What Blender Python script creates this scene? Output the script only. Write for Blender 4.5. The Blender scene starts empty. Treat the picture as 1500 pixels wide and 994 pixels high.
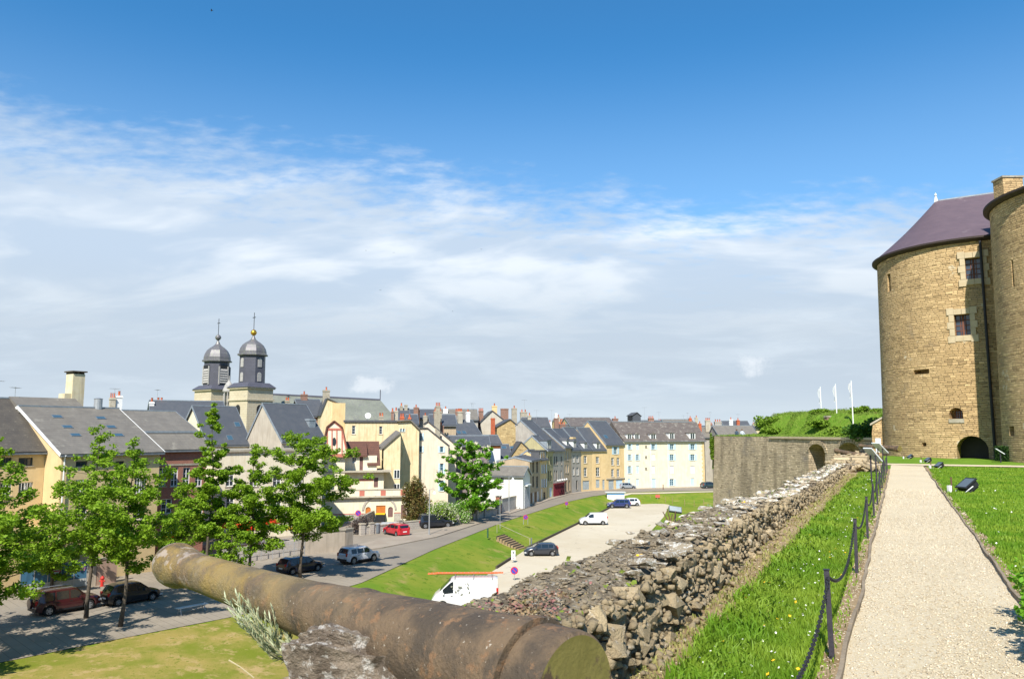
import bpy, bmesh, math, random
import numpy as np
from mathutils import Vector, Matrix, noise
from mathutils.geometry import tessellate_polygon
S = bpy.context.scene
COL = S.collection
R = math.radians
sin, cos, pi = math.sin, math.cos, math.pi
# ------------------------------------------------------------------ camera
F = 1144.0
HC = 1.7
PITCH = math.atan(135.0 / F)
cd = bpy.data.cameras.new('camera'); cam = bpy.data.objects.new('camera', cd); COL.objects.link(cam)
cam.location = (0, 0, HC); cam.rotation_euler = (pi/2 + PITCH, 0, 0)
cd.sensor_width = 36; cd.lens = F / 1500 * 36; cd.clip_start = .05; cd.clip_end = 20000
S.camera = cam
# ------------------------------------------------------------------ light
SUN_B, SUN_E = 193.0, 46.0           # bearing from +Y clockwise, elevation
sd = bpy.data.lights.new('sun', 'SUN'); so = bpy.data.objects.new('sun', sd); COL.objects.link(so)
sd.energy = 4.6; sd.angle = R(.53); sd.color = (1, .95, .86)
tos = Vector((sin(R(SUN_B))*cos(R(SUN_E)), cos(R(SUN_B))*cos(R(SUN_E)), sin(R(SUN_E))))
so.rotation_euler = tos.to_track_quat('Z', 'Y').to_euler()
S.view_settings.view_transform = 'Standard'; S.view_settings.look = 'None'
S.view_settings.exposure = .74; S.view_settings.gamma = 1
W = bpy.data.worlds.new('World'); S.world = W; W.use_nodes = True

class NT:
    def __init__(s, tree): s.t = tree; s.n = tree.nodes; s.l = tree.links
    def __call__(s, typ, **kw):
        nd = s.n.new(typ); ins = kw.pop('i', {})
        for k, v in kw.items(): setattr(nd, k, v)
        for k, v in ins.items():
            if isinstance(v, tuple) and len(v) == 2 and hasattr(v[0], 'outputs'): s.l.new(v[0].outputs[v[1]], nd.inputs[k])
            elif hasattr(v, 'outputs'): s.l.new(v.outputs[0], nd.inputs[k])
            else: nd.inputs[k].default_value = v
        return nd
    def m(s, op, a, b=0.0, c=None, clamp=False):
        i = {0: a, 1: b}
        if c is not None: i[2] = c
        return s('ShaderNodeMath', operation=op, use_clamp=clamp, i=i)
    def ss(s, x, a, b):        # smoothstep a..b -> 0..1
        return s('ShaderNodeMapRange', interpolation_type='SMOOTHSTEP', i={0: x, 1: a, 2: b, 3: 0., 4: 1.})
    def mix(s, f, a, b, mode='MIX'):
        nd = s.n.new('ShaderNodeMix'); nd.data_type = 'RGBA'; nd.blend_type = mode
        for k, v in ((0, f), (6, a), (7, b)):
            if isinstance(v, tuple) and hasattr(v[0], 'outputs'): s.l.new(v[0].outputs[v[1]], nd.inputs[k])
            elif hasattr(v, 'outputs'): s.l.new((v.outputs[2] if v.bl_idname == 'ShaderNodeMix' else v.outputs[0]), nd.inputs[k])
            else: nd.inputs[k].default_value = (v if not isinstance(v, tuple) or len(v) == 4 else v + (1,))
        return nd
def col(n): return (n, 2) if n.bl_idname == 'ShaderNodeMix' else (n, 0)

wt = W.node_tree; wt.nodes.clear(); n = NT(wt)
sky = n('ShaderNodeTexSky', sky_type='NISHITA', sun_disc=False, sun_elevation=R(SUN_E), sun_rotation=R(SUN_B), altitude=200, air_density=1.0, dust_density=.25, ozone_density=3.0)
tc = n('ShaderNodeTexCoord'); nrm = n('ShaderNodeVectorMath', operation='NORMALIZE', i={0: (tc, 0)})
sep = n('ShaderNodeSeparateXYZ', i={0: nrm})
zc = n.m('MAXIMUM', (sep, 2), .0); zd = n.m('ADD', zc, .17)
cu = n.m('DIVIDE', (sep, 0), zd); cv = n.m('DIVIDE', (sep, 1), zd)
az = n.m('ARCTAN2', (sep, 0), (sep, 1))
pv = n('ShaderNodeCombineXYZ', i={0: cu, 1: cv})
rot = n('ShaderNodeMapping', i={0: pv}); rot.inputs['Rotation'].default_value = (0, 0, R(32)); rot.inputs['Scale'].default_value = (.9, 1.35, 1)
warp = n('ShaderNodeTexNoise', i={0: rot, 2: .7, 3: 3.})
wv = n('ShaderNodeVectorMath', operation='MULTIPLY_ADD', i={0: (warp, 1), 1: (1.0, 1.0, 0), 2: rot})
n1 = n('ShaderNodeTexNoise', i={0: wv, 2: 1.1, 3: 10., 4: .62})
n2 = n('ShaderNodeTexNoise', i={0: wv, 2: 4.6, 3: 6., 4: .6})
n3 = n('ShaderNodeTexNoise', i={0: rot, 2: .42, 3: 3.})
pack = n('ShaderNodeMapping', i={0: pv}); pack.inputs['Rotation'].default_value = (0, 0, R(-20)); pack.inputs['Scale'].default_value = (1, 1.6, 1)
n4 = n('ShaderNodeTexNoise', i={0: pack, 2: 13., 3: 4., 4: .55})
# coverage falls with height; the bank reaches higher on the left of the view
top = n.m('SUBTRACT', (sep, 2), n.m('MULTIPLY', az, -.06))
cov = n('ShaderNodeMapRange', i={0: top, 1: .365, 2: .20, 3: -.34, 4: .47})
den = n.m('ADD', n.m('ADD', n.m('MULTIPLY', (n1, 0), .85), n.m('MULTIPLY', (n3, 0), .55)), n.m('ADD', n.m('MULTIPLY', (n2, 0), .44), n.m('MULTIPLY', (n4, 0), .46)))
den = n.m('ADD', den, cov)
mask = n.ss(den, 1.03, 1.50)
mask = n.m('MULTIPLY', mask, .96)
mask = n.m('MULTIPLY', mask, n.ss((sep, 2), .50, .36))
# thin high veil over everything in the lower half, grey hazy bank at the horizon
low = n.ss((sep, 2), .24, .09)
lown = n('ShaderNodeTexNoise', i={0: nrm, 2: 3.2, 3: 5.})
lmask = n.m('MULTIPLY', low, n.m('ADD', .84, n.m('MULTIPLY', (lown, 0), .22)), clamp=True)
veil = n.m('MULTIPLY', n.ss((sep, 2), .47, .24), .16)
blue = n.mix(1.0, (sky, 0), (.33, .86, 1.10, 1), 'MULTIPLY')
CW = (5.6, 6.0, 6.4, 1); CG = (3.5, 4.1, 4.75, 1)
c0 = n.mix(veil, col(blue), CW)
shade = n('ShaderNodeTexNoise', i={0: wv, 2: 1.7, 3: 5.})
cw = n.mix(n.ss((shade, 0), .42, .62), (3.6, 4.35, 5.3, 1), CW)
c1 = n.mix(mask, col(c0), col(cw))
lowc = n.mix(n.ss((n1, 0), .45, .72), CG, (4.3, 4.9, 5.5, 1))
horiz = n.mix(n.ss((sep, 2), .07, -.01), col(lowc), (4.1, 4.7, 5.15, 1))
c2 = n.mix(n.m('MULTIPLY', lmask, n.ss((sep, 2), .26, .17)), col(c1), col(horiz))
# two small cumulus puffs low down
def puff(c2, a0, e0, ra, re, seed):
    dx = n.m('DIVIDE', n.m('SUBTRACT', az, a0), ra); dy = n.m('DIVIDE', n.m('SUBTRACT', (sep, 2), e0), re)
    rr = n.m('SQRT', n.m('ADD', n.m('MULTIPLY', dx, dx), n.m('MULTIPLY', dy, dy)))
    pn = n('ShaderNodeTexNoise', noise_dimensions='4D', i={0: nrm, 1: seed, 2: 30., 3: 8., 4: .7})
    mm = n.ss(n.m('ADD', rr, n.m('MULTIPLY', n.m('SUBTRACT', (pn, 0), .5), 3.4)), 1.0, .1)
    mm = n.m('MULTIPLY', mm, n.ss(rr, 1.5, .8))
    return n.mix(n.m('MULTIPLY', mm, .55), col(c2), (6.0, 6.3, 6.6, 1))
c2 = puff(c2, R(17.1), .083, .024, .017, 1.0); c2 = puff(c2, R(-10.2), .060, .032, .014, 5.0)
bg = n('ShaderNodeBackground', i={0: col(c2), 1: .10})
n.l.new(bg.outputs[0], n('ShaderNodeOutputWorld').inputs[0])

# ------------------------------------------------------------------ projection helpers (used to measure where things stand)
fwd = Vector((0, cos(PITCH), sin(PITCH))); upv = Vector((0, -sin(PITCH), cos(PITCH)))
O = Vector((0, 0, HC))
def ray(px, py): return Vector((1, 0, 0))*((px-750)/F) + upv*((497-py)/F) + fwd
def P(px, py, Y):
    d = ray(px, py); return O + d*(Y/d.y)
def G(px, py, z):
    d = ray(px, py); return O + d*((z-HC)/d.z)
def XY(px, Y, py=632): p = P(px, py, Y); return (p.x, p.y)
def bdir(b): return Vector((sin(R(b)), cos(R(b)), 0))
# ------------------------------------------------------------------ materials
MATS = {}
def mat(name, c, c2=None, scale=3.0, amt=.5, rough=.85, bump=.0, bscale=20., kind=None, metal=0., coat=0., spec=.3, c3=None, **kw):
    if name in MATS: return MATS[name]
    m = bpy.data.materials.new(name); m.use_nodes = True; t = m.node_tree; t.nodes.clear(); n = NT(t)
    out = n('ShaderNodeOutputMaterial'); b = n('ShaderNodeBsdfPrincipled')
    b.inputs['Roughness'].default_value = rough; b.inputs['Metallic'].default_value = metal
    b.inputs['Coat Weight'].default_value = coat; b.inputs['Specular IOR Level'].default_value = spec
    n.l.new(b.outputs[0], out.inputs[0])
    tcn = n('ShaderNodeTexCoord'); vec = (tcn, 3)
    c = tuple(c)+(1,); c2 = (tuple(c2)+(1,)) if c2 else tuple(x*.7 for x in c[:3])+(1,)
    a = n('ShaderNodeTexNoise', i={0: vec, 2: scale, 3: 8., 4: .6})
    f = n.ss((a, 0), .5-.22/max(amt, .2)*.5, .5+.22/max(amt, .2)*.5)
    color = n.mix(f, c, c2); height = None
    if kind == 'streak':      # rain-streaked render
        mp = n('ShaderNodeMapping', i={0: vec}); mp.inputs['Scale'].default_value = (1.6, 1.6, .16)
        st = n('ShaderNodeTexNoise', i={0: mp, 2: 2.2, 3: 6.})
        color = n.mix(n.m('MULTIPLY', n.ss((st, 0), .46, .75), kw.get('st', .6)), col(color), c3+(1,) if c3 else c2)
        fi = n('ShaderNodeTexNoise', i={0: vec, 2: 26., 3: 5.})
        color = n.mix(n.m('MULTIPLY', n.ss((fi, 0), .55, .72), .25), col(color), tuple(x*.72 for x in c[:3])+(1,))
    if kind in ('rows', 'brick', 'rubble'):
        sx = n('ShaderNodeSeparateXYZ', i={0: vec})
        if kw.get('cyl'):
            uu = n.m('MULTIPLY', n.m('ARCTAN2', (sx, 1), (sx, 0)), kw['cyl'])
        else: uu = n.m('ADD', (sx, 0), (sx, 1))
        bv = n('ShaderNodeCombineXYZ', i={0: uu, 1: (sx, 2)})
        if kind == 'rubble':
            w0 = n('ShaderNodeTexNoise', i={0: bv, 2: 1.1, 3: 3.})
            bv = n('ShaderNodeVectorMath', operation='MULTIPLY_ADD', i={0: (w0, 1), 1: (kw.get('warp', .25),)*3, 2: bv})
        bw, bh = kw.get('bw', .5), kw.get('bh', .25)
        bk = n('ShaderNodeTexBrick', offset=.5, i={0: bv, 1: (1, 1, 1, 1), 2: (0, 0, 0, 1), 3: (.5, .5, .5, 1)})
        bk.inputs['Scale'].default_value = 1.; bk.inputs['Mortar Size'].default_value = kw.get('ms', .012); bk.inputs['Mortar Smooth'].default_value = .6
        bk.inputs['Brick Width'].default_value = bw; bk.inputs['Row Height'].default_value = bh; bk.inputs['Bias'].default_value = 0
        tint = n('ShaderNodeSeparateColor', i={0: (bk, 0)})
        darker = tuple(x*kw.get('dk', .62) for x in c2[:3])+(1,)
        color = n.mix(n.m('MULTIPLY', (tint, 0), kw.get('tint', .5)), col(color), c2)
        color = n.mix(n.m('MULTIPLY', (bk, 1), kw.get('mort', .8)), col(color), tuple(kw.get('mc', darker[:3]))+(1,))
        height = n.m('SUBTRACT', n.m('MULTIPLY', (tint, 0), .5), (bk, 1))
    if kind == 'vor':
        sx = n('ShaderNodeSeparateXYZ', i={0: vec})
        uu = n.m('MULTIPLY', n.m('ARCTAN2', (sx, 1), (sx, 0)), kw['cyl']) if kw.get('cyl') else n.m('ADD', (sx, 0), (sx, 1))
        w0 = n('ShaderNodeTexNoise', i={0: n('ShaderNodeCombineXYZ', i={0: uu, 1: (sx, 2)}), 2: 1.3, 3: 4.}); w1 = n.m('MULTIPLY', n.m('SUBTRACT', (w0, 0), .5), kw.get('warp', .5))
        wz_ = n('ShaderNodeTexNoise', noise_dimensions='1D', i={'W': (sx, 2), 'Scale': 2.3, 'Detail': 3.})
        zz = n.m('ADD', n.m('ADD', (sx, 2), w1), n.m('MULTIPLY', (wz_, 0), kw.get('bh', .17)*1.6)); row = n.m('DIVIDE', zz, kw.get('bh', .17)); rf = n.m('FLOOR', row); fr_ = n.m('FRACT', row)
        hs_ = n('ShaderNodeTexWhiteNoise', noise_dimensions='1D', i={'W': rf}); xw = n.m('ADD', n.m('DIVIDE', uu, kw.get('bw', .42)), n.m('MULTIPLY', (hs_, 0), 57.))
        vo = n('ShaderNodeTexVoronoi', voronoi_dimensions='1D', feature='F1', i={'W': xw, 'Scale': 1.}); ve = n('ShaderNodeTexVoronoi', voronoi_dimensions='1D', feature='DISTANCE_TO_EDGE', i={'W': xw, 'Scale': 1.})
        tint = n('ShaderNodeSeparateColor', i={0: (vo, 1)}); hz_ = n.m('MULTIPLY', n.m('MINIMUM', fr_, n.m('SUBTRACT', 1., fr_)), kw.get('bh', .17)); vt_ = n.m('MULTIPLY', (ve, 0), kw.get('bw', .42))
        nj = n('ShaderNodeTexNoise', i={0: vec, 2: 9., 3: 3.}); dj = n.m('MINIMUM', hz_, vt_); jw = n.m('MULTIPLY', (nj, 0), kw.get('ms', .045))
        edge = n.m('SUBTRACT', 1., n('ShaderNodeMapRange', interpolation_type='SMOOTHSTEP', i={0: dj, 1: n.m('MULTIPLY', jw, .25), 2: jw, 3: 0., 4: 1.}), clamp=True)
        patch = n('ShaderNodeTexNoise', i={0: vec, 2: .45, 3: 5.}); ef = n.m('MULTIPLY', edge, n.m('ADD', kw.get('mort', .45), n.m('MULTIPLY', n.ss((patch, 0), .4, .65), kw.get('mort2', .4))), clamp=True)
        color = n.mix(n.m('MULTIPLY', (tint, 0), kw.get('tint', .7)), col(color), c2); color = n.mix(n.m('MULTIPLY', n.ss((tint, 1), .78, .9), .6), col(color), tuple(x*.5 for x in c2[:3])+(1,)); color = n.mix(n.m('MULTIPLY', n.ss((tint, 2), .80, .95), .5), col(color), tuple(min(1, x*1.35) for x in c[:3])+(1,))
        if kw.get('stain'):
            ms_ = n('ShaderNodeMapping', i={0: vec}); ms_.inputs['Scale'].default_value = (.55, .55, .11); sn_ = n('ShaderNodeTexNoise', i={0: ms_, 2: 1.1, 3: 6.}); color = n.mix(n.m('MULTIPLY', n.ss((sn_, 0), .48, .66), kw['stain']), col(color), tuple(x*.42 for x in c2[:3])+(1,))
        color = n.mix(ef, col(color), tuple(kw.get('mc', tuple(x*.45 for x in c2[:3])))+(1,)); height = n.m('SUBTRACT', n.m('MULTIPLY', (tint, 0), .5), n.m('MULTIPLY', edge, 1.2))
    if c3 and kind != 'streak':
        a3 = n('ShaderNodeTexNoise', i={0: vec, 2: kw.get('s3', scale*2.3), 3: 7., 4: .68})
        color = n.mix(n.ss((a3, 0), kw.get('t3', .56), kw.get('t3', .56)+kw.get('w3', .08)), col(color), tuple(c3)+(1,))
    if kw.get('c4'):
        a4 = n('ShaderNodeTexNoise', noise_dimensions='4D', i={0: vec, 1: 7.3, 2: kw.get('s4', scale*4), 3: 6., 4: .7})
        color = n.mix(n.ss((a4, 0), kw.get('t4', .62), kw.get('t4', .62)+.04), col(color), tuple(kw['c4'])+(1,))
    if kw.get('rnd'):         # each object a little different
        oi = n('ShaderNodeObjectInfo'); hs = n('ShaderNodeHueSaturation', i={4: col(color)})
        n.l.new(n.m('ADD', 1-kw['rnd'], n.m('MULTIPLY', (oi, 5), kw['rnd']*2)).outputs[0], hs.inputs[2]); color = hs
    n.l.new(color.outputs[2 if color.bl_idname == 'ShaderNodeMix' else 0], b.inputs[0])
    if bump:
        hn = n('ShaderNodeTexNoise', i={0: vec, 2: bscale, 3: 8., 4: .65})
        h = (hn, 0)
        if height: h = n.m('ADD', n.m('MULTIPLY', (hn, 0), .8), height)
        bp = n('ShaderNodeBump', i={'Height': h, 'Strength': bump}); bp.inputs['Distance'].default_value = kw.get('bd', .05)
        n.l.new(bp.outputs[0], b.inputs['Normal'])
    if kw.get('transl'):
        tr = n('ShaderNodeBsdfTranslucent'); n.l.new(color.outputs[2 if color.bl_idname == 'ShaderNodeMix' else 0], tr.inputs[0])
        mx = n('ShaderNodeMixShader', i={0: kw['transl']}); n.l.new(b.outputs[0], mx.inputs[1]); n.l.new(tr.outputs[0], mx.inputs[2]); n.l.new(mx.outputs[0], out.inputs[0])
    MATS[name] = m; return m
def glassm(name, c=(.03, .04, .05), rough=.06):
    return mat(name, c, c, rough=rough, spec=.8)
M = dict
cream = lambda k, c, c2=None, **kw: mat('render_'+k, c, c2, kind='streak', scale=.8, rough=.9, bump=.25, bscale=30, bd=.02, **kw)
slate = lambda k, c, c2, **kw: mat('slate_'+k, c, c2, kind='rows', bw=.34, bh=.16, ms=.012, scale=1.2, rough=.62, bump=.5, bscale=12, bd=.02, tint=.5, mort=.55, **kw)
# ------------------------------------------------------------------ mesh builder
class MB:
    def __init__(s): s.v = []; s.f = []
    def quad(s, *p):
        k = len(s.v); s.v += [tuple(q) for q in p]; s.f.append(tuple(range(k, k+len(p))))
    def box(s, x0, x1, y0, y1, z0, z1, M4=None):
        k = len(s.v); pts = [(x, y, z) for z in (z0, z1) for x, y in ((x0, y0), (x1, y0), (x1, y1), (x0, y1))]
        if M4: pts = [tuple(M4 @ Vector(p)) for p in pts]
        s.v += pts
        for f in ((3, 2, 1, 0), (4, 5, 6, 7), (0, 1, 5, 4), (1, 2, 6, 5), (2, 3, 7, 6), (3, 0, 4, 7)): s.f.append(tuple(k+i for i in f))
    def prism(s, poly, a, b):      # poly list of 3D points, extruded by vector b-a offset
        k = len(s.v); nn = len(poly); a = Vector(a); b = Vector(b)
        s.v += [tuple(Vector(p)+a) for p in poly] + [tuple(Vector(p)+b) for p in poly]
        s.f.append(tuple(range(k+nn-1, k-1, -1))); s.f.append(tuple(range(k+nn, k+2*nn)))
        for i in range(nn): j = (i+1) % nn; s.f.append((k+i, k+j, k+nn+j, k+nn+i))
    def tube(s, pts, rad, seg=8, cap=True):
        pts = [Vector(p) for p in pts]; k = len(s.v)
        if not isinstance(rad, (list, tuple)): rad = [rad]*len(pts)
        prev = None
        for i, p in enumerate(pts):
            d = (pts[min(i+1, len(pts)-1)] - pts[max(i-1, 0)]).normalized()
            a = prev if prev is not None else (Vector((0, 0, 1)) if abs(d.z) < .9 else Vector((1, 0, 0)))
            x = (a - d*a.dot(d)).normalized(); y = d.cross(x); prev = x
            for j in range(seg):
                t = 2*pi*j/seg; s.v.append(tuple(p + (x*cos(t)+y*sin(t))*rad[i]))
        for i in range(len(pts)-1):
            for j in range(seg):
                a = k+i*seg+j; b = k+i*seg+(j+1) % seg; s.f.append((a, b, b+seg, a+seg))
        if cap:
            s.f.append(tuple(k+j for j in range(seg))[::-1]); e = k+(len(pts)-1)*seg; s.f.append(tuple(e+j for j in range(seg)))
    def lathe(s, prof, c=(0, 0, 0), seg=16):
        k = len(s.v)
        for r, z in prof:
            for j in range(seg): t = 2*pi*j/seg; s.v.append((c[0]+r*cos(t), c[1]+r*sin(t), c[2]+z))
        for i in range(len(prof)-1):
            for j in range(seg): a = k+i*seg+j; b = k+i*seg+(j+1) % seg; s.f.append((a, b, b+seg, a+seg))
        s.f.append(tuple(k+j for j in range(seg))[::-1]); e = k+(len(prof)-1)*seg; s.f.append(tuple(e+j for j in range(seg)))
    def sheet(s, outline, holes, to3, rev):      # flat wall with openings; rev = inward vector of the reveals
        loops = [outline]+list(holes); ls = [[Vector((a, b, 0)) for a, b in L] for L in loops]
        tri = tessellate_polygon(ls); k = len(s.v)
        for L in loops: s.v += [tuple(to3(a, b)) for a, b in L]
        fl = [p for L in ls for p in L]
        for t in tri:
            a, b, c = (fl[i] for i in t)
            if (b-a).cross(c-a).z < 0: t = (t[0], t[2], t[1])
            s.f.append(tuple(k+i for i in t))
        rev = Vector(rev)
        for H in holes:
            P3 = [Vector(to3(a, b)) for a, b in H]
            for i in range(len(P3)):
                a, b = P3[i], P3[(i+1) % len(P3)]; s.quad(a, b, b+rev, a+rev)
    def build(s, name, m, parent=None, smooth=False, loc=None, rz=None):
        me = bpy.data.meshes.new(name); me.from_pydata(s.v, [], s.f)
        if m: me.materials.append(m)
        if smooth: me.polygons.foreach_set('use_smooth', [True]*len(me.polygons))
        me.update(); return link(name, me, parent, loc, rz)
def link(name, me, parent=None, loc=None, rz=None):
    o = bpy.data.objects.new(name, me); COL.objects.link(o)
    if parent: o.parent = parent
    if loc is not None: o.location = loc
    if rz is not None: o.rotation_euler = (0, 0, rz)
    return o
def raw(name, V, Fc, m, parent=None, smooth=False, nper=3):      # numpy mesh, nper corners per face
    me = bpy.data.meshes.new(name); V = np.asarray(V, np.float32).reshape(-1, 3); Fc = np.asarray(Fc, np.int32).reshape(-1, nper)
    me.vertices.add(len(V)); me.vertices.foreach_set('co', V.ravel())
    me.loops.add(Fc.size); me.loops.foreach_set('vertex_index', Fc.ravel())
    me.polygons.add(len(Fc)); me.polygons.foreach_set('loop_start', np.arange(len(Fc), dtype=np.int32)*nper)
    if smooth: me.polygons.foreach_set('use_smooth', np.ones(len(Fc), bool))
    me.materials.append(m); me.update(calc_edges=True); me.validate(); return link(name, me, parent)
def tag(o, label=None, cat=None, group=None, kind=None):
    if label: o['label'] = label
    if cat: o['category'] = cat
    if group: o['group'] = group
    if kind: o['kind'] = kind
    return o
def thing(name, label, cat, loc=(0, 0, 0), rz=0, group=None):
    return tag(link(name, None, None, loc, rz), label, cat, group)
def copy_tree(o, parent=None):
    c = o.copy(); COL.objects.link(c)
    if parent: c.parent = parent
    for ch in o.children: copy_tree(ch, c)
    return c
rnd = random.Random(4); nr = np.random.default_rng(4)
# ------------------------------------------------------------------ common materials
m_grass = mat('lawn_grass', (.11, .19, .018), (.19, .22, .03), scale=.22, amt=.7, c3=(.27, .23, .07), s3=.35, t3=.52, w3=.2, c4=(.10, .16, .015), s4=1.6, t4=.56, rough=1, bump=.6, bscale=9, spec=.05)
m_dry = mat('dry_lawn', (.29, .225, .065), (.15, .175, .02), scale=.22, amt=.9, c3=(.36, .26, .11), s3=.8, t3=.50, w3=.16, c4=(.17, .175, .03), s4=3.2, t4=.56, rough=1, bump=.6, bscale=9, spec=.05)
m_asph = mat('asphalt', (.25, .215, .17), (.205, .175, .14), scale=.3, amt=.4, c3=(.27, .245, .21), s3=1.2, t3=.6, rough=.9, bump=.2, bscale=40)
m_pave = mat('pavement', (.30, .255, .20), (.23, .195, .15), kind='brick', bw=.9, bh=10, scale=.4, rough=.9, tint=.15, ms=.04, bump=.1)
m_lot = mat('pale_gravel_lot', (.53, .465, .35), (.46, .39, .275), scale=.12, amt=.5, c3=(.46, .38, .27), s3=.35, t3=.57, w3=.12, c4=(.36, .30, .22), s4=.9, t4=.61, rough=1, bump=.3, bscale=30)
m_frame = mat('white_frame', (.72, .72, .70), (.6, .6, .58), rough=.5)
m_darkframe = mat('dark_frame', (.10, .09, .08), rough=.5)
m_glass = glassm('window_glass'); m_glassb = glassm('blue_glass', (.05, .10, .14))
m_shut = mat('pale_blue_shutter', (.50, .62, .68), (.42, .55, .62), rough=.7)
m_shutw = mat('white_shutter', (.72, .72, .74), (.62, .62, .66), rough=.7)
m_pot = mat('terracotta', (.52, .13, .05), (.38, .10, .05), rough=.8, rnd=.2)
m_brick = mat('red_brick', (.33, .12, .075), (.25, .085, .055), kind='brick', bw=.24, bh=.08, ms=.008, mc=(.38, .30, .25), scale=2, rough=.9, bump=.3)
m_brick2 = mat('old_brick', (.30, .14, .095), (.20, .11, .08), kind='brick', bw=.24, bh=.08, ms=.008, mc=(.3, .25, .2), scale=1.5, rough=.9, bump=.3, c3=(.22, .20, .17))
m_stack = mat('stone_stack', (.42, .38, .30), (.32, .28, .21), scale=1.5, c3=(.24, .2, .15), rough=.9, bump=.3, rnd=.2)
m_ystone = mat('yellow_stone', (.50, .38, .19), (.42, .30, .14), kind='vor', bw=.45, bh=.22, ms=.045, warp=.2, scale=.8, rough=.95, bump=.6, tint=.6, mort=.2, c3=(.30, .23, .13), s3=1.6, t3=.6)
m_zinc = mat('zinc', (.30, .34, .37), (.22, .25, .28), rough=.5, metal=.3)
m_gutter = mat('gutter', (.16, .18, .20), rough=.5)
m_white = mat('white_paint', (.76, .76, .74), (.68, .68, .66), rough=.6)
m_steel = mat('galvanised_steel', (.45, .46, .47), (.36, .37, .38), rough=.45, metal=.5)
m_black = mat('black_plastic', (.018, .018, .02), (.025, .025, .028), rough=.5)
m_wood = mat('brown_wood', (.16, .085, .045), (.11, .06, .03), rough=.8)
m_red = mat('red_paint', (.55, .035, .025), rough=.5)
S_slate = slate('blue', (.060, .068, .082), (.085, .09, .10), c3=(.12, .12, .12), s3=.7, t3=.6, w3=.2); S_grey = slate('grey', (.205, .185, .155), (.15, .135, .115), c3=(.25, .23, .19), s3=.8, t3=.58, w3=.15)
S_dark = slate('dark', (.10, .10, .105), (.075, .078, .085), c3=(.15, .14, .12), t3=.58)
S_moss = slate('moss', (.11, .095, .075), (.075, .065, .055), c3=(.30, .27, .2), s3=4., t3=.62)
S_brown = slate('brown', (.16, .135, .115), (.11, .09, .08), c3=(.21, .19, .16), s3=1.0, t3=.55)
S_tile = mat('brown_tile', (.17, .075, .05), (.11, .055, .04), kind='rows', bw=.25, bh=.28, ms=.03, scale=2, rough=.8, bump=.6, tint=.5, mort=.7)
C_cream = cream('cream', (.66, .50, .27), (.58, .43, .23), c3=(.44, .33, .18), st=.3)
C_yellow = cream('yellow', (.69, .58, .37), (.60, .48, .28), c3=(.40, .29, .15), st=.7)
C_pale = cream('pale', (.74, .67, .51), (.67, .59, .43), c3=(.56, .46, .29), st=.55)
C_white = cream('white', (.68, .575, .46), (.62, .52, .41), c3=(.50, .40, .29), st=.5)
C_grey = cream('grey', (.40, .37, .32), (.32, .29, .25), c3=(.22, .2, .17), st=.5)
C_tan = cream('tan', (.46, .36, .24), (.38, .29, .19), c3=(.26, .2, .14), st=.5)
C_ochre = cream('ochre', (.68, .50, .26), (.60, .43, .21), c3=(.40, .28, .15), st=.4)
# ================================================================== TERRAIN
ZS, ZL = -11.0, -12.5
def gp(lst, z): return [(lambda p: (p.x, p.y))(G(a, b, z)) for a, b in lst]
lawn_edge = [(-140, 1005), (0, 970), (165, 937), (330, 905), (440, 880), (530, 853), (635, 805), (735, 765), (830, 735), (868, 726.5), (905, 721.5), (960, 719.5), (1060, 718)]
LE = gp(lawn_edge, ZS)
low_poly = gp([(1062, 741), (960, 738), (905, 740), (893, 744), (875, 753), (771, 803.5), (727, 832), (640, 880)], ZL) + [(-8.5, 48), (-8.5, 30), (-6, -20), (70, -20), (90, 120), (90, 175)]
PAVE = LE + gp([(1060, 711), (915, 712.5), (852, 716), (776, 738), (700, 752), (600, 764)], ZS) + [(-22, 112), (-60, 95), (-75, 40)]
def seg_dist(px, py, poly, closed=True):
    d = np.full(px.shape, 1e9); nn = len(poly)
    for i in range(nn if closed else nn-1):
        ax, ay = poly[i]; bx, by = poly[(i+1) % nn]; ex, ey = bx-ax, by-ay
        t = np.clip(((px-ax)*ex+(py-ay)*ey)/(ex*ex+ey*ey+1e-9), 0, 1); d = np.minimum(d, np.hypot(px-ax-t*ex, py-ay-t*ey))
    return d
def inside(px, py, poly):
    r = np.zeros(px.shape, bool); nn = len(poly)
    for i in range(nn):
        ax, ay = poly[i]; bx, by = poly[(i+1) % nn]
        if ay == by: continue
        r ^= ((ay > py) != (by > py)) & (px < (bx-ax)*(py-ay)/(by-ay)+ax)
    return r
xs = np.concatenate([[-4000, -1500, -500, -200, -100], np.arange(-75, 92, .8), [110, 200, 500, 1500, 4000]])
ys = np.concatenate([[-3000, -500, -100], np.arange(-12, 215, .8), [250, 400, 900, 2500, 9000]])
XX, YY = np.meshgrid(xs, ys)
dl = seg_dist(XX, YY, low_poly); inl = inside(XX, YY, low_poly); ds = seg_dist(XX, YY, PAVE); inp = inside(XX, YY, PAVE)
fr = np.clip(dl/(dl+ds+1e-6)*1.12, 0, 1); fr = fr*fr*(3-2*fr)
ZZ = np.where(inl, ZL, np.where(inp, ZS-.02, ZL+(ZS-.02-ZL)*fr))
nx, ny = len(xs), len(ys); idx = np.arange(nx*ny).reshape(ny, nx)
quads = np.stack([idx[:-1, :-1], idx[:-1, 1:], idx[1:, 1:], idx[1:, :-1]], -1).reshape(-1, 4)
V = np.stack([XX, YY, ZZ], -1)
tag(raw('ground', V, quads, m_grass, smooth=True, nper=4), kind='structure')
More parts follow.
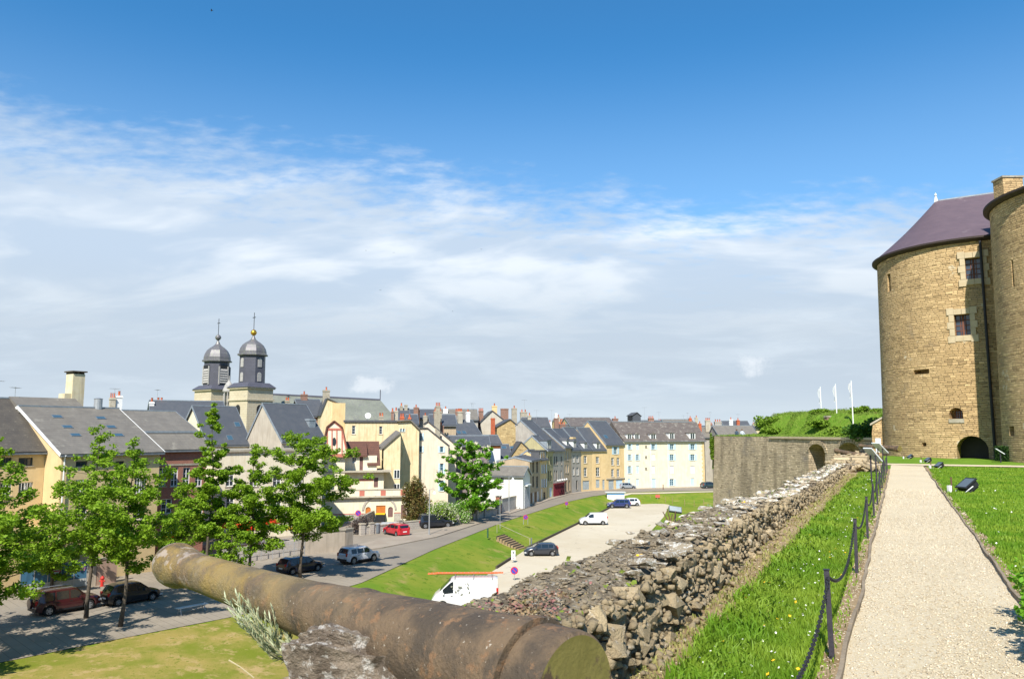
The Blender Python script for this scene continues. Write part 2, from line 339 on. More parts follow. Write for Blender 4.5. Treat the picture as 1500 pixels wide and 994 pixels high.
def flat(name, poly, z, m, label=None, kind='structure', th=0):
    mb = MB(); pts = [Vector((p[0], p[1], 0)) for p in poly]
    for t in tessellate_polygon([pts]):
        a, b, c = (pts[i] for i in t)
        if (b-a).cross(c-a).z < 0: t = (t[0], t[2], t[1])
        mb.quad(*[(poly[i][0], poly[i][1], z) for i in t])
    if th:
        nn = len(poly)
        for i in range(nn):
            a, b = poly[i], poly[(i+1) % nn]; mb.quad((a[0], a[1], z), (b[0], b[1], z), (b[0], b[1], z-th), (a[0], a[1], z-th))
    return tag(mb.build(name, m), kind=kind)
flat('pavement', PAVE, ZS+.02, m_pave)
ROAD = gp([(-140, 965), (0, 921), (130, 897), (235, 872), (330, 856), (420, 846), (500, 842), (540, 847), (535, 851)], ZS) + LE[6:] + \
       gp([(1060, 714.3), (915, 716.8), (870, 719.6), (835, 724), (803, 733), (760, 748.5), (700, 768), (640, 787), (560, 803), (500, 811), (400, 826), (300, 838), (200, 858), (0, 894), (-140, 925)], ZS)
flat('road', ROAD, ZS+.03, m_asph)
LOT = gp([(981, 739), (958, 735.5), (930, 735.5), (905, 738.5), (893, 744.5), (875, 753.5), (771, 804.5), (727, 833), (655, 880)], ZL) + [(-8, 48), (-8, 20), (2, 20), (3.5, 55)] + gp([(860, 850), (947, 785), (972, 757)], ZL)
flat('parking_lot', LOT, ZL+.03, m_lot)
# dark timber edging of the lot
m_edge = mat('dark_edging', (.085, .07, .05), rough=.9)
mb = MB(); le = gp([(893, 744.5), (875, 753.5), (771, 804.5)], ZL); le2 = gp([(755, 815), (727, 833)], ZL)
for L_ in (le, le2):
    for a, b in zip(L_[:-1], L_[1:]):
        d = (Vector(b)-Vector(a)); d.normalize(); nn_ = Vector((-d.y, d.x))*.09
        mb.prism([(a[0]-nn_.x, a[1]-nn_.y, ZL), (b[0]-nn_.x, b[1]-nn_.y, ZL), (b[0]+nn_.x, b[1]+nn_.y, ZL), (a[0]+nn_.x, a[1]+nn_.y, ZL)], (0, 0, 0), (0, 0, .3))
tag(mb.build('lot_edging', m_edge), kind='structure')
# light curved footpath on the far bank + dry lawn patches
gq = lambda L: [(lambda p: (p.x, p.y))(G(a, b, c)) for a, b, c in L]
fp = gq([(905, 734, -12.4), (925, 728.5, -12.), (960, 724.3, -11.5), (1062, 719.6, -11.15)]); fp2 = gq([(1062, 720.9, -11.15), (960, 726., -11.6), (925, 730.5, -12.1), (905, 736.5, -12.45)])
mbp = MB(); n_ = 24
def lerp_poly(p, t):
    k = t*(len(p)-1); i = min(int(k), len(p)-2); a = k-i; return (p[i][0]*(1-a)+p[i+1][0]*a, p[i][1]*(1-a)+p[i+1][1]*a)
def gz(x, y):
    i = np.searchsorted(xs, x)-1; j = np.searchsorted(ys, y)-1; fx = (x-xs[i])/(xs[i+1]-xs[i]); fy = (y-ys[j])/(ys[j+1]-ys[j])
    return float(ZZ[j, i]*(1-fx)*(1-fy)+ZZ[j, i+1]*fx*(1-fy)+ZZ[j+1, i]*(1-fx)*fy+ZZ[j+1, i+1]*fx*fy)
q = list(reversed(fp2))
for i in range(n_):
    a, b = lerp_poly(fp, i/n_), lerp_poly(fp, (i+1)/n_); c, d = lerp_poly(q, (i+1)/n_), lerp_poly(q, i/n_)
    mbp.quad(*[(p[0], p[1], gz(p[0], p[1])+.06) for p in (d, c, b, a)])
tag(mbp.build('footpath', m_lot), kind='structure')
# drier lower-left lawn, laid over the ground
dl_ = [LE[0], LE[1], LE[2], LE[3], LE[4], (-14.2, 55), (-10.5, 48), (-9.5, 30), (-40, 22)]
mb = MB(); gx = np.arange(-45, -9, .8); gy = np.arange(22, 66, .8)
for x in gx:
    for y in gy:
        if inside(np.array([x+.4]), np.array([y+.4]), dl_)[0]: mb.quad(*[(a, b, gz(a, b)+.012) for a, b in ((x, y), (x+.8, y), (x+.8, y+.8), (x, y+.8))])
tag(mb.build('dry_lawn', m_dry), kind='structure')
# kerb-side pavement on the house side
KERB = gp([(500, 811.5), (560, 803), (640, 787), (700, 768), (760, 748.5), (803, 733), (835, 724), (870, 719.6), (915, 716.8), (1060, 714.3), (1060, 711.5), (915, 713.6), (852, 717.5), (801, 729), (776, 739.5), (740, 750), (672, 768), (640, 776), (560, 790), (519, 800)], ZS)
flat('kerb_pavement', KERB, ZS+.14, mat('kerb_paving', (.33, .28, .22), (.27, .22, .17), scale=.6, c3=(.2, .19, .12), t3=.62), th=.16)
# ================================================================== HOUSES
class House:
    def __init__(s, name, label, A, B, base, eave, wall, cat='house', depth=9., group=None):
        s.A = Vector((A[0], A[1], 0)); s.B = Vector((B[0], B[1], 0)); s.L = (s.B-s.A).length; s.u = (s.B-s.A)/s.L; s.v = Vector((-s.u.y, s.u.x, 0))
        s.base = base; s.eave = eave; s.d = depth; s.wall = wall; s.rz = math.atan2(s.u.y, s.u.x)
        s.root = thing(name, label, cat, (A[0], A[1], 0), s.rz, group); s.holes = []; s.outline = None
    def uz(s, px, py, v=0.):
        d = ray(px, py); o = O - s.A - s.v*v; t = -o.dot(s.v)/d.dot(s.v); p = o + d*t; return p.dot(s.u), p.z
    def vz(s, px, py, u=0.):
        d = ray(px, py); o = O - s.A - s.u*u; t = -o.dot(s.u)/d.dot(s.u); p = o + d*t; return p.dot(s.v), p.z
    def part(s, mb, name, m, parent=None, **k): return mb.build(name, m, parent or s.root, **k)
    def win(s, x0, y0, x1, y1, kind='w', face='front'):
        xm, ym = (x0+x1)/2, (y0+y1)/2; u0 = s.uz(x0, ym)[0]; u1 = s.uz(x1, ym)[0]; z1 = s.uz(xm, y0)[1]; z0 = s.uz(xm, y1)[1]
        u0 = max(u0, .08); u1 = min(u1, s.L-.08); s.winm(u0, u1, z0, z1, kind)
    def winm(s, u0, u1, z0, z1, kind='w'):
        if u1-u0 < .2: return
        arch = 'A' in kind
        if arch:
            r = (u1-u0)/2; hole = [(u0, z0), (u1, z0)]+[((u0+u1)/2+r*cos(a), z1-r+r*sin(a)) for a in [pi*i/8 for i in range(9)]]
        else: hole = [(u0, z0), (u1, z0), (u1, z1), (u0, z1)]
        s.holes.append(hole); t = .12; w = u1-u0; h = z1-z0; b = min(.09, w*.12)
        k = kind.replace('A', '')
        if k in ('w', 'd', 'b', 'k', 'x', 'bar'):
            fm = {'w': m_frame, 'd': m_darkframe, 'b': m_shut, 'k': m_frame, 'x': m_frame, 'bar': m_frame}[k]
            f = MB(); f.box(u0, u0+b, t, t+.07, z0, z1); f.box(u1-b, u1, t, t+.07, z0, z1); f.box(u0+b, u1-b, t, t+.07, z0, z0+b); f.box(u0+b, u1-b, t, t+.07, z1-b, z1)
            if w > .6: f.box((u0+u1)/2-b*.4, (u0+u1)/2+b*.4, t-.002, t+.06, z0+b, z1-b)
            if h > 1.2:
                for q_ in (1/3, 2/3): f.box(u0+b, u1-b, t+.01, t+.05, z0+h*q_-b*.25, z0+h*q_+b*.25)
            fo = s.part(f, 'window', fm); g = MB(); g.quad((u0, t+.045, z0), (u1, t+.045, z0), (u1, t+.045, z1), (u0, t+.045, z1)); s.part(g, 'pane', m_glassb if k == 'b' else m_glass, fo)
            sl = MB(); sl.box(u0-.1, u1+.1, -.07, .1, z0-.09, z0-.002); s.part(sl, 'sill', m_stack, fo)
            if k == 'bar':
                g = MB(); nb = max(4, int(w/.2))
                for i in range(1, nb): g.box(u0+w*i/nb-.015, u0+w*i/nb+.015, .02, .05, z0, z1)
                s.part(g, 'bars', m_white, fo)
            if k in ('b', 'x') :
                for a_, b_ in ((u0-w*.52, u0-.03), (u1+.03, u1+w*.52)):
                    g = MB(); g.box(a_, b_, -.05, -.005, z0, z1)
                    for i in range(1, 7): zz = z0+h*i/7; g.box(a_+.04, b_-.04, -.065, -.05, zz-.03, zz+.03)
                    s.part(g, 'shutter', m_shut if k == 'b' else m_shutw)
        else:
            cm = {'s': m_shut, 'S': m_shutw, 'door': m_wood, 'bdoor': m_shut, 'wdoor': m_white, 'gdoor': mat('grey_door', (.38, .42, .42)), 'pdoor': mat('plum_door', (.20, .11, .10)), 'odoor': mat('orange_wood', (.50, .17, .035), (.42, .13, .03)), 'rdoor': mat('dark_red_door', (.20, .02, .03)), 'void': m_black}[k]
            g = MB()
            if arch: g.prism([(a_, t, b_) for a_, b_ in hole], (0, 0, 0), (0, .05, 0))
            else:
                g.box(u0, u1, t, t+.05, z0, z1); npl = max(2, int(w/.18))
                for i in range(npl): a_ = u0+w*i/npl; g.box(a_+.012, a_+w/npl-.012, t-.02, t-.001, z0+.03, z1-.03)
            s.part(g, 'shutter' if k in 'sS' else 'door', cm)
    def side(s, vr, zr, ridge2=None, mats=None, ze_back=None, ov=.25, prof=None, roofname='roof', thick=.14, verge=None):
        # ridge parallel to the front
        prof = prof or [(0, s.eave), (vr, zr), (s.d, ze_back if ze_back is not None else s.eave)]
        w = MB(); s._front(w, [(0, s.base), (s.L, s.base), (s.L, s.eave), (0, s.eave)])
        w.quad((s.L, s.d, s.base), (0, s.d, s.base), (0, s.d, prof[-1][1]), (s.L, s.d, prof[-1][1]))
        end = [(0, s.base)] + prof + [(s.d, s.base)]
        w.quad(*[(0, a, b) for a, b in end]); w.quad(*[(s.L, a, b) for a, b in reversed(end)])
        s.part(w, 'wall', s.wall)
        r = MB()
        for i, (p, q_) in enumerate(zip(prof[:-1], prof[1:])):
            p = Vector(p); q_ = Vector(q_); d = (q_-p).normalized(); nn_ = Vector((-d.y, d.x)); 
            if nn_.y < 0: nn_ = -nn_
            if i == 0: p = p-d*.35
            if i == len(prof)-2: q_ = q_+d*.35
            a, b = p+nn_*.004, q_+nn_*.004; c_, e = b+nn_*thick, a+nn_*thick
            r.prism([(-ov, *a), (-ov, *b), (-ov, *c_), (-ov, *e)], (0, 0, 0), (s.L+2*ov, 0, 0))
        ro = s.part(r, roofname, mats)
        if len(prof) >= 3:
            k = max(range(len(prof)), key=lambda i: prof[i][1]); c_ = MB(); c_.box(-ov-.01, s.L+ov+.01, prof[k][0]-.14, prof[k][0]+.14, prof[k][1]+thick*.8, prof[k][1]+thick+.10); s.part(c_, 'ridge_cap', m_zinc, ro)
        for xa, xb in ((-ov-.05, -ov-.003), (s.L+ov+.003, s.L+ov+.05)):
            for i, (p, q_) in enumerate(zip(prof[:-1], prof[1:])):
                p = Vector(p); q_ = Vector(q_); d = (q_-p).normalized(); nn_ = Vector((-d.y, d.x)); nn_ = nn_ if nn_.y > 0 else -nn_
                if i == 0: p = p-d*.35
                if i == len(prof)-2: q_ = q_+d*.35
                vb = MB(); a, b = p-nn_*.10, q_-nn_*.10; c_, e = q_+nn_*(thick+.03), p+nn_*(thick+.03); vb.prism([(xa, *a), (xa, *b), (xa, *c_), (xa, *e)], (0, 0, 0), (xb-xa, 0, 0)); s.part(vb, 'verge_board', verge or m_zinc, ro)
        g = MB(); d = (Vector(prof[1])-Vector(prof[0])).normalized(); gx_ = Vector(prof[0])-d*.35; g.box(-ov, s.L+ov, gx_.x-.12, gx_.x+.02, gx_.y-.12, gx_.y+.03); s.part(g, 'gutter', m_gutter)
        s.prof = prof; return s
    def _front(s, w, outline):
        w.sheet(outline, s.holes, lambda a, b: (a, 0, b), (0, .25, 0))
    def gable(s, prof, mats, ov=.25, thick=.14, v0=0.):
        # prof in (u,z), ridge runs away from the front
        prof = [tuple(p) for p in prof]
        w = MB(); out = [(0, s.base), (s.L, s.base)] + list(reversed(prof)); s._front(w, out)
        w.quad(*[(a, s.d, b) for a, b in reversed(out)])
        w.quad((0, s.d, s.base), (0, 0, s.base), (0, 0, prof[0][1]), (0, s.d, prof[0][1])); w.quad((s.L, 0, s.base), (s.L, s.d, s.base), (s.L, s.d, prof[-1][1]), (s.L, 0, prof[-1][1]))
        s.part(w, 'wall', s.wall); r = MB()
        for i, (p, q_) in enumerate(zip(prof[:-1], prof[1:])):
            p = Vector(p); q_ = Vector(q_); d = (q_-p).normalized(); nn_ = Vector((-d.y, d.x))
            if i == 0: p = p-d*.25
            if i == len(prof)-2: q_ = q_+d*.25
            a, b = p+nn_*.004, q_+nn_*.004; c_, e = b+nn_*thick, a+nn_*thick
            r.prism([(a.x, -ov, a.y), (b.x, -ov, b.y), (c_.x, -ov, c_.y), (e.x, -ov, e.y)], (0, 0, 0), (0, s.d+2*ov, 0))
        s.part(r, 'roof', mats); return s
    def flatroof(s, mats, slab=.3, ov=.25, zr=None, hips=None):
        w = MB(); s._front(w, [(0, s.base), (s.L, s.base), (s.L, s.eave), (0, s.eave)])
        w.quad((s.L, s.d, s.base), (0, s.d, s.base), (0, s.d, s.eave), (s.L, s.d, s.eave))
        w.quad((0, s.d, s.base), (0, 0, s.base), (0, 0, s.eave), (0, s.d, s.eave)); w.quad((s.L, 0, s.base), (s.L, s.d, s.base), (s.L, s.d, s.eave), (s.L, 0, s.eave))
        s.part(w, 'wall', s.wall); r = MB()
        if zr is None: r.box(-ov, s.L+ov, -ov, s.d+ov, s.eave+.003, s.eave+slab)
        else:
            a, b = hips; e = s.eave+.004; o = .35; m_ = s.d/2
            P0, P1, P2, P3 = (-o, -o, e), (s.L+o, -o, e), (s.L+o, s.d+o, e), (-o, s.d+o, e); R0, R1 = (a, m_, zr), (s.L-b, m_, zr)
            r.quad(P0, P1, R1, R0); r.quad(P1, P2, R1); r.quad(P2, P3, R0, R1); r.quad(P3, P0, R0); r.quad(P3, P2, P1, P0)
            g = MB(); g.box(-o-.1, s.L+o+.1, -o-.1, -o+.02, e-.12, e+.04); s.part(g, 'gutter', m_gutter)
        s.part(r, 'roof', mats); return s
    def chim(s, x0, x1, y0, v, m=None, pots=2, dz=3.0, dd=None, cap=True):
        u0, zt = s.uz(x0, y0, v); u1 = s.uz(x1, y0, v)[0]; s.chimm(u0, u1, v, zt, m, pots, dz, dd)
    def chimm(s, u0, u1, v, zt, m=None, pots=2, dz=3., dd=None):
        dd = dd or max(.55, (u1-u0)*.6); c = MB(); c.box(u0, u1, v-dd/2, v+dd/2, zt-dz, zt); c.box(u0-.06, u1+.06, v-dd/2-.06, v+dd/2+.06, zt-.28, zt-.12); co = s.part(c, 'chimney', m or m_stack)
        for i in range(pots):
            p = MB(); x = u0+(u1-u0)*(i+.5)/pots; r_ = min(.16, (u1-u0)/pots*.4); p.lathe([(r_*1.1, 0), (r_*.85, .08), (r_*.8, .5), (r_*1.05, .56)], (x, v, zt-.005), 8); s.part(p, 'chimney_pot', m_pot, co)
    def dormer(s, x0, y0, x1, y1, m=None, rm=None, kind='w', dep=1.6, hat='flat', body=None):
        # v where dormer face meets the roof slope: sits just above the eave
        pr = s.prof; d = Vector(pr[1])-Vector(pr[0])
        v = 0.35
        for _ in range(8):
            zb = s.uz((x0+x1)/2, y1, v)[1]; v = max(.05, (zb-pr[0][1])/d.y*d.x)
        u0 = s.uz(x0, y1, v)[0]; u1 = s.uz(x1, y1, v)[0]; z0 = s.uz((x0+x1)/2, y1, v)[1]; z1 = s.uz((x0+x1)/2, y0, v)[1]
        b = MB(); b.box(u0, u1, v-.02, v+dep, z0-.1, z1); o = s.part(b, 'dormer', m or m_white)
        r = MB()
        if hat == 'flat': r.box(u0-.12, u1+.12, v-.18, v+dep+.6, z1+.003, z1+.12)
        else:
            um = (u0+u1)/2; h = (u1-u0)*.38; r.prism([(u0-.15, v-.2, z1+.003), (u1+.15, v-.2, z1+.003), (um, v-.05, z1+h)], (0, 0, 0), (0, dep+1.0, 0))
        s.part(r, 'roof', rm or S_dark, o); w = u1-u0; f = MB()
        for a_, b_ in ((u0+w*.1, u0+w*.17), (u0+w*.47, u0+w*.53), (u0+w*.83, u0+w*.9)): f.box(a_, b_, v-.07, v-.03, z0+.12, z1-.1)
        f.box(u0+w*.1, u1-w*.1, v-.065, v-.03, z0+.06, z0+.12); s.part(f, 'window', m_frame, o)
        g = MB(); g.quad((u0+w*.12, v-.035, z0+.12), (u1-w*.12, v-.035, z0+.12), (u1-w*.12, v-.035, z1-.1), (u0+w*.12, v-.035, z1-.1)); s.part(g, 'pane', m_glass, o)
    def skylight(s, px, py, w=.8, h=1.0, glow=False):
        # on the front slope (last profile segment before the ridge that it hits)
        for (a, za), (b, zb) in zip(s.prof[:-1], s.prof[1:]):
            if zb <= za: break
            lo, hi = a, b
            for _ in range(25):
                v = (lo+hi)/2; u_, z_ = s.uz(px, py, v); zr_ = za+(zb-za)*(v-a)/(b-a)
                if z_ > zr_: lo = v
                else: hi = v
            if a+.1 < v < b-.1 and abs(z_-zr_) < .3:
                sl = math.atan2(zb-za, b-a); Mx = Matrix.Translation((u_, v, zr_)) @ Matrix.Rotation(sl, 4, 'X')
                q = MB(); q.box(-w/2-.07, w/2+.07, -h/2-.07, h/2+.07, .05, .19, Mx); o = s.part(q, 'skylight', m_gutter)
                q = MB(); q.box(-w/2, w/2, -h/2, h/2, .192, .2, Mx); s.part(q, 'pane', m_glassb, o); return
    def antenna(s, px, py0, py1, v):
        u0, z1 = s.uz(px, py0, v); z0 = s.uz(px, py1, v)[1]; q = MB(); q.tube([(u0, v, z0-1.2), (u0, v, z1)], .025, 5)
        a = rnd.uniform(0, pi); dx, dy = cos(a), sin(a)
        q.tube([(u0-.7*dx, v-.7*dy, z1-.1), (u0+.7*dx, v+.7*dy, z1-.1)], .018, 4)
        for k in range(-3, 4): q.tube([(u0+.2*k*dx-dy*.3, v+.2*k*dy+dx*.3, z1-.1), (u0+.2*k*dx+dy*.3, v+.2*k*dy-dx*.3, z1-.1)], .012, 4)
        s.part(q, 'antenna', m_steel)
def zpy(px, py, Y): return P(px, py, Y).z
def along(px, A, b):      # point on the line from A with bearing b that appears in pixel column px
    d = bdir(b); k = (px-750)/F; A = Vector((A[0], A[1], 0))
    # account for the pitch at horizon height
    r = ray(px, 632); k = r.x/r.y; t = (k*A.y-A.x)/(d.x-k*d.y); p = A+d*t; return (p.x, p.y)
def mk(name_label, A, bear, pB, eave_py, wall, depth=9, base=ZS, Y=None, Bxy=None):
    B = Bxy or along(pB, A, bear); h = House('house', name_label, A, B, base, 0, wall, depth=depth)
    h.eave = h.uz(0.5*(A[0]/A[1])*0+750+F*A[0]/A[1]*1.0, eave_py)[1]; return h
# --- left street: cream block with the long grey roof
A2 = XY(93, 66.5); h = mk('cream building with big grey slate roof and small wide top windows, behind the street trees', A2, 35, 236, 664, C_cream, 19)
vr, zr = h.vz(18, 583); u1 = h.uz(110, 586, vr)[0]
zl = zpy(150, 600, h.A.y+12); v_l = vr*(zl-h.eave)/(zr-h.eave)
for r_ in ((111, 675, 128, 683), (169, 675, 182, 683), (196, 671.5, 214, 681)): h.win(*r_, 'd')
for r_ in ((110, 702, 129, 722), (160, 702, 176, 722), (180, 700, 187, 718), (197, 699, 215, 722)): h.win(*r_, 'bar')
for r_ in ((110, 742, 128, 760), (150, 742, 170, 760), (195, 742, 213, 760)): h.win(*r_, 'w')
h.side(v_l, zl, mats=S_grey, prof=[(0, h.eave), (v_l, zl), (19, h.eave)], verge=m_white)
# higher left half of the roof, with the same slope
rr = MB(); k_ = (zr-h.eave)/vr
rr.prism([(-.28, v_l-1, h.eave+k_*(v_l-1)+.16), (-.28, vr, zr+.16), (-.28, 2*vr-v_l+1, h.eave+k_*(v_l-1)+.16), (-.28, v_l+3, h.eave+k_*(v_l-2))], (0, 0, 0), (u1+.28, 0, 0)); h.part(rr, 'roof', S_grey)
u0c = h.uz(99, 560, vr+.6)[0]; u1c = h.uz(122, 560, vr+.6)[0]; zt = h.uz(110, 544, vr+.6)[1]
c = MB(); c.box(u1c-1.25, u1c-.1, vr+.1, vr+1.5, zr-3, zt-.25); c.box(u1c-1.9, u1c-1.25, vr+.2, vr+1.4, zr-3, zt-2.2); co = h.part(c, 'chimney', cream('stack', (.66, .58, .42), (.55, .46, .28), c3=(.32, .27, .2), st=.6))
c = MB(); c.box(u1c-1.4, u1c+.05, vr-.05, vr+1.65, zt-.08, zt+.04)
for a in (u1c-1.2, u1c-.75, u1c-.25): c.box(a-.07, a+.07, vr+.1, vr+1.5, zt-.25, zt-.08)
h.part(c, 'chimney_cap', m_edge, co)
for p_ in ((83, 612), (98, 627), (110, 639), (147, 614), (162, 627), (173, 639)): h.skylight(*p_, w=.75, h=.45)
c = MB(); uu, zz = h.uz(143, 604, v_l); c.lathe([(.38, -.4), (.38, .9), (.42, .95), (.1, 1.05)], (uu, v_l, zl+.1), 14); h.part(c, 'vent', m_steel)
c = MB(); c.tube([(.15, -.2, h.base), (.15, -.2, h.eave-.5), (.1, -.45, h.eave-.15)], .06, 6); h.part(c, 'downpipe', m_white)
h2 = h
# H1 mossy neighbour, set back
v_ = h2.vz(67, 660)[0]; B1 = h2.A + h2.v*v_ - h2.u*.03; A1 = B1 - h2.u*15
h = House('house', 'cream building with brown mossy roof at the left edge, beside the grey-roofed block', A1, B1, ZS, 0, C_cream, depth=12); h.eave = h.uz(40, 660)[1]
vr1, zr1 = h.uz(30, 588, 0)[0], h2.uz(18, 584, vr)[1]
for r_ in ((27, 670, 48, 682), (0, 670, 17, 682)): h.win(*r_, 'd')
for r_ in ((27, 706, 48, 726), (0, 706, 17, 726)): h.win(*r_, 'bar')
h.side(vr-v_, zr1-.1, mats=S_moss); h.antenna(23, 566, 582, vr-v_); h.antenna(-4, 556, 582, vr-v_)
c = MB(); c.box(0, 14.4, -1.6, -.02, h.base, h.base+4.6); c.box(0, 14.5, -1.75, -.02, h.base+4.6, h.base+4.85); h.part(c, 'porch', C_cream)
# H3 red brick, mansard
A3 = XY(226, 76); h = mk('red brick building with grey mansard roof behind the street trees', A3, 42, 304, 657, m_brick, 14)
for x in (233, 250.5, 268, 286): h.win(x, 684, x+10.5, 712, 'w')
for x in (236, 262, 290): h.win(x, 730, x+16, 752, 'w')
h.side(0, 0, mats=S_grey, prof=[(0, h.eave), (1.7, zpy(240, 637, 78)), (2.5, zpy(240, 633, 79)), (8, zpy(240, 604, 85)), (14.5, h.eave)])
c = MB(); c.box(0, h.L, -.12, -.003, h.eave-.45, h.eave-.2); h.part(c, 'cornice', m_brick)
c = MB(); c.box(0, h.L, -.06, -.003, h.uz(240, 683)[1]+.05, h.uz(240, 681)[1]+.1); h.part(c, 'lintel_band', m_stack)
c = MB(); z0 = zpy(240, 634.5, 79); c.box(-.1, h.L+.1, 1.75, 2.3, z0+.05, z0+.25); h.part(c, 'flashing', m_zinc)
# H4 dark slate roof with chimneys
h = mk('dark slate roofed house rising behind the brick building, two brick chimneys at its left end', XY(222, 108), 62, 330, 622, C_grey, 12)
vv = 5; h.side(vv, h.uz(250, 588, vv)[1], mats=S_blue if False else S_slate)
h.chim(219, 226, 588, 4, m_white, 1); h.chim(229.5, 239, 587.5, 5, m_brick2, 2); h.antenna(231, 570, 590, 5)
h = mk('low house behind the grey roof carrying a white chimney with orange pots', XY(150, 92), 50, 215, 618, C_grey, 10)
h.side(4, h.uz(170, 604, 4)[1], mats=S_grey); h.chim(161, 169, 582, 4, m_stack, 3); h.chim(170, 179, 579, 4.2, m_white, 1); h.antenna(168.5, 568, 590, 4)
# H5 pale gable
A5 = XY(413, 104); h = mk('house with tall pale blank gable and dark blue slate roof, above the middle trees', A5, 40, 476, 645, cream('gable', (.47, .42, .34), (.40, .35, .28), c3=(.30, .25, .19), st=.7), 6.6)
vr, zr = h.vz(385, 592); h.d = abs(h.vz(361, 655)[0]); h.side(vr, zr, mats=S_slate, ov=.1)
h.chim(449, 458, 613, 2.2, m_zinc, 0, dz=2.2, dd=1.4)
h5 = h
h = mk('long slate roofed house with skylights left of the pale gable', XY(306, 105), 44, 366, 650, C_pale, 10)
vr, zr = h.vz(290, 596); h.side(5.0, h.uz(345, 597, 5.)[1], mats=S_slate)
for p_ in ((347, 622.5), (336, 642)): h.skylight(*p_, w=.7, h=.8)

h = mk('low cream wing with flat cornice behind the middle trees', XY(322, 92), 48, 474, 662, C_pale, 7)
for x in (331, 366, 400, 432): h.win(x, 688, x+12, 712, 'w')
for x in (331, 366, 400): h.win(x, 728, x+12, 750, 'w')
h.flatroof(m_stack, slab=.25)
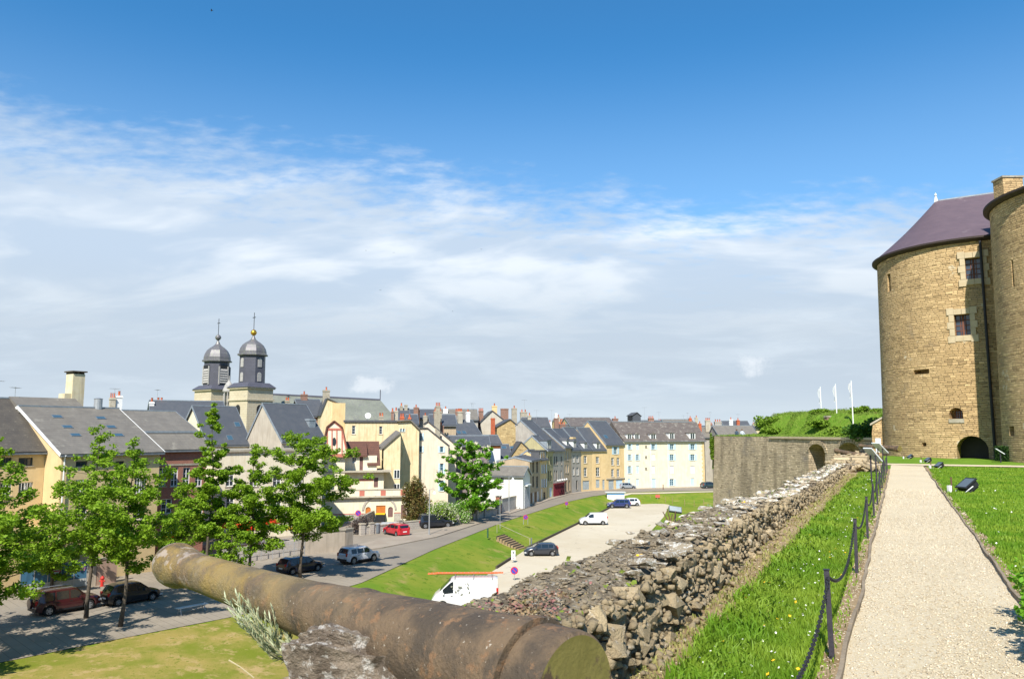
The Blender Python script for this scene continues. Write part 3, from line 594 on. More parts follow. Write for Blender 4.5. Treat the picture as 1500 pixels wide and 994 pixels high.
# church
def church():
    m_cs = mat('church_stone', (.56, .49, .36), (.47, .40, .28), kind='brick', bw=1., bh=.45, ms=.02, scale=.5, rough=.9, bump=.3, tint=.3, mc=(.3, .25, .17), c3=(.38, .33, .25), t3=.6)
    m_sl = mat('church_slate', (.10, .10, .125), (.075, .075, .095), kind='rows', bw=.5, bh=.28, scale=.6, rough=.5, bump=.3, ms=.02, tint=.4)
    m_pat = mat('weathered_slate', (.20, .21, .17), (.14, .15, .12), kind='streak', c3=(.11, .10, .12), st=.7, scale=.3, rough=.7)
    m_lead = mat('dome_lead', (.16, .15, .16), (.12, .115, .125), kind='streak', c3=(.24, .27, .18), st=.5, scale=.6, rough=.45, metal=.2)
    m_gold = mat('gilded', (.75, .42, .06), rough=.3, metal=.8); m_pale = mat('louvre', (.42, .40, .38), rough=.8)
    Y = 150.; rt = thing('church', 'church with two slate belfry towers and a long grey-green roof on the skyline', 'church', (*XY(366, Y), 0), R(-36))
    def tower(cx, cy, wid, zbot, zeave, zskirt, zdome, ztip, ball, style, name='tower'):
        b = MB(); w = wid/2; b.box(cx-w, cx+w, cy-w, cy+w, zbot, zeave)
        o = b.build(name, m_cs, rt)
        b = MB(); b.box(cx-w-.2, cx+w+.2, cy-w-.2, cy+w+.2, zeave-2.5, zeave-2.15); b.box(cx-w-.3, cx+w+.3, cy-w-.3, cy+w+.3, zeave-.3, zeave); b.build('cornice', m_cs, o)
        # arched openings of the stone stage
        b = MB()
        for ax in range(4):
            Mx = Matrix.Translation((cx, cy, 0)) @ Matrix.Rotation(ax*pi/2, 4, 'Z')
            hole = [(-.75, zeave-6), (.75, zeave-6)]+[(.75*cos(a), zeave-4.0+.75*sin(a)) for a in [pi*i/6 for i in range(7)]]
            b.prism([tuple(Mx @ Vector((p[0], -w-.03, p[1]))) for p in hole], (0, 0, 0), tuple(Mx.to_3x3() @ Vector((0, .2, 0))))
        b.build('belfry_opening', m_black, o)
        # skirt + octagon
        oc = lambda r, z: [(cx+r*cos(pi/8+k*pi/4), cy+r*sin(pi/8+k*pi/4), z) for k in range(8)]
        def ring(b, prof):
            k = len(b.v)
            for r, z in prof: b.v += oc(r/cos(pi/8), z)
            for i in range(len(prof)-1):
                for j in range(8): a = k+i*8+j; c = k+i*8+(j+1) % 8; b.f.append((a, c, c+8, a+8))
            b.f.append(tuple(k+j for j in range(8))[::-1]); e = k+(len(prof)-1)*8; b.f.append(tuple(e+j for j in range(8)))
        r8 = w*.80
        b = MB(); k = len(b.v); e = w+.45; b.v += [(cx-e, cy-e, zeave), (cx+e, cy-e, zeave), (cx+e, cy+e, zeave), (cx-e, cy+e, zeave)]
        b.v += [(cx+sx*r8*1.02, cy+sy*r8*1.02, zskirt) for sx, sy in ((-1, -1), (1, -1), (1, 1), (-1, 1))]
        b.f += [(0, 1, 5, 4), (1, 2, 6, 5), (2, 3, 7, 6), (3, 0, 4, 7), (4, 5, 6, 7), (3, 2, 1, 0)]; b.build('skirt_roof', m_sl, rt)
        b = MB(); ring(b, [(r8, zskirt-.6), (r8*.98, zdome)]); drum = b.build('drum', m_sl, rt)
        hd = ztip-zdome
        b = MB(); ring(b, [(r8*1.17, zdome), (r8*1.17, zdome+.25), (r8*1.06, zdome+.4), (r8*1.05, zdome+hd*.20), (r8*.98, zdome+hd*.34), (r8*.82, zdome+hd*.50), (r8*.58, zdome+hd*.62), (r8*.36, zdome+hd*.70), (r8*.20, zdome+hd*.78), (r8*.12, zdome+hd*.88), (.12, ztip)]); b.build('dome', m_lead, rt)
        b = MB(); b.lathe([(.05, -.62), (.4, -.45), (.62, 0), (.4, .45), (.05, .62)], (cx, cy, ztip+.4), 12); b.build('ball', m_gold if ball else m_lead, rt, smooth=True)
        b = MB(); b.tube([(cx, cy, ztip), (cx, cy, ztip+4.3)], .06, 5); b.box(cx-.45, cx+.45, cy-.05, cy+.05, ztip+3.3, ztip+3.42); b.build('cross', m_black, rt)
        for ax in range(8):
            Mx = Matrix.Translation((cx, cy, 0)) @ Matrix.Rotation(ax*pi/4, 4, 'Z'); hh = zdome-zskirt
            if style == 'louvre' and ax % 2 == 0:
                b = MB(); b.box(-1.0, 1.0, -r8-.05, -r8+.1, zskirt+.3, zdome-.8, Mx); b.build('louvre_opening', m_black, drum)
                b = MB()
                for i in range(6): z = zskirt+.5+i*(hh-2.0)/6; b.prism([tuple(Mx @ Vector(p)) for p in ((-.8, -r8-.2, z), (-.8, -r8-.06, z+.45), (-.8, -r8-.04, z+.35))], (0, 0, 0), tuple(Mx.to_3x3() @ Vector((1.6, 0, 0))))
                b.box(-1.1, -.85, -r8-.18, -r8, zskirt+.2, zdome-1, Mx); b.box(.85, 1.1, -r8-.18, -r8, zskirt+.2, zdome-1, Mx); b.build('louvres', m_pale, drum)
            elif style != 'louvre' and ax % 2 == 0:
                for zc_ in (zskirt+hh*.2, zskirt+hh*.72):
                    b = MB(); hole = [(-.42, zc_-.8), (.42, zc_-.8)]+[(.42*cos(a), zc_+.5+.42*sin(a)) for a in [pi*i/6 for i in range(7)]]
                    b.prism([tuple(Mx @ Vector((p[0], -r8-.07, p[1]))) for p in hole], (0, 0, 0), tuple(Mx.to_3x3() @ Vector((0, .15, 0)))); b.build('shuttered_window', m_pale, drum)
    z = lambda py, Yd=Y: zpy(366, py, Yd)
    tower(0, 0, 5.7, -10, z(568), z(561), z(521), z(490), True, 'win')
    # second tower placed from its own column in the picture
    inv = Matrix.Rotation(R(36), 3, 'Z'); o0 = Vector((*XY(366, Y), 0))
    def loc(px, Yd): p = Vector((*XY(px, Yd), 0))-o0; q_ = inv @ p; return q_.x, q_.y
    Y2 = 159.; x2, y2 = loc(313.5, Y2); tower(x2, y2, 5.8, -10, zpy(313, 571, Y2), zpy(313, 565, Y2), zpy(313, 530, Y2), zpy(313, 497, Y2), False, 'louvre')
    # open lantern between the towers
    x3, y3 = loc(332.5, 153.); b = MB()
    zl0, zl1 = zpy(332, 598, 153), zpy(332, 574, 153); b.box(x3-1.1, x3+1.1, y3-1.1, y3+1.1, zl0-3, zl0)
    for k in range(8): a = k*pi/4; b.tube([(x3+.9*cos(a), y3+.9*sin(a), zl0), (x3+.9*cos(a), y3+.9*sin(a), zl1)], .11, 5)
    b.lathe([(1.1, 0), (1.15, .3), (.9, .9), (.75, 1.4), (.3, 2.0), (.1, 2.4), (.05, 3.2)], (x3, y3, zl1), 12); b.build('lantern', m_pale, rt)
    b = MB(); x4, y4 = loc(334, 155.); zb = zpy(334, 600, 155); b.box(x4-3, x4+3, y4-.4, y4+.4, zb-8, zb); b.build('facade_wall', m_cs, rt)
    # nave roof: ridge measured at two columns
    p0 = Vector(loc(392, 163)); p1 = Vector(loc(556, 170)); z0 = zpy(392, 575.5, 163); z1 = zpy(556, 585.5, 170); zr_ = (z0+z1)/2
    d = (p1-p0).normalized(); nn_ = Vector((-d.y, d.x)); hw = 8.; ze = zr_-8.5; b = MB(); hip = p1+d*3.2
    C = lambda p, s_, z_: (p.x+nn_.x*s_, p.y+nn_.y*s_, z_)
    a0, a1 = C(p0-d*6, -hw, ze), C(hip, -hw, ze); b0, b1 = C(p0-d*6, hw, ze), C(hip, hw, ze); r0, r1 = C(p0-d*6, 0, z0), C(p1, 0, z1)
    m0, m1 = C(p0-d*6, -hw*.62, ze+4.4), C(hip-d*1.0, -hw*.62, ze+4.4)
    b.quad(a0, a1, m1, m0); b.quad(m0, m1, r1, r0); b.quad(b1, b0, r0, r1); b.quad(a1, b1, r1, m1); b.quad(b0, a0, m0, r0); b.build('nave_roof', m_pat, rt)
    b = MB(); b.prism([C(p0-d*6, -hw+.2, -10), C(hip-d*.2, -hw+.2, -10), C(hip-d*.2, hw-.2, -10), C(p0-d*6, hw-.2, -10)], (0, 0, 0), (0, 0, ze+10)); b.build('nave_wall', m_cs, rt)
    b = MB(); b.tube([r0, r1], .22, 6); b.tube([r1, (r1[0], r1[1], r1[2]+2.2)], .1, 5); b.build('ridge_cap', m_sl, rt)
    b = MB(); pm = p0+d*11; b.prism([C(pm-d*1.6, -hw*.75, ze+2.6), C(pm+d*1.6, -hw*.75, ze+2.6), C(pm, -hw*.75, ze+6)], (0, 0, 0), (nn_.x*4, nn_.y*4, 0)); b.build('roof_dormer', m_sl, rt)
church()
# house with salmon timbered gambrel gable
m_salmon = mat('salmon_paint', (.50, .17, .12), (.42, .14, .10), rough=.7)
m_rubb = mat('rubble_base', (.44, .40, .34), (.32, .28, .24), kind='rubble', bw=.4, bh=.25, ms=.03, scale=1, rough=.9, bump=.5, tint=.6, mc=(.5, .46, .4))
def villa():
    A = XY(474, 111); B = along(598, A, 76); h = House('house', 'cream villa with salmon timbered gambrel gable, orange doors and long terrace', A, B, ZS, 0, C_pale, depth=9)
    h.eave = h.uz(540, 728)[1]   # ground floor block up to terrace slab
    uz = h.uz
    for r_ in ((551, 740, 564.5, 758, 'odoor'), (535.5, 742, 543, 757, 'Aodoor'), (568.5, 742, 575.5, 757, 'Apdoor'), (587.5, 739, 594.5, 759.5, 'pdoor')):
        u0, z1 = uz(r_[0], r_[1]); u1, z0 = uz(r_[2], r_[3]); h.winm(u0, u1, max(z0, ZS+.05), z1, r_[4])
    w = MB(); w.sheet([(0, ZS), (h.L, ZS), (h.L, h.eave), (0, h.eave)], h.holes, lambda a, b: (a, 0, b), (0, .25, 0)); w.quad((0, h.d, ZS), (0, 0, ZS), (0, 0, h.eave), (0, h.d, h.eave)); w.quad((h.L, 0, ZS), (h.L, h.d, ZS), (h.L, h.d, h.eave), (h.L, 0, h.eave)); w.quad((h.L, h.d, ZS), (0, h.d, ZS), (0, h.d, h.eave), (h.L, h.d, h.eave)); h.part(w, 'wall', h.wall)
    zb = uz(590, 751)[1]; holesb = [(a, b, c_) for a, b, c_ in ((uz(535, 750)[0], uz(576, 750)[0], 0), (uz(587, 750)[0], uz(595, 750)[0], 0))]
    w = MB(); us = [0, holesb[0][0]-.1, holesb[0][1]+.1, holesb[1][0]-.05, holesb[1][1]+.05, h.L]
    for i in (0, 2, 4): w = MB(); w.box(us[i], us[i+1], -.06, -.004, ZS, zb); h.part(w, 'stone_plinth', m_rubb)
    w = MB()
    for i in (0, 2, 4): w = MB(); w.box(us[i], us[i+1], -.07, -.004, zb+.002, zb+.12); h.part(w, 'salmon_band', m_salmon)
    c = MB(); ua, ub = uz(533, 745)[0], uz(578, 745)[0]; um = (ua+ub)/2; ro = (ub-ua)/2
    for i in range(14):
        a0, a1 = pi*i/14, pi*(i+1)/14; za = uz(556, 757)[1]+1.0
        pts = [(um+ro*cos(a), 0, za+1.15*sin(a)*ro*.72) for a in (a0, a1)]+[(um+(ro+.28)*cos(a), 0, za+1.15*sin(a)*(ro*.72)+.28*sin(a)) for a in (a1, a0)]
        c.prism(pts, (0, -.1, 0), (0, -.005, 0))
    h.part(c, 'stone_arch', m_rubb)
    # terrace slab and parapet
    c = MB(); c.box(-.4, h.L+.5, -.55, h.d*.6, h.eave, h.eave+.22); h.part(c, 'terrace_slab', m_stack)
    zp = uz(560, 717)[1]; c = MB(); c.box(-.2, h.L+.2, -.25, 0, h.eave+.22, zp); c.box(h.L, h.L+.2, 0, h.d*.55, h.eave+.22, zp); po = h.part(c, 'parapet', C_pale)
    c = MB(); c.box(-.25, h.L+.25, -.32, .06, zp+.002, zp+.14); h.part(c, 'coping', m_stack, po)
    for px in (530, 561, 590): u_ = uz(px, 722)[0]; c = MB(); c.box(u_-.35, u_+.35, -.3, -.252, h.eave+.23, zp-.03); h.part(c, 'salmon_panel', m_salmon, po)
    # first floor, set back
    v1 = 2.2; u2 = uz(562, 705, v1)[0]; z2 = uz(530, 691, v1)[1]
    hs = [];
    def opening(x0, y0, x1, y1, m_, v, nm='shutter'):
        a, b = uz(x0, y1, v); c_, d_ = uz(x1, y0, v); hs.append([(a, b), (c_, b), (c_, d_), (a, d_)])
        g = MB(); g.box(a, c_, v+.1, v+.16, b, d_)
        for i in range(1, 4): xx = a+(c_-a)*i/4; g.box(xx-.02, xx+.02, v+.07, v+.1, b, d_)
        h.part(g, nm, m_)
    m_pl = MATS['pdoor'] if 'pdoor' in MATS else mat('plum_door', (.20, .11, .10))
    opening(547.5, 699, 554, 713.5, m_pl, v1); opening(511, 699, 515, 713, m_pl, v1)
    w = MB(); w.sheet([(0, h.eave+.22), (u2, h.eave+.22), (u2, z2), (0, z2)], hs, lambda a, b: (a, v1, b), (0, .2, 0)); w.quad((u2, v1, h.eave+.22), (u2, h.d, h.eave+.22), (u2, h.d, z2), (u2, v1, z2)); w.quad((0, h.d, h.eave), (0, v1, h.eave), (0, v1, z2), (0, h.d, z2)); h.part(w, 'upper_wall', C_pale)
    c = MB(); c.box(-.1, uz(548, 703, v1)[0]-.1, v1-.04, v1-.003, uz(530, 704, v1)[1], uz(530, 701, v1)[1]); h.part(c, 'salmon_band', m_salmon)
    c = MB(); c.box(-.3, uz(573, 690, v1-1)[0], v1-1.1, h.d, z2+.002, z2+.22); h.part(c, 'balcony_slab', m_stack)
    # second floor wing with tiled roof
    v2 = 3.0; u3 = uz(552, 680, v2)[0]; z3 = uz(520, 667, v2)[1]; hs.clear()
    opening(526.5, 668.5, 532, 689, m_pl, v2, 'door'); a, b = uz(515.5, 677.5, v2); c_, d_ = uz(522, 668.8, v2); hs.append([(a, b), (c_, b), (c_, d_), (a, d_)])
    g = MB(); g.box(a, c_, v2+.1, v2+.14, b, b+.08); g.box(a, c_, v2+.1, v2+.14, d_-.08, d_); 
    for q_ in (a, (a+c_)/2-.04, c_-.08): g.box(q_, q_+.08, v2+.09, v2+.15, b, d_)
    fo = h.part(g, 'window', m_frame); g = MB(); g.quad((a, v2+.13, b), (c_, v2+.13, b), (c_, v2+.13, d_), (a, v2+.13, d_)); h.part(g, 'pane', m_glass, fo)
    w = MB(); w.sheet([(0, z2+.22), (u3, z2+.22), (u3, z3), (0, z3)], hs, lambda p, q_: (p, v2, q_), (0, .2, 0)); w.quad((u3, v2, z2+.22), (u3, h.d, z2+.22), (u3, h.d, z3), (u3, v2, z3)); h.part(w, 'attic_wall', C_pale)
    zr3 = uz(530, 646, v2+3)[1]; ur = uz(548, 646, v2+3)[0]; ue = uz(556, 680, v2-.2)[0]; uw = uz(538, 680, v2-.2)[0]; zlow = uz(546, 680, v2-.2)[1]
    r = MB(); r.prism([(uw, v2-.25, zlow), (uw, v2+3, zr3), (uw, v2+3, zr3-.2), (uw, v2-.25, zlow-.18)], (0, 0, 0), (ue-uw+.1, 0, 0)); r.prism([(.3, v2-.45, z3+.02), (.3, v2+3, zr3), (.3, v2+3, zr3-.2), (.3, v2-.45, z3-.16)], (0, 0, 0), (uw-.3-.002, 0, 0))
    r.prism([(.3, v2+3, zr3), (.3, h.d+.3, z3), (.3, h.d+.3, z3-.2), (.3, v2+3, zr3-.2)], (0, 0, 0), (ur-.3+.6, 0, 0)); h.part(r, 'roof', S_tile)
    # gambrel gable in front
    v4 = .6; g4 = lambda px, py: uz(px, py, v4)
    pk, sl, sr, bl, br = g4(489.6, 617), g4(480, 625), g4(501, 626), g4(471, 667), g4(510, 668)
    out = [bl, br, sr, pk, sl]; w = MB(); w.prism([(p[0], v4, p[1]) for p in out], (0, 0, 0), (0, 4.5, 0))
    w.box(bl[0]+.4, br[0]-.4, v4+.6, v4+4, h.eave+.22, bl[1]); go = h.part(w, 'gambrel_gable', C_pale)
    def beam(p, q_, wd=.2):
        p, q_ = Vector(p), Vector(q_); d = (q_-p).normalized(); nn_ = Vector((-d.y, d.x))*wd/2; t = MB()
        t.prism([(x.x, v4-.07, x.y) for x in (p-nn_, q_-nn_, q_+nn_, p+nn_)], (0, 0, 0), (0, .065, 0)); h.part(t, 'timber', m_salmon, go)
    for a, b in ((bl, sl), (sl, pk), (pk, sr), (sr, br)): beam(a, b, .34)
    beam((bl[0], bl[1]+.1), (br[0], br[1]+.1), .45); beam(g4(479, 628.3), g4(502, 628.3), .3)
    for px in (479.5, 486.3, 493.4, 501): a, b = g4(px, 628.5), g4(px, 666); beam(a, b, .16)
    t = MB(); c4 = g4(489.5, 646.5); t.prism([(c4[0]+.28*cos(2*pi*i/12), v4-.05, c4[1]+.6*sin(2*pi*i/12)) for i in range(12)], (0, 0, 0), (0, .045, 0)); h.part(t, 'oval_window', m_glass, go)
    r = MB()
    for a, b in ((bl, sl), (sl, pk), (pk, sr), (sr, br)):
        a, b = Vector(a), Vector(b); d = (b-a).normalized(); nn_ = Vector((-d.y, d.x))
        r.prism([(x.x, v4-.25, x.y) for x in (a+nn_*.01-d*.05, b+nn_*.01+d*.02, b+nn_*.16+d*.02, a+nn_*.16-d*.05)], (0, 0, 0), (0, 5.2, 0))
    h.part(r, 'roof', S_tile, go)
    return h
villa()
# yellow house cluster behind the villa
h = mk('gabled yellow house with half slate roof and corner buttress, left of the church roof', XY(469, 137), 72, 493, 612, C_yellow, 9)
h.gable([(0, h.uz(469, 607)[1]), h.uz(479, 583.5), (h.L, h.uz(493, 590)[1])], S_slate)
h.chim(473, 483, 571, 3.5, m_stack, 1, dz=4); h.chim(446, 453, 576, 6, m_brick2, 1, dz=4) if False else None
w = MB(); a = h.uz(488, 590, -.8)[0]; b = h.uz(506, 590, -.8)[0]; w.box(a, b, -.8, 2, ZS, h.uz(500, 590, -.8)[1]); h.part(w, 'buttress', C_ochre)
h = mk('slate roofed house with brick flank in front of the church nave', XY(441, 142), 60, 474, 608, m_brick2, 8)
h.side(4, h.uz(462, 586, 4)[1], mats=S_slate); h.chim(441, 450, 577, 4, m_brick2, 1, dz=5); h.chim(418, 424, 586, 3, m_stack, 2, dz=5)
h = mk('long yellow house with flat dark roof edge, in front of the church nave', XY(505, 134), 80, 583, 618, C_yellow, 10)
for r_ in ((515.5, 623, 520.5, 635.5), (555.5, 624, 560, 635.5)): h.win(*r_, 'w')
h.flatroof(S_dark, slab=.35)
for px, py in ((558, 606),): h.chim(px-3, px+4, py+3, 3, m_stack, 2)
h.chim(573, 577, 602, 3, m_brick2, 1); h.chim(577.5, 583, 601, 3.5, m_stack, 1)
c = MB(); uu, zz = h.uz(539, 609, 2); Mx = Matrix.Translation((uu, 2, zz)) @ Matrix.Rotation(R(75), 4, 'X'); k = len(c.v); c.lathe([(.02, 0), (.3, .05), (.52, .18), (.5, .2)], (0, 0, 0), 14); c.v = [tuple(Mx @ Vector(p)) for p in c.v]; c.box(uu-.04, uu+.04, 2, 2.08, zz-1.2, zz); h.part(c, 'satellite_dish', m_white)
A9 = XY(560, 122); h = mk('tall blotchy yellow house with shed roof and paired white windows, right of the villa', A9, 82, 614, 700, C_yellow, 10)
for r_ in ((586.5, 627.5, 588.5, 632), (590.5, 627.5, 592.5, 632)): h.win(*r_, 'b')
h.eave = h.uz(583, 617)[1]; e2 = h.uz(612, 629)[1]; uk = h.uz(601, 616)[0]; ud = h.uz(583, 630)[0]
out = [(0, ZS), (h.L, ZS), (h.L, e2), (uk, h.uz(601, 616)[1]), (ud, h.eave), (ud, h.uz(587, 636)[1]), (0, h.uz(560, 658)[1])]
w = MB(); h._front(w, out); w.prism([(p[0], .26, p[1]) for p in out], (0, 0, 0), (0, h.d, 0)); h.part(w, 'wall', C_yellow)
r = MB()
for a, b in ((out[6], out[5]), (out[4], out[3]), (out[3], out[2])):
    a, b = Vector(a), Vector(b); d = (b-a).normalized(); nn_ = Vector((-d.y, d.x)); b = b-nn_*.0
    a, b = (a, b) if nn_.y > 0 else (b, a); nn_ = nn_ if nn_.y > 0 else -nn_
    a = a-(b-a).normalized()*.2
    r.prism([(x.x, -.45, x.y) for x in (a+nn_*.01, b+nn_*.01, b+nn_*.2, a+nn_*.2)], (0, 0, 0), (0, h.d+.6, 0))
h.part(r, 'roof', S_grey)
p_ = [(h.uz(562, 656, -4)), (h.uz(587, 634, -4))]; wz = MB(); wz.prism([(p_[0][0], -4, ZS), (p_[1][0], -4, ZS), (p_[1][0], -4, p_[1][1]), (p_[0][0], -4, p_[0][1])], (0, 0, 0), (0, 3.99, 0)); h.part(wz, 'wing_wall', C_yellow)
r = MB(); a, b = Vector(p_[0]), Vector(p_[1]); d = (b-a).normalized(); nn_ = Vector((-d.y, d.x)); a = a-d*.5; r.prism([(x.x, -4.3, x.y) for x in (a+nn_*.01, b+nn_*.01, b+nn_*.22, a+nn_*.22)], (0, 0, 0), (-.6, 4.3, .3)); h.part(r, 'wing_roof', S_grey)
for (x0, y0, x1, y1) in ((577, 687.5, 585.5, 700.5), (577, 708, 585.5, 720)):
    (a, z1), (b, z0) = h.uz(x0, y0, -4), h.uz(x1, y1, -4); f = MB(); t = .08
    for q0, q1, r0, r1 in ((a, a+t, z0, z1), (b-t, b, z0, z1), (a+t, b-t, z0, z0+t), (a+t, b-t, z1-t, z1), ((a+b)/2-.05, (a+b)/2+.05, z0+t, z1-t)): f.box(q0, q1, -4.09, -4.004, r0, r1)
    fo = h.part(f, 'window', m_frame); f = MB(); f.box(a+t, b-t, -4.04, -4.006, z0+t, z1-t); h.part(f, 'pane', m_glass, fo)
# pinkish white house with blue windows
A10 = XY(613, 124); h = mk('pinkish white gabled house with blue windows and dark verge, left of the chestnut tree', A10, 84, 657, 650, C_white, 10)
for r_ in ((613.6, 634, 618.4, 645), (613.6, 653, 618.4, 662), (644.5, 653.5, 649.5, 662.5), (644.5, 678.5, 649.5, 694.5), (644.5, 703, 649.5, 719)): h.win(*r_, 'b')
h.gable([(0, h.uz(613, 627)[1]), h.uz(626, 627), (h.L, h.uz(657, 652)[1])], S_dark)
h.chim(638, 645, 594, 9, m_stack, 3, dz=6)
A11 = XY(622, 133); h = mk('second white gable standing just behind the pinkish one, brick chimney on its verge', A11, 84, 668.5, 650, C_white, 10)
h.win(643.5, 638, 648, 643.5, 'w'); h.gable([(0, h.uz(622, 620)[1]), h.uz(627, 617), (h.L, h.uz(668, 652)[1])], S_dark)
h.chim(636, 647, 602, 3, m_stack, 3, dz=6); h.chim(642, 650, 623, 1.5, m_brick2, 1, dz=4)
h = mk('house with stone gable and slate roof with two skylights, behind the white gables', XY(667, 150), 64, 707, 640, m_ystone, 9)
vr, zr = h.vz(652, 616); h.side(vr, zr, mats=S_slate, ov=.1); h.skylight(672, 634, .7, 1); h.skylight(679.5, 634, .7, 1)
h.chim(671, 677, 602, 4.5, m_stack, 4, dz=4); h.chim(683, 688, 603, 5, m_white, 1, dz=4)
h = mk('low dark roofed house behind the chestnut tree, plum coloured wall', XY(655, 136), 84, 716, 652, mat('plum_render', (.22, .17, .17), (.18, .14, .14)), 8)
h.win(705.5, 654.5, 709, 663, 'w'); h.side(3.5, h.uz(690, 639, 3.5)[1], mats=S_slate)
h = mk('small house with orange eaves board and white wall, right of the chestnut tree', XY(714, 143), 74, 733, 650, m_white, 6)
h.side(3, h.uz(722, 638, 3)[1], mats=S_dark); c = MB(); c.box(0, h.L, -.15, -.01, h.eave-.7, h.eave-.1); h.part(c, 'eaves_board', MATS['orange_wood'])
h = mk('white walled house with slate roof and square skylights, low between the stone gables', XY(722, 150), 82, 748, 670, m_white, 8)
h.side(4.5, h.uz(745, 651.5, 4.5)[1], mats=S_slate); h.skylight(738, 656, .9, .9); h.skylight(751, 656, .9, .9)
# white low building with grey roof by the street
B12 = XY(766, 131); A12 = (B12[0]-8.2*.961, B12[1]+8.2*.276); h = House('house', 'low white building with grey roof and garage door, before the tan house', A12, B12, ZS, 0, cream('bright', (.70, .67, .62), (.66, .63, .57), c3=(.66, .63, .58), st=.2), depth=4.6); h.eave = h.uz(764, 696)[1]
for r_ in ((713, 698.5, 717.5, 707.5), (732.5, 698, 738, 708)): h.win(*r_, 'w')
zr = h.uz(773, 684, 2.4)[1]; h.side(2.4, zr, mats=S_grey)
c = MB(); c.box(h.L+.004, h.L+.08, .6, h.d-.6, ZS, ZS+3.6)
for i in range(8): y_ = .7+i*(h.d-1.4)/8; c.box(h.L+.08, h.L+.12, y_, y_+.08, ZS+.1, ZS+3.5)
h.part(c, 'garage_door', mat('pale_grey_door', (.5, .51, .52)))
c = MB(); c.box(h.L+.004, h.L+.5, 1, h.d-1, ZS+3.7, ZS+3.95); h.part(c, 'door_hood', m_white)
# ---- row of street houses
ROWP = [(776, 741), (791.5, 733.6), (801, 730.5), (810.5, 728), (826.5, 724.8), (837.5, 722.4), (851.5, 720.4), (867.5, 719), (888, 717.8), (915, 716)]
RP = gp(ROWP, ZS)
def row(i, label, eave_px, eave_py, wall, roofm, wins, ridge=None, depth=9, dorm=(), chims=(), hat='flat', base=ZS, extra=None, zr=3.2):
    h = House('house', label, RP[i], RP[i+1], base, 0, wall, depth=depth); h.eave = h.uz(eave_px, eave_py)[1]
    for w_ in wins: h.win(*w_)
    v = depth/2; z_r = h.uz(ridge[0], ridge[1], v)[1] if ridge else h.eave+zr
    h.side(v, z_r, mats=roofm, ov=.02)
    for d_ in dorm: h.dormer(*d_, hat=hat)
    for c_ in chims: h.chim(*c_)
    return h
g2 = lambda xs_, rows_, k='d': [(a, y0, b, y1, k) for a, b in xs_ for y0, y1 in rows_]
h = row(0, 'tan stone house with tall narrow windows, first of the street row beside the white building', 776, 675, C_tan, S_dark, g2([(780, 782.4), (785.6, 788.2)], [(675.8, 692), (697, 713.5)]) + [(777, 721.5, 779.6, 737, 'door'), (780.6, 720.5, 782.6, 736, 'wdoor'), (783.6, 720, 786, 735, 'door'), (787.2, 719, 789.6, 733.5, 'wdoor')], zr=.6, depth=5.5)
h = row(1, 'narrow ochre house with lilac shutters and a glazed black dormer', 793, 672.5, C_ochre, S_dark, g2([(794, 796), (797.4, 799.6)], [(680, 692.5), (701, 713)], 'x') + [(793, 715, 795, 731, 'wdoor'), (796, 720, 799, 731, 'd')], zr=1.6, depth=5, dorm=[(790, 660, 799.5, 671.5, MATS['slate_dark'])])
h = row(2, 'tall narrow olive grey house with pale blue ground floor', 803, 658.5, cream('olive', (.42, .37, .20), (.35, .31, .17), c3=(.24, .2, .13), st=.4), S_dark, g2([(803, 804.6), (806.4, 808)], [(668, 680), (689, 704)]) + [(805, 713.5, 809, 727.5, 'bdoor')], zr=2.6, depth=6, dorm=[(801, 645, 807.5, 657.5, S_zinc if False else m_zinc)])
w = MB(); w.box(.02, h.L-.02, -.05, -.004, ZS, h.uz(805, 707)[1]); w.v = [(x, y-.0, z) for x, y, z in w.v]
h = row(3, 'grey four storey house with dark red shop front and white globe lamps', 812, 659, C_grey, S_dark, g2([(811.6, 813), (814.6, 816.4), (821.6, 823)], [(668, 680), (688.5, 702)]), ridge=(800, 617), depth=14)
c = MB(); z1 = h.uz(818, 708)[1]; c.box(.1, h.L-.1, -.12, -.004, ZS, z1)
for i in range(9): a = .2+(h.L-.4)*i/9; c.box(a, a+.08, -.17, -.12, ZS+.05, z1-.5)
c.box(0, h.L, -.35, -.004, z1, z1+.15); so_ = h.part(c, 'shop_front', MATS['dark_red_door'] if 'dark_red_door' in MATS else mat('dark_red_door', (.20, .02, .03)))
c = MB(); a = h.L*.62; c.box(a, h.L-.5, -.16, -.122, ZS+.05, z1-.6); h.part(c, 'shop_opening', mat('deep_red', (.05, .005, .01)), so_)
for i in range(5): c = MB(); c.lathe([(.02, -.2), (.17, -.12), (.2, 0), (.17, .12), (.02, .2)], (h.L*(i+.5)/5, -.75, z1+.75), 8); c.tube([(h.L*(i+.5)/5, -.75, z1+.6), (h.L*(i+.5)/5, -.02, z1+.45)], .03, 4); h.part(c, 'globe_lamp', m_white, so_, smooth=True)
h = row(4, 'weathered beige house with white paired windows and window boxes, right of the red shop', 832, 654, C_tan, S_dark, g2([(828, 829.6), (831, 832.8)], [(661, 673.5), (680, 692)], 'w') + [(828, 700, 831, 720, 'd'), (833, 703, 835, 718, 'd')], zr=3.6, depth=9, dorm=[(829.5, 645, 833, 653)], hat='g')
h = row(5, 'grey stone house with white windows over brown sills and tall dormer, middle of the row', 843, 658, C_grey, S_slate, g2([(838.8, 841.6), (844.2, 847.6)], [(665.3, 677), (684, 695.5)], 'w') + [(844, 703, 846.4, 717, 'd')], zr=4.2, depth=9, dorm=[(839.5, 646, 844, 656)], hat='g', chims=[(837, 841, 640, 1, C_ochre, 0, 5)])
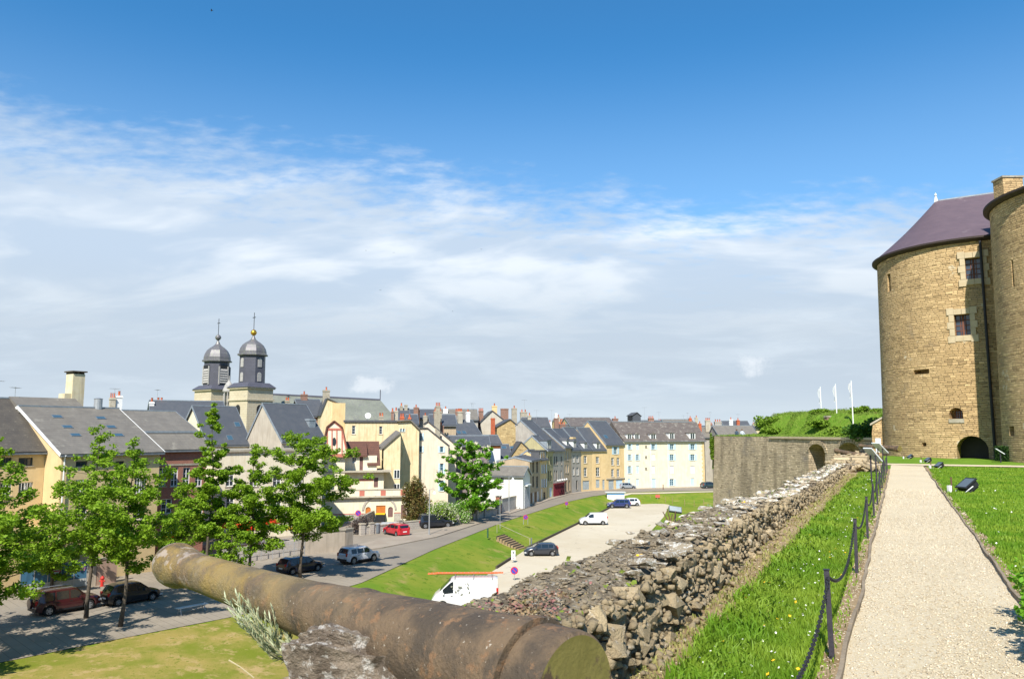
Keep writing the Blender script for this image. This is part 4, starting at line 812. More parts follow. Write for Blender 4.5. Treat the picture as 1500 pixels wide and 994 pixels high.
h = row(6, 'ochre house with pale shop window, left of the twin dormered ochre house', 860, 658, C_ochre, S_slate, [(855, 667, 859.8, 678, 'w'), (855, 684.5, 860, 697.5, 'w'), (853.5, 703.5, 863.5, 717, 'gdoor')], zr=4.6, depth=10, dorm=[(855.4, 648.5, 860, 657.5)], hat='g')
h = row(7, 'ochre house with flower boxes and two pale green ground floor doors', 878, 658, C_ochre, S_slate, [(873, 668.5, 877.8, 678, 'w'), (873, 684, 878.5, 697.5, 'w'), (873, 702, 878.5, 714, 'gdoor'), (882.5, 702, 886, 716.5, 'gdoor')], zr=4.6, depth=10, dorm=[(873, 648.5, 879, 657.5)], hat='g', chims=[(850.5, 858.5, 631, 5, m_stack, 2)])
h = row(8, 'taller ochre house with paired windows and pale blue garage, beside the long cream building', 900, 650, C_ochre, S_slate, [(899, 653.5, 904, 665, 'b'), (895.4, 670, 899.6, 681, 'w'), (903.4, 670, 907.6, 681, 'w'), (895.4, 686.5, 899.6, 698, 'w'), (903.4, 686.5, 907.6, 698, 'w'), (891.5, 702.5, 899.5, 716.5, 'gdoor'), (902.5, 702, 912, 715, 'bdoor')], zr=5.0, depth=11)
h.skylight(887, 640, 1., 1.)
c = MB(); zc_ = h.uz(900, 701)[1]; c.box(0, h.L, -.2, -.004, zc_, zc_+.2); h.part(c, 'cornice', m_stack)
# H21 long cream building
A21 = RP[9]; Bq = G(1033, 712.8, ZS); h = House('house', 'long cream building with pale blue shutters and five dormers, closing the street', A21, (Bq.x, Bq.y), ZS, 0, C_pale, depth=12); h.eave = h.uz(960, 646)[1]
rows_ = [(649.8, 658.3), (665, 674), (682, 693), (701, 711)]
for i, (y0, y1) in enumerate(rows_):
    if i < 3: h.win(920.6, y0, 924.4, y1, 'b')
    h.win(932, y0, 936, y1, 's' if i != 1 else 'b')
    if i < 3: h.win(945.3, y0+2.5, 947.6, y0+5.8, 'd')
    if i < 3: h.win(954.6, y0, 959.6, y1, 'bSS'[i])
    h.win(981.4, y0, 987, y1, 'bbSb'[i]); h.win(1011.6, y0, 1017.6, y1, 'bbSs'[i]) if i != 3 else h.win(1011.6, y0-1, 1017, y1, 's')
h.win(955, 700.5, 961, 714, 'bdoor'); h.win(919.6, 700.5, 923.5, 710, 's')
zr = h.uz(960, 617.5, 5.5)[1]; ua = h.uz(901, 617, 6)[0]; ub = h.uz(1020, 617, 6)[0]
w = MB(); h._front(w, [(0, ZS), (h.L, ZS), (h.L, h.eave), (0, h.eave)]); w.quad((h.L, 0, ZS), (h.L, 12, ZS), (h.L, 12, h.eave), (h.L, 0, h.eave)); w.quad((h.L, 12, ZS), (0, 12, ZS), (0, 12, h.eave), (h.L, 12, h.eave)); w.quad((0, 12, ZS), (0, 0, ZS), (0, 0, h.eave), (0, 6, zr), (0, 12, h.eave)); h.part(w, 'wall', C_pale)
r = MB(); e = h.eave+.004; r.quad((-.05, -.4, e), (h.L+.35, -.4, e), (ub, 6, zr), (-.05, 6, zr)); r.quad((h.L+.35, -.4, e), (h.L+.35, 12.4, e), (ub, 6, zr)); r.quad((h.L+.35, 12.4, e), (-.05, 12.4, e), (-.05, 6, zr), (ub, 6, zr)); r.quad((-.05, 12.4, e), (-.05, -.4, e), (-.05, 6, zr)); r.quad((-.05, 12.4, e), (h.L+.35, 12.4, e), (h.L+.35, -.4, e), (-.05, -.4, e)); h.part(r, 'roof', S_brown)
h.prof = [(0, h.eave), (6, zr)]
for x0, x1 in ((918, 925.5), (929, 936.8), (952.3, 961), (980, 988), (1010, 1018.6)): h.dormer(x0, 635.5 if x0 < 975 else 634, x1, 643.6, m_white, S_brown, hat='g' if x0 < 975 else 'flat')
g = MB(); g.box(-.1, h.L+.4, -.52, -.4, e-.15, e+.02); h.part(g, 'gutter', m_gutter)
for i in range(22):
    q = MB(); z0 = ZS+.1+i*(h.eave-ZS-.2)/22; wd = .75 if i % 2 else .5; q.box(h.L-wd, h.L+.02, -.035, -.003, z0, z0+(h.eave-ZS)/22-.06); h.part(q, 'quoin', C_ochre)
for u_ in (h.L*.32, h.L*.535): q = MB(); q.tube([(u_, -.1, ZS), (u_, -.1, h.eave-.1)], .05, 5); h.part(q, 'downpipe', m_white)
q = MB(); q.box(-.0, h.L, 5.85, 6.15, zr-.05, zr+.1); h.part(q, 'ridge_cap', m_zinc); h21 = h
# ---- second line and skyline houses
def back(label, px, Y, bear, pB, eave, ridge, wall, roofm, vr=4.5, depth=9, gab=None, chims=(), ants=()):
    h = mk(label, XY(px, Y), bear, pB, eave, wall, depth)
    if gab: h.gable([(0, h.uz(*gab[0])[1]), h.uz(*gab[1]), (h.L, h.uz(*gab[2])[1])], roofm)
    else: h.side(vr, h.uz((px+pB)/2, ridge, vr)[1], mats=roofm, ov=.1)
    for c_ in chims: h.chim(*c_)
    for a in ants: h.antenna(*a)
    return h
C_pl2 = cream('gable2', (.50, .46, .38), (.43, .39, .31), c3=(.34, .3, .24), st=.5)
back('stone gabled house with orange brick flue on its verge, above the small slate roofs', 728, 158, 84, 786, 640, 0, m_ystone, S_slate, gab=((728, 625), (747, 614), (786, 646)), chims=[(719, 725, 612, .5, m_pot, 0, 9), (777.5, 784.5, 631, .5, m_brick2, 1, 4)], depth=12)
back('grey rendered gabled house behind the stone gable, two large brick chimneys', 704, 172, 84, 752, 637, 0, C_pl2, S_dark, gab=((704, 618), (721, 601.5), (750, 626)), chims=[(720.5, 728, 594, 4, C_ochre, 1, 4), (733.5, 744.5, 598, 2, m_brick2, 0, 6), (749.5, 757, 597.5, 3, m_stack, 1, 5), (762, 772, 603, 6, m_stack, 2, 5), (701, 708, 601, 4, m_brick2, 4, 7), (699.6, 703, 614, 2, m_brick2, 0, 5)], depth=12, ants=[(768, 585, 600, 6), (691, 590, 612, 3)])
back('small stone gabled house with slate roof stepping down to the street row', 743, 149, 84, 783, 674, 0, m_ystone, S_slate, gab=((743, 675), (763, 647), (784, 666)), depth=7)
back('slate roofed house with zinc cheek and chimney behind the tan stone house', 785, 154, 70, 800, 668, 645, m_zinc, S_slate, vr=4, depth=8)
back('lowest brick flanked lean-to house directly behind the white building', 730, 141, 84, 771, 678, 674, m_brick, S_dark, vr=3, depth=6)
back('slate roofed house with white stack, between the grey and tan street houses', 826, 190, 78, 850, 640, 622, C_tan, S_dark, chims=[(803, 808, 618, 3, m_white, 1), (812, 818, 612, 4, m_brick2, 0), (820, 828, 621, 1, m_brick2, 3), (812.5, 816, 605, 6, m_white, 0)], ants=[(808, 600, 612, 4)])
back('brown hipped roofed house with cream wall behind the twin ochre houses', 836, 192, 82, 903, 624, 612, C_yellow, S_brown, vr=7, depth=14, chims=[(897, 905, 612.5, 6, m_brick2, 1), (831, 838, 626, 2, m_stack, 1)])
back('dark slate roof sloping down behind the taller ochre house', 868, 188, 80, 914, 642, 621, C_grey, S_slate, vr=6, depth=12)
back('slate hung attic house with dark gable poking above the long cream building', 927, 215, 85, 939, 620, 0, S_slate, S_dark, gab=((927, 608), (933, 604), (939, 609)), depth=6, chims=[(920.5, 924, 608.5, 1, m_black, 0, 3)])
back('house ridge with broad orange potted stack behind the long cream building', 945, 214, 88, 972, 625, 616, C_tan, S_dark, chims=[(949.5, 957.5, 612, 4, m_brick2, 3)], ants=[(944, 596, 614, 4), (965, 603, 614, 4)])
back('low grey roofed house right of the broad orange stack', 975, 222, 88, 1019, 622, 614.5, C_pale, S_grey, chims=[(1009, 1013, 612, 3, m_pot, 1), (1018, 1022, 611, 5, m_stack, 1)], ants=[(1001, 608, 616, 3), (1007, 604, 616, 3)])
back('grey walled house with row of orange pots between the cream building and the bastion', 1032, 196, 88, 1056, 640, 626, C_grey, S_grey, chims=[(1033, 1040, 615, 2, m_stack, 3), (1046.5, 1056, 617, 1, C_grey, 3, 9), (1023, 1027, 620, 2, m_pot, 1)], ants=[(1040, 603, 616, 3)])
back('blue shuttered house with white gable near the bastion edge', 1066, 205, 86, 1104, 634, 617, m_white, S_slate, chims=[(1068, 1073, 614, 2, m_white, 1), (1079, 1083, 615, 2, m_pot, 1)], ants=[(1081, 606, 616, 3)])
back('long grey slate roof beside the bastion shrubs', 1054, 190, 86, 1112, 640, 624, C_grey, S_grey, vr=5)
back('long low grey roofed house on the skyline left of the grey gable', 640, 168, 84, 700, 614, 600, C_grey, S_grey, vr=5, chims=[(649.5, 656, 598.5, 3, m_white, 1), (667, 677, 602, 2, m_brick2, 4), (606, 613, 596, 2, m_brick2, 1)], ants=[(645, 592, 602, 3), (693, 590, 604, 4)])
back('house with pyramid slate turret left of the skyline chimneys', 584, 150, 80, 600, 618, 599, C_grey, S_slate, chims=[(586, 590, 594, 4, m_stack, 1), (592.5, 597, 592.5, 4, m_stack, 0)])
back('long slate roof crossing the skyline above the pinkish house', 598, 172, 84, 655, 612, 600, C_grey, S_slate, vr=5, chims=[(608, 615, 601, -2, m_brick2, 2), (620, 626, 608, -3, m_stack, 1)])
back('little slate gable with orange pots, between yellow house and pinkish house', 596, 130, 80, 612, 620, 608, C_grey, S_slate, vr=3, depth=6, chims=[(586, 592, 610, 1, m_pot, 2, 3), (598, 602, 611, 1, m_pot, 1, 3)])
back('dark slate roofed house in a row with white and brick stacks, above the chestnut tree', 630, 140, 82, 668, 622, 608, C_tan, S_slate, chims=[(635, 640, 601, 3, m_brick2, 1), (640, 647, 607, 0, m_stack, 2)])
back('grey roofed house right of the pale brick stack, on the skyline', 768, 170, 84, 806, 625, 612, C_grey, S_dark, chims=[(773, 778, 608, 3, m_stack, 1)], ants=[(786, 600, 612, 3)])
back('orange tiled roofed house on the skyline right of the big dark roof', 815, 210, 84, 838, 625, 614, C_ochre, mat('orange_tile', (.40, .14, .07), (.3, .11, .06), kind='rows', bw=.4, bh=.3), chims=[(816, 820, 610, 3, m_stack, 1)], ants=[(834, 606, 614, 3)])
# far filler roofs so that the town goes on
spots_ = [(566, 'above the yellow house roof edge'), (592, 'left of the pyramid turret'), (618, 'above the pinkish gable'), (660, 'above the stone gable with skylights'), (690, 'left of the big brick stacks'), (788, 'right of the tall aerial'), (812, 'above the grey street house'), (850, 'above the stone street house'), (880, 'above the twin ochre houses'), (955, 'behind the slate hung attic'), (1000, 'above the third dormer bay'), (1030, 'by the long cream roof hip'), (1060, 'above the grey gabled house'), (1092, 'just left of the bastion mound')]
for i, (px, wh) in enumerate(spots_):
    Y = rnd.uniform(225, 290); wpx = rnd.uniform(26, 42); ey = 632-rnd.uniform(3, 8)*200/Y; ry = ey-rnd.uniform(6, 9)*200/Y*.8; kd = i % 4
    back(['grey ridged', 'dark slated', 'brown tiled', 'weathered slate'][kd]+' distant town house '+wh, px, Y, 84+rnd.uniform(-12, 8), px+wpx, ey, ry, rnd.choice([C_tan, C_grey, C_yellow, C_pl2]), [S_grey, S_dark, S_brown, S_slate][kd], chims=[(px+wpx*.3, px+wpx*.3+4, ry-3, 4, rnd.choice([m_brick2, m_stack]), 2, 4)])
# ================================================================== CASTLE, RAMPART, TERRACE
PD = Vector((.4415, .8973, 0)).normalized(); PR = Vector((PD.y, -PD.x, 0))
def st(s, t, z=0.): p = PD*s+PR*t; return Vector((p.x, p.y, z))
def to_st(p): return p[0]*PD.x+p[1]*PD.y, p[0]*PR.x+p[1]*PR.y
m_lawn = mat('bright_lawn', (.10, .20, .018), (.16, .26, .03), scale=.7, amt=.6, c3=(.20, .22, .05), s3=2.2, t3=.62, w3=.15, rough=1, bump=.8, bscale=25, spec=.05)
m_path = mat('gravel_path', (.50, .405, .26), (.58, .475, .31), scale=.55, amt=.5, c3=(.62, .56, .44), s3=60., t3=.52, w3=.06, c4=(.30, .24, .17), s4=85., t4=.60, rough=1, bump=1., bscale=70, bd=.015)
m_dirt = mat('dirt', (.24, .16, .08), (.36, .26, .15), scale=2.2, amt=.6, c3=(.48, .39, .26), s3=30., t3=.60, c4=(.13, .15, .03), s4=5., t4=.60, rough=1, bump=1., bscale=40, bd=.03)
stone_kw = dict(kind='vor', scale=.35, rough=.95, bump=.9, bd=.06, bscale=6)
m_tow = mat('castle_stone', (.62, .44, .23), (.45, .305, .15), bw=.38, bh=.12, ms=.042, warp=.16, tint=.9, mort=.15, mort2=.6, mc=(.20, .13, .07), c3=(.34, .25, .15), s3=.7, t3=.56, w3=.2, cyl=6.4, c4=(.60, .50, .34), s4=.5, t4=.62, **stone_kw)
m_towf = mat('castle_stone_flat', (.62, .44, .23), (.45, .305, .15), bw=.38, bh=.12, ms=.042, warp=.16, tint=.9, mort=.15, mort2=.6, mc=(.20, .13, .07), c3=(.34, .25, .15), s3=.7, t3=.56, w3=.2, **stone_kw)
m_surr = mat('pale_surround', (.52, .43, .29), (.45, .36, .23), scale=2, rough=.9, bump=.3)
m_bast = mat('bastion_stone', (.60, .48, .32), (.43, .34, .22), stain=.5, bw=.40, bh=.17, ms=.05, warp=.25, tint=.8, mort=.3, mc=(.12, .10, .07), c3=(.22, .19, .155), s3=.16, t3=.52, w3=.18, c4=(.45, .36, .25), s4=1.1, t4=.64, **stone_kw)
m_roofc = slate('castle', (.135, .095, .11), (.105, .075, .09), c3=(.20, .16, .17), s3=.5, t3=.6)
# terrace ground
TER = [st(-14, -1.9), st(36.5, -1.9), st(36.5, -3.2), st(46, -4.0), (27, 60), (31, 72), (34, 82), (90, 110), (110, 20), (40, -30)]
ss_ = np.arange(-14, 62, .5); tt_ = np.concatenate([np.arange(-4.0, 4.1, .25), np.arange(5, 60, 2.)])
V = []; Fq = []
def hgt(s, t): return .03*noise.noise((s*.35, t*.6, 0)) + (0 if t > -1.2 else (t+1.2)*-.05)
for i, s_ in enumerate(ss_):
    for t_ in tt_: p = st(s_, t_, hgt(s_, t_)); V.append(tuple(p))
nt = len(tt_)
for i in range(len(ss_)-1):
    for j in range(nt-1):
        if tt_[j] < -2.3: continue
        Fq.append((i*nt+j, i*nt+j+1, (i+1)*nt+j+1, (i+1)*nt+j))
me_ = raw('terrace_lawn', V, Fq, m_lawn, smooth=True, nper=4); tag(me_, kind='structure')
def strip(name, m, f0, f1, s0, s1, dz, step=.15, nt=3):
    V = []; Fq = []; n_ = int((s1-s0)/step)+1
    for i in range(n_+1):
        s_ = s0+(s1-s0)*i/n_
        for j in range(nt+1):
            t_ = f0(s_)*(1-j/nt)+f1(s_)*j/nt; V.append(tuple(st(s_, t_, hgt(s_, t_)+(dz if 0 < j < nt or dz > .0 else dz))))
    for i in range(n_):
        for j in range(nt): a = i*(nt+1)+j; Fq.append((a, a+1, a+nt+2, a+nt+1))
    return tag(raw(name, V, Fq, m, smooth=True, nper=4), kind='structure')
nz = lambda s, k=1., q=0.: noise.noise((s*k, q, 3.1))
el = lambda s: -.44+.03*nz(s, .5, 1)+.012*nz(s, 1.7, 5)-.10*max(0, 1-s/6)*0
er = lambda s: .995+.05*nz(s, .45, 2)+.02*nz(s, 2., 8)+.10*max(0, 4.5-s)*0
strip('gravel_path', m_path, el, er, -10, 46, .026)
strip('dirt_strip', m_dirt, lambda s: -.62-.05*nz(s, 2., 4), lambda s: el(s)+.01, -10, 40, .016)
strip('dirt_strip', m_dirt, lambda s: er(s)-.01, lambda s: er(s)+.13+.09*nz(s, 1.3, 6)+.05*nz(s, 4., 7), -10, 44, .016)
strip('dirt_strip', m_dirt, lambda s: -2.22, lambda s: -1.42+.12*nz(s, .9, 9)+.07*nz(s, 3.5, 7), -10, 36, .016)
cr = mb = MB()
pp = [st(44.5, -1.5), st(44.5, 12), st(46.6, 12), st(46.6, -3)]; mb.quad(*[(p.x, p.y, .03) for p in pp]); tag(mb.build('cross_path', m_path), kind='structure')
# wooden path edging
m_board = mat('weathered_board', (.30, .24, .17), (.20, .155, .105), kind='streak', c3=(.12, .09, .06), scale=2, rough=.9, bump=.5)
def edging(f, w, h, s0, s1, label, seg=2.4):
    rt = thing('path_edging', label, 'edging', tuple(st(s0, f(s0), 0))); inv = rt.location.copy(); s_ = s0
    while s_ < s1:
        e = min(s_+seg*(.85+.3*rnd.random()), s1); b = MB(); k = 8; o_ = rnd.uniform(-.008, .008); pts = [s_+(e-s_)*i/k for i in range(k+1)]
        for i in range(k):
            a, c_ = pts[i], pts[i+1]-(.012 if i == k-1 else 0)
            q = [st(x, f(x)+y+o_, -.02)-inv for x, y in ((a, -w/2), (c_, -w/2), (c_, w/2), (a, w/2))]; zz = h+.012*nz(a, 1.2, 11)
            b.prism(q, (0, 0, 0), (0, 0, zz+.02))
        b.build('board', m_board, rt); s_ = e
edging(el, .03, .075, 1, 36, 'weathered wooden board edging along the left side of the gravel path, by the chain posts')
edging(er, .03, .07, 1, 43, 'thin dark wavy edging board along the right side of the gravel path, beside the lawn')
# --- towers
def cut(obj, cutters):
    for c in cutters:
        md = obj.modifiers.new('b', 'BOOLEAN'); md.operation = 'DIFFERENCE'; md.solver = 'EXACT'; md.object = c
    dg = bpy.context.evaluated_depsgraph_get(); me = bpy.data.meshes.new_from_object(obj.evaluated_get(dg)); obj.modifiers.clear(); obj.data = me
    for c in cutters: bpy.data.objects.remove(c)
def cyl_hit(px, py, C, Rr):
    d = ray(px, py); a = d.x**2+d.y**2; ox, oy = -C[0], -C[1]; b = 2*(ox*d.x+oy*d.y); c_ = ox*ox+oy*oy-Rr*Rr; disc = b*b-4*a*c_
    if disc < 0: disc = 0
    t = (-b-math.sqrt(disc))/(2*a); p = O+d*t; return p, math.atan2(p.y-C[1], p.x-C[0])
def tower(name_label, C, Rr, ztop, zbot, openings, batter=.25):
    rt = thing('castle_tower', name_label, 'tower', (C[0], C[1], 0)); seg = 128; b = MB(); prof = [(Rr+batter, zbot), (Rr+batter*.8, zbot+2)]+[(Rr+batter*.8*(1-(i+1)/12), zbot+2+(ztop-zbot-2)*(i+1)/12) for i in range(12)]
    b.lathe(prof, (0, 0, 0), seg); w = b.build('wall', m_tow, rt)
    cs = []; fin = []
    for (x0, y0, x1, y1, kind, dep) in openings:
        pm, am = cyl_hit((x0+x1)/2, (y0+y1)/2, C, Rr+.1); pa, _ = cyl_hit(x0, (y0+y1)/2, C, Rr+.1); pb, _ = cyl_hit(x1, (y0+y1)/2, C, Rr+.1)
        z1 = cyl_hit((x0+x1)/2, y0, C, Rr+.1)[0].z; z0 = cyl_hit((x0+x1)/2, y1, C, Rr+.1)[0].z; wd = (Vector((pb.x, pb.y))-Vector((pa.x, pa.y))).length
        M4 = Matrix.Rotation(am-pi/2, 4, 'Z')    # local +y radial outward, x tangential
        if kind == 'arch': hole = [(-wd/2, z0-.3), (wd/2, z0-.3)]+[(wd/2*cos(a), max(z0, z1-wd/2)+(z1-max(z0, z1-wd/2))*sin(a)) for a in [pi*i/12 for i in range(13)]]
        elif kind == 'niche': hole = [(-wd/2, z0), (wd/2, z0), (wd/2, z0+(z1-z0)*.5)]+[(wd/2*cos(a), z0+(z1-z0)*.5+(z1-z0)*.5*sin(a)) for a in [pi*i/10 for i in range(1, 10)]]+[(-wd/2, z0+(z1-z0)*.5)]
        else: hole = [(-wd/2, z0), (wd/2, z0), (wd/2, z1), (-wd/2, z1)]
        c = MB(); c.prism([tuple(M4 @ Vector((p[0], Rr+1.5, p[1]))) for p in hole], (0, 0, 0), tuple(M4.to_3x3() @ Vector((0, -(dep+1.5), 0)))); co = c.build('cutter', None, rt); cs.append(co); fin.append((M4, wd, z0, z1, kind, dep, hole))
        bmc = bmesh.new(); bmc.from_mesh(co.data); bmesh.ops.recalc_face_normals(bmc, faces=bmc.faces); bmc.to_mesh(co.data)
    bmc = bmesh.new(); bmc.from_mesh(w.data); bmesh.ops.recalc_face_normals(bmc, faces=bmc.faces); bmc.to_mesh(w.data)
    bpy.context.view_layer.update(); cut(w, cs)
    for (M4, wd, z0, z1, kind, dep, hole) in fin:
        y = Rr-dep+.12
        if kind in ('win', 'niche', 'arch'):
            zz1 = z1; f = MB(); g = MB()
            nxp, nzp = (3, 4) if kind == 'win' else (3, 3)
            if kind == 'niche': wd_, z0_, z1_ = wd*.5, z0+.03, z0+(z1-z0)*.72
            elif kind == 'arch': wd_, z0_, z1_ = wd, z0-.2, z1
            else: wd_, z0_, z1_ = wd, z0, z1
            if kind != 'arch':
                for i in range(nxp+1): x = -wd_/2+wd_*i/nxp; f.box(x-.025, x+.025, y, y+.05, z0_, z1_, M4)
                for i in range(nzp+1): z = z0_+(z1_-z0_)*i/nzp; f.box(-wd_/2, wd_/2, y+.003, y+.045, z-.025, z+.025, M4)
                if kind == 'win': f.box(-.06, .06, y-.02, y+.07, z0_, z1_, M4)
                fo = f.build('window', mat('red_brown_frame', (.16, .07, .05)), rt)
                g.box(-wd_/2, wd_/2, y-.03, y+.01, z0_, z1_, M4); g.build('pane', glassm('leaded_glass', (.04, .06, .09)), fo)
            else:
                g.box(-wd/2, wd/2, Rr-dep+.1, Rr-dep+.3, z0-.3, z1, M4); g.build('door', m_black, rt)
        if kind == 'win':
            # pale dressed stones, each its own block, proud of the wall
            hh = (z1-z0)/3
            for sx in (-1, 1):
                for k in range(-1, 4):
                    wq = .42 if k % 2 else .3; b = MB(); xa = sx*(wd/2+.01); xb = sx*(wd/2+wq); b.box(min(xa, xb), max(xa, xb), Rr-.35, Rr+.13-(wd/2+wq)**2/(2*Rr)*.55, z0+k*hh+.01, z0+(k+1)*hh-.01, M4); b.build('dressed_stone', m_surr, rt)
            for xa, xb in ((-wd/2, -.01), (.01, wd/2)):
                for zb_ in (z1+.01, z0-hh*.8): b = MB(); b.box(xa, xb, Rr-.35, Rr+.12, zb_, zb_+hh*.78, M4); b.build('dressed_stone', m_surr, rt)
        if kind in ('niche',):
            b = MB(); b.box(-wd/2-.05, wd/2+.05, Rr-.3, Rr+.22, z0-.26, z0-.01, M4); b.build('sill', m_stack, rt)
        if kind in ('niche', 'arch'):
            base = z0+(z1-z0)*.5 if kind == 'niche' else max(z0, z1-wd/2); ht = z1-base; nq = 9 if kind == 'niche' else 15; thk = .32 if kind == 'niche' else .38
            for i in range(nq):
                a0, a1 = pi*i/nq+.01, pi*(i+1)/nq-.01; b = MB()
                b.prism([tuple(M4 @ Vector((x, Rr-.3, z))) for x, z in ((wd/2*cos(a0)*1.01, base+ht*1.01*sin(a0)), ((wd/2+thk)*cos(a0), base+(ht+thk)*sin(a0)), ((wd/2+thk)*cos(a1), base+(ht+thk)*sin(a1)), (wd/2*cos(a1)*1.01, base+ht*1.01*sin(a1)))], (0, 0, 0), tuple(M4.to_3x3() @ Vector((0, .40, 0)))); b.build('arch_stone', m_surr if kind == 'niche' else m_towf, rt)
    return rt, w
C1 = (33.2, 55.0); R1 = 6.35; ZT = P(1440, 347, 49.3).z
rt1, w1 = tower('big round sandstone castle tower with purple slate roof, two mullioned windows and an arched door', C1, R1, ZT, -.8,
    [(1414, 377, 1438, 408, 'win', .45), (1398, 460, 1421, 491, 'win', .45), (1298.5, 401, 1303, 427, 'slit', .8), (1338, 541, 1361, 547.5, 'slit', .6), (1391, 597, 1411, 613, 'niche', .6), (1352, 648, 1358.5, 653, 'slit', .6), (1401, 638, 1448, 673, 'arch', 1.6)])
# roof
def troof(rt, C, Rr, zt, a1, a2, name='roof'):
    b = MB(); n_ = 96; e = Rr+.32; a1 = Vector(a1); a2 = Vector(a2); d = a2-a1; ring = []; tops = []
    for i in range(n_):
        t = 2*pi*i/n_; p = Vector((e*cos(t), e*sin(t), zt)); ring.append(p); k = max(0, min(1, ((p-a1).x*d.x+(p-a1).y*d.y)/(d.x**2+d.y**2))); tops.append(a1+d*k)
    K = 8
    for i in range(n_):
        j = (i+1) % n_
        for q in range(K):
            f0, f1 = q/K, (q+1)/K; sag = lambda f: -.5*sin(pi*f)*.4
            b.quad(*[tuple(A_.lerp(B_, f)+Vector((0, 0, sag(f)))) for A_, B_, f in ((ring[i], tops[i], f0), (ring[j], tops[j], f0), (ring[j], tops[j], f1), (ring[i], tops[i], f1))])
    me = b.build(name, m_roofc, rt, smooth=False); g = MB(); g.lathe([(Rr-.1, zt-.24), (Rr+.14, zt-.20), (e+.02, zt-.07), (e+.02, zt+.05), (Rr-.1, zt+.05)], (0, 0, 0), 96); g.build('eaves', mat('dark_eaves', (.05, .035, .03), rough=.7), rt)
o1 = Vector((C1[0], C1[1], 0)); ap1 = P(1371, 294, 57.5)-o1; ap2 = P(1480, 279, 55.5)-o1
troof(rt1, C1, R1, ZT, ap1, ap2)
b = MB(); b.tube([ap1+Vector((0, 0, -.05)), ap2+Vector((0, 0, -.02))], .1, 6); b.build('ridge_cap', m_zinc, rt1)
b = MB(); b.lathe([(.16, -.2), (.12, .1), (.05, .35), (.1, .42), (.02, .6)], tuple(ap1), 8); b.build('finial', m_white, rt1)
p_, _a = cyl_hit(1441, 350, C1, R1); b = MB(); pq = cyl_hit(1446, 500, C1, R1+.3)[0]; b.tube([(pq.x-C1[0], pq.y-C1[1], -.1), (pq.x-C1[0], pq.y-C1[1], ZT-.3)], .085, 8); b.build('downpipe', m_black, rt1)
C2 = (33.0, 40.8); R2 = 6.3; 
C2 = (34.6, 43.2); R2 = 6.35
rt2, w2 = tower('nearer round castle tower at the right edge, its eaves curving up out of the frame', C2, R2, P(1480, 302, 45.3).z, -.8, [(1481, 624, 1488, 638, 'slit', .6), (1459+22, 380, 1459+25, 420, 'slit', .5)])
ZT2 = P(1480, 302, 45.3).z
troof(rt2, C2, R2, ZT2, (0, 0, ZT2+6.5), (6, -1, ZT2+6.5)) if False else troof(rt2, C2, R2, ZT2, (1.5, 0, ZT2+2.2), (8, -1, ZT2+2.2))
# link wall between the towers and the keep behind
mb = MB(); rtk = thing('castle_link_wall', 'flat sandstone wall joining the two round castle towers', 'wall', (38, 49, 0)); mb.box(-6.2, 9, -6, 1.2, -.8, ZT-.05); mb.build('wall', m_towf, rtk, rz=None)
ch = P(1476, 264, 47.5); mb = MB(); hw_ = 0.62; mb.box(ch.x-38-hw_, ch.x-38+hw_, ch.y-49-.5, ch.y-49+.5, ZT-.2, ch.z); mb.build('chimney', m_towf, rtk); mb = MB(); mb.box(ch.x-38-hw_-.06, ch.x-38+hw_+.06, ch.y-49-.56, ch.y-49+.56, ch.z+.003, ch.z+.12); mb.build('cap', m_stack, rtk)
mb = MB(); kt = thing('castle_curtain_wall', 'tall sandstone castle wall running off to the right beyond the nearer tower', 'wall', (38, 30, 0)); mb.box(1, 14, -22, 9, -.8, 15.5); mb.build('wall', m_towf, kt)
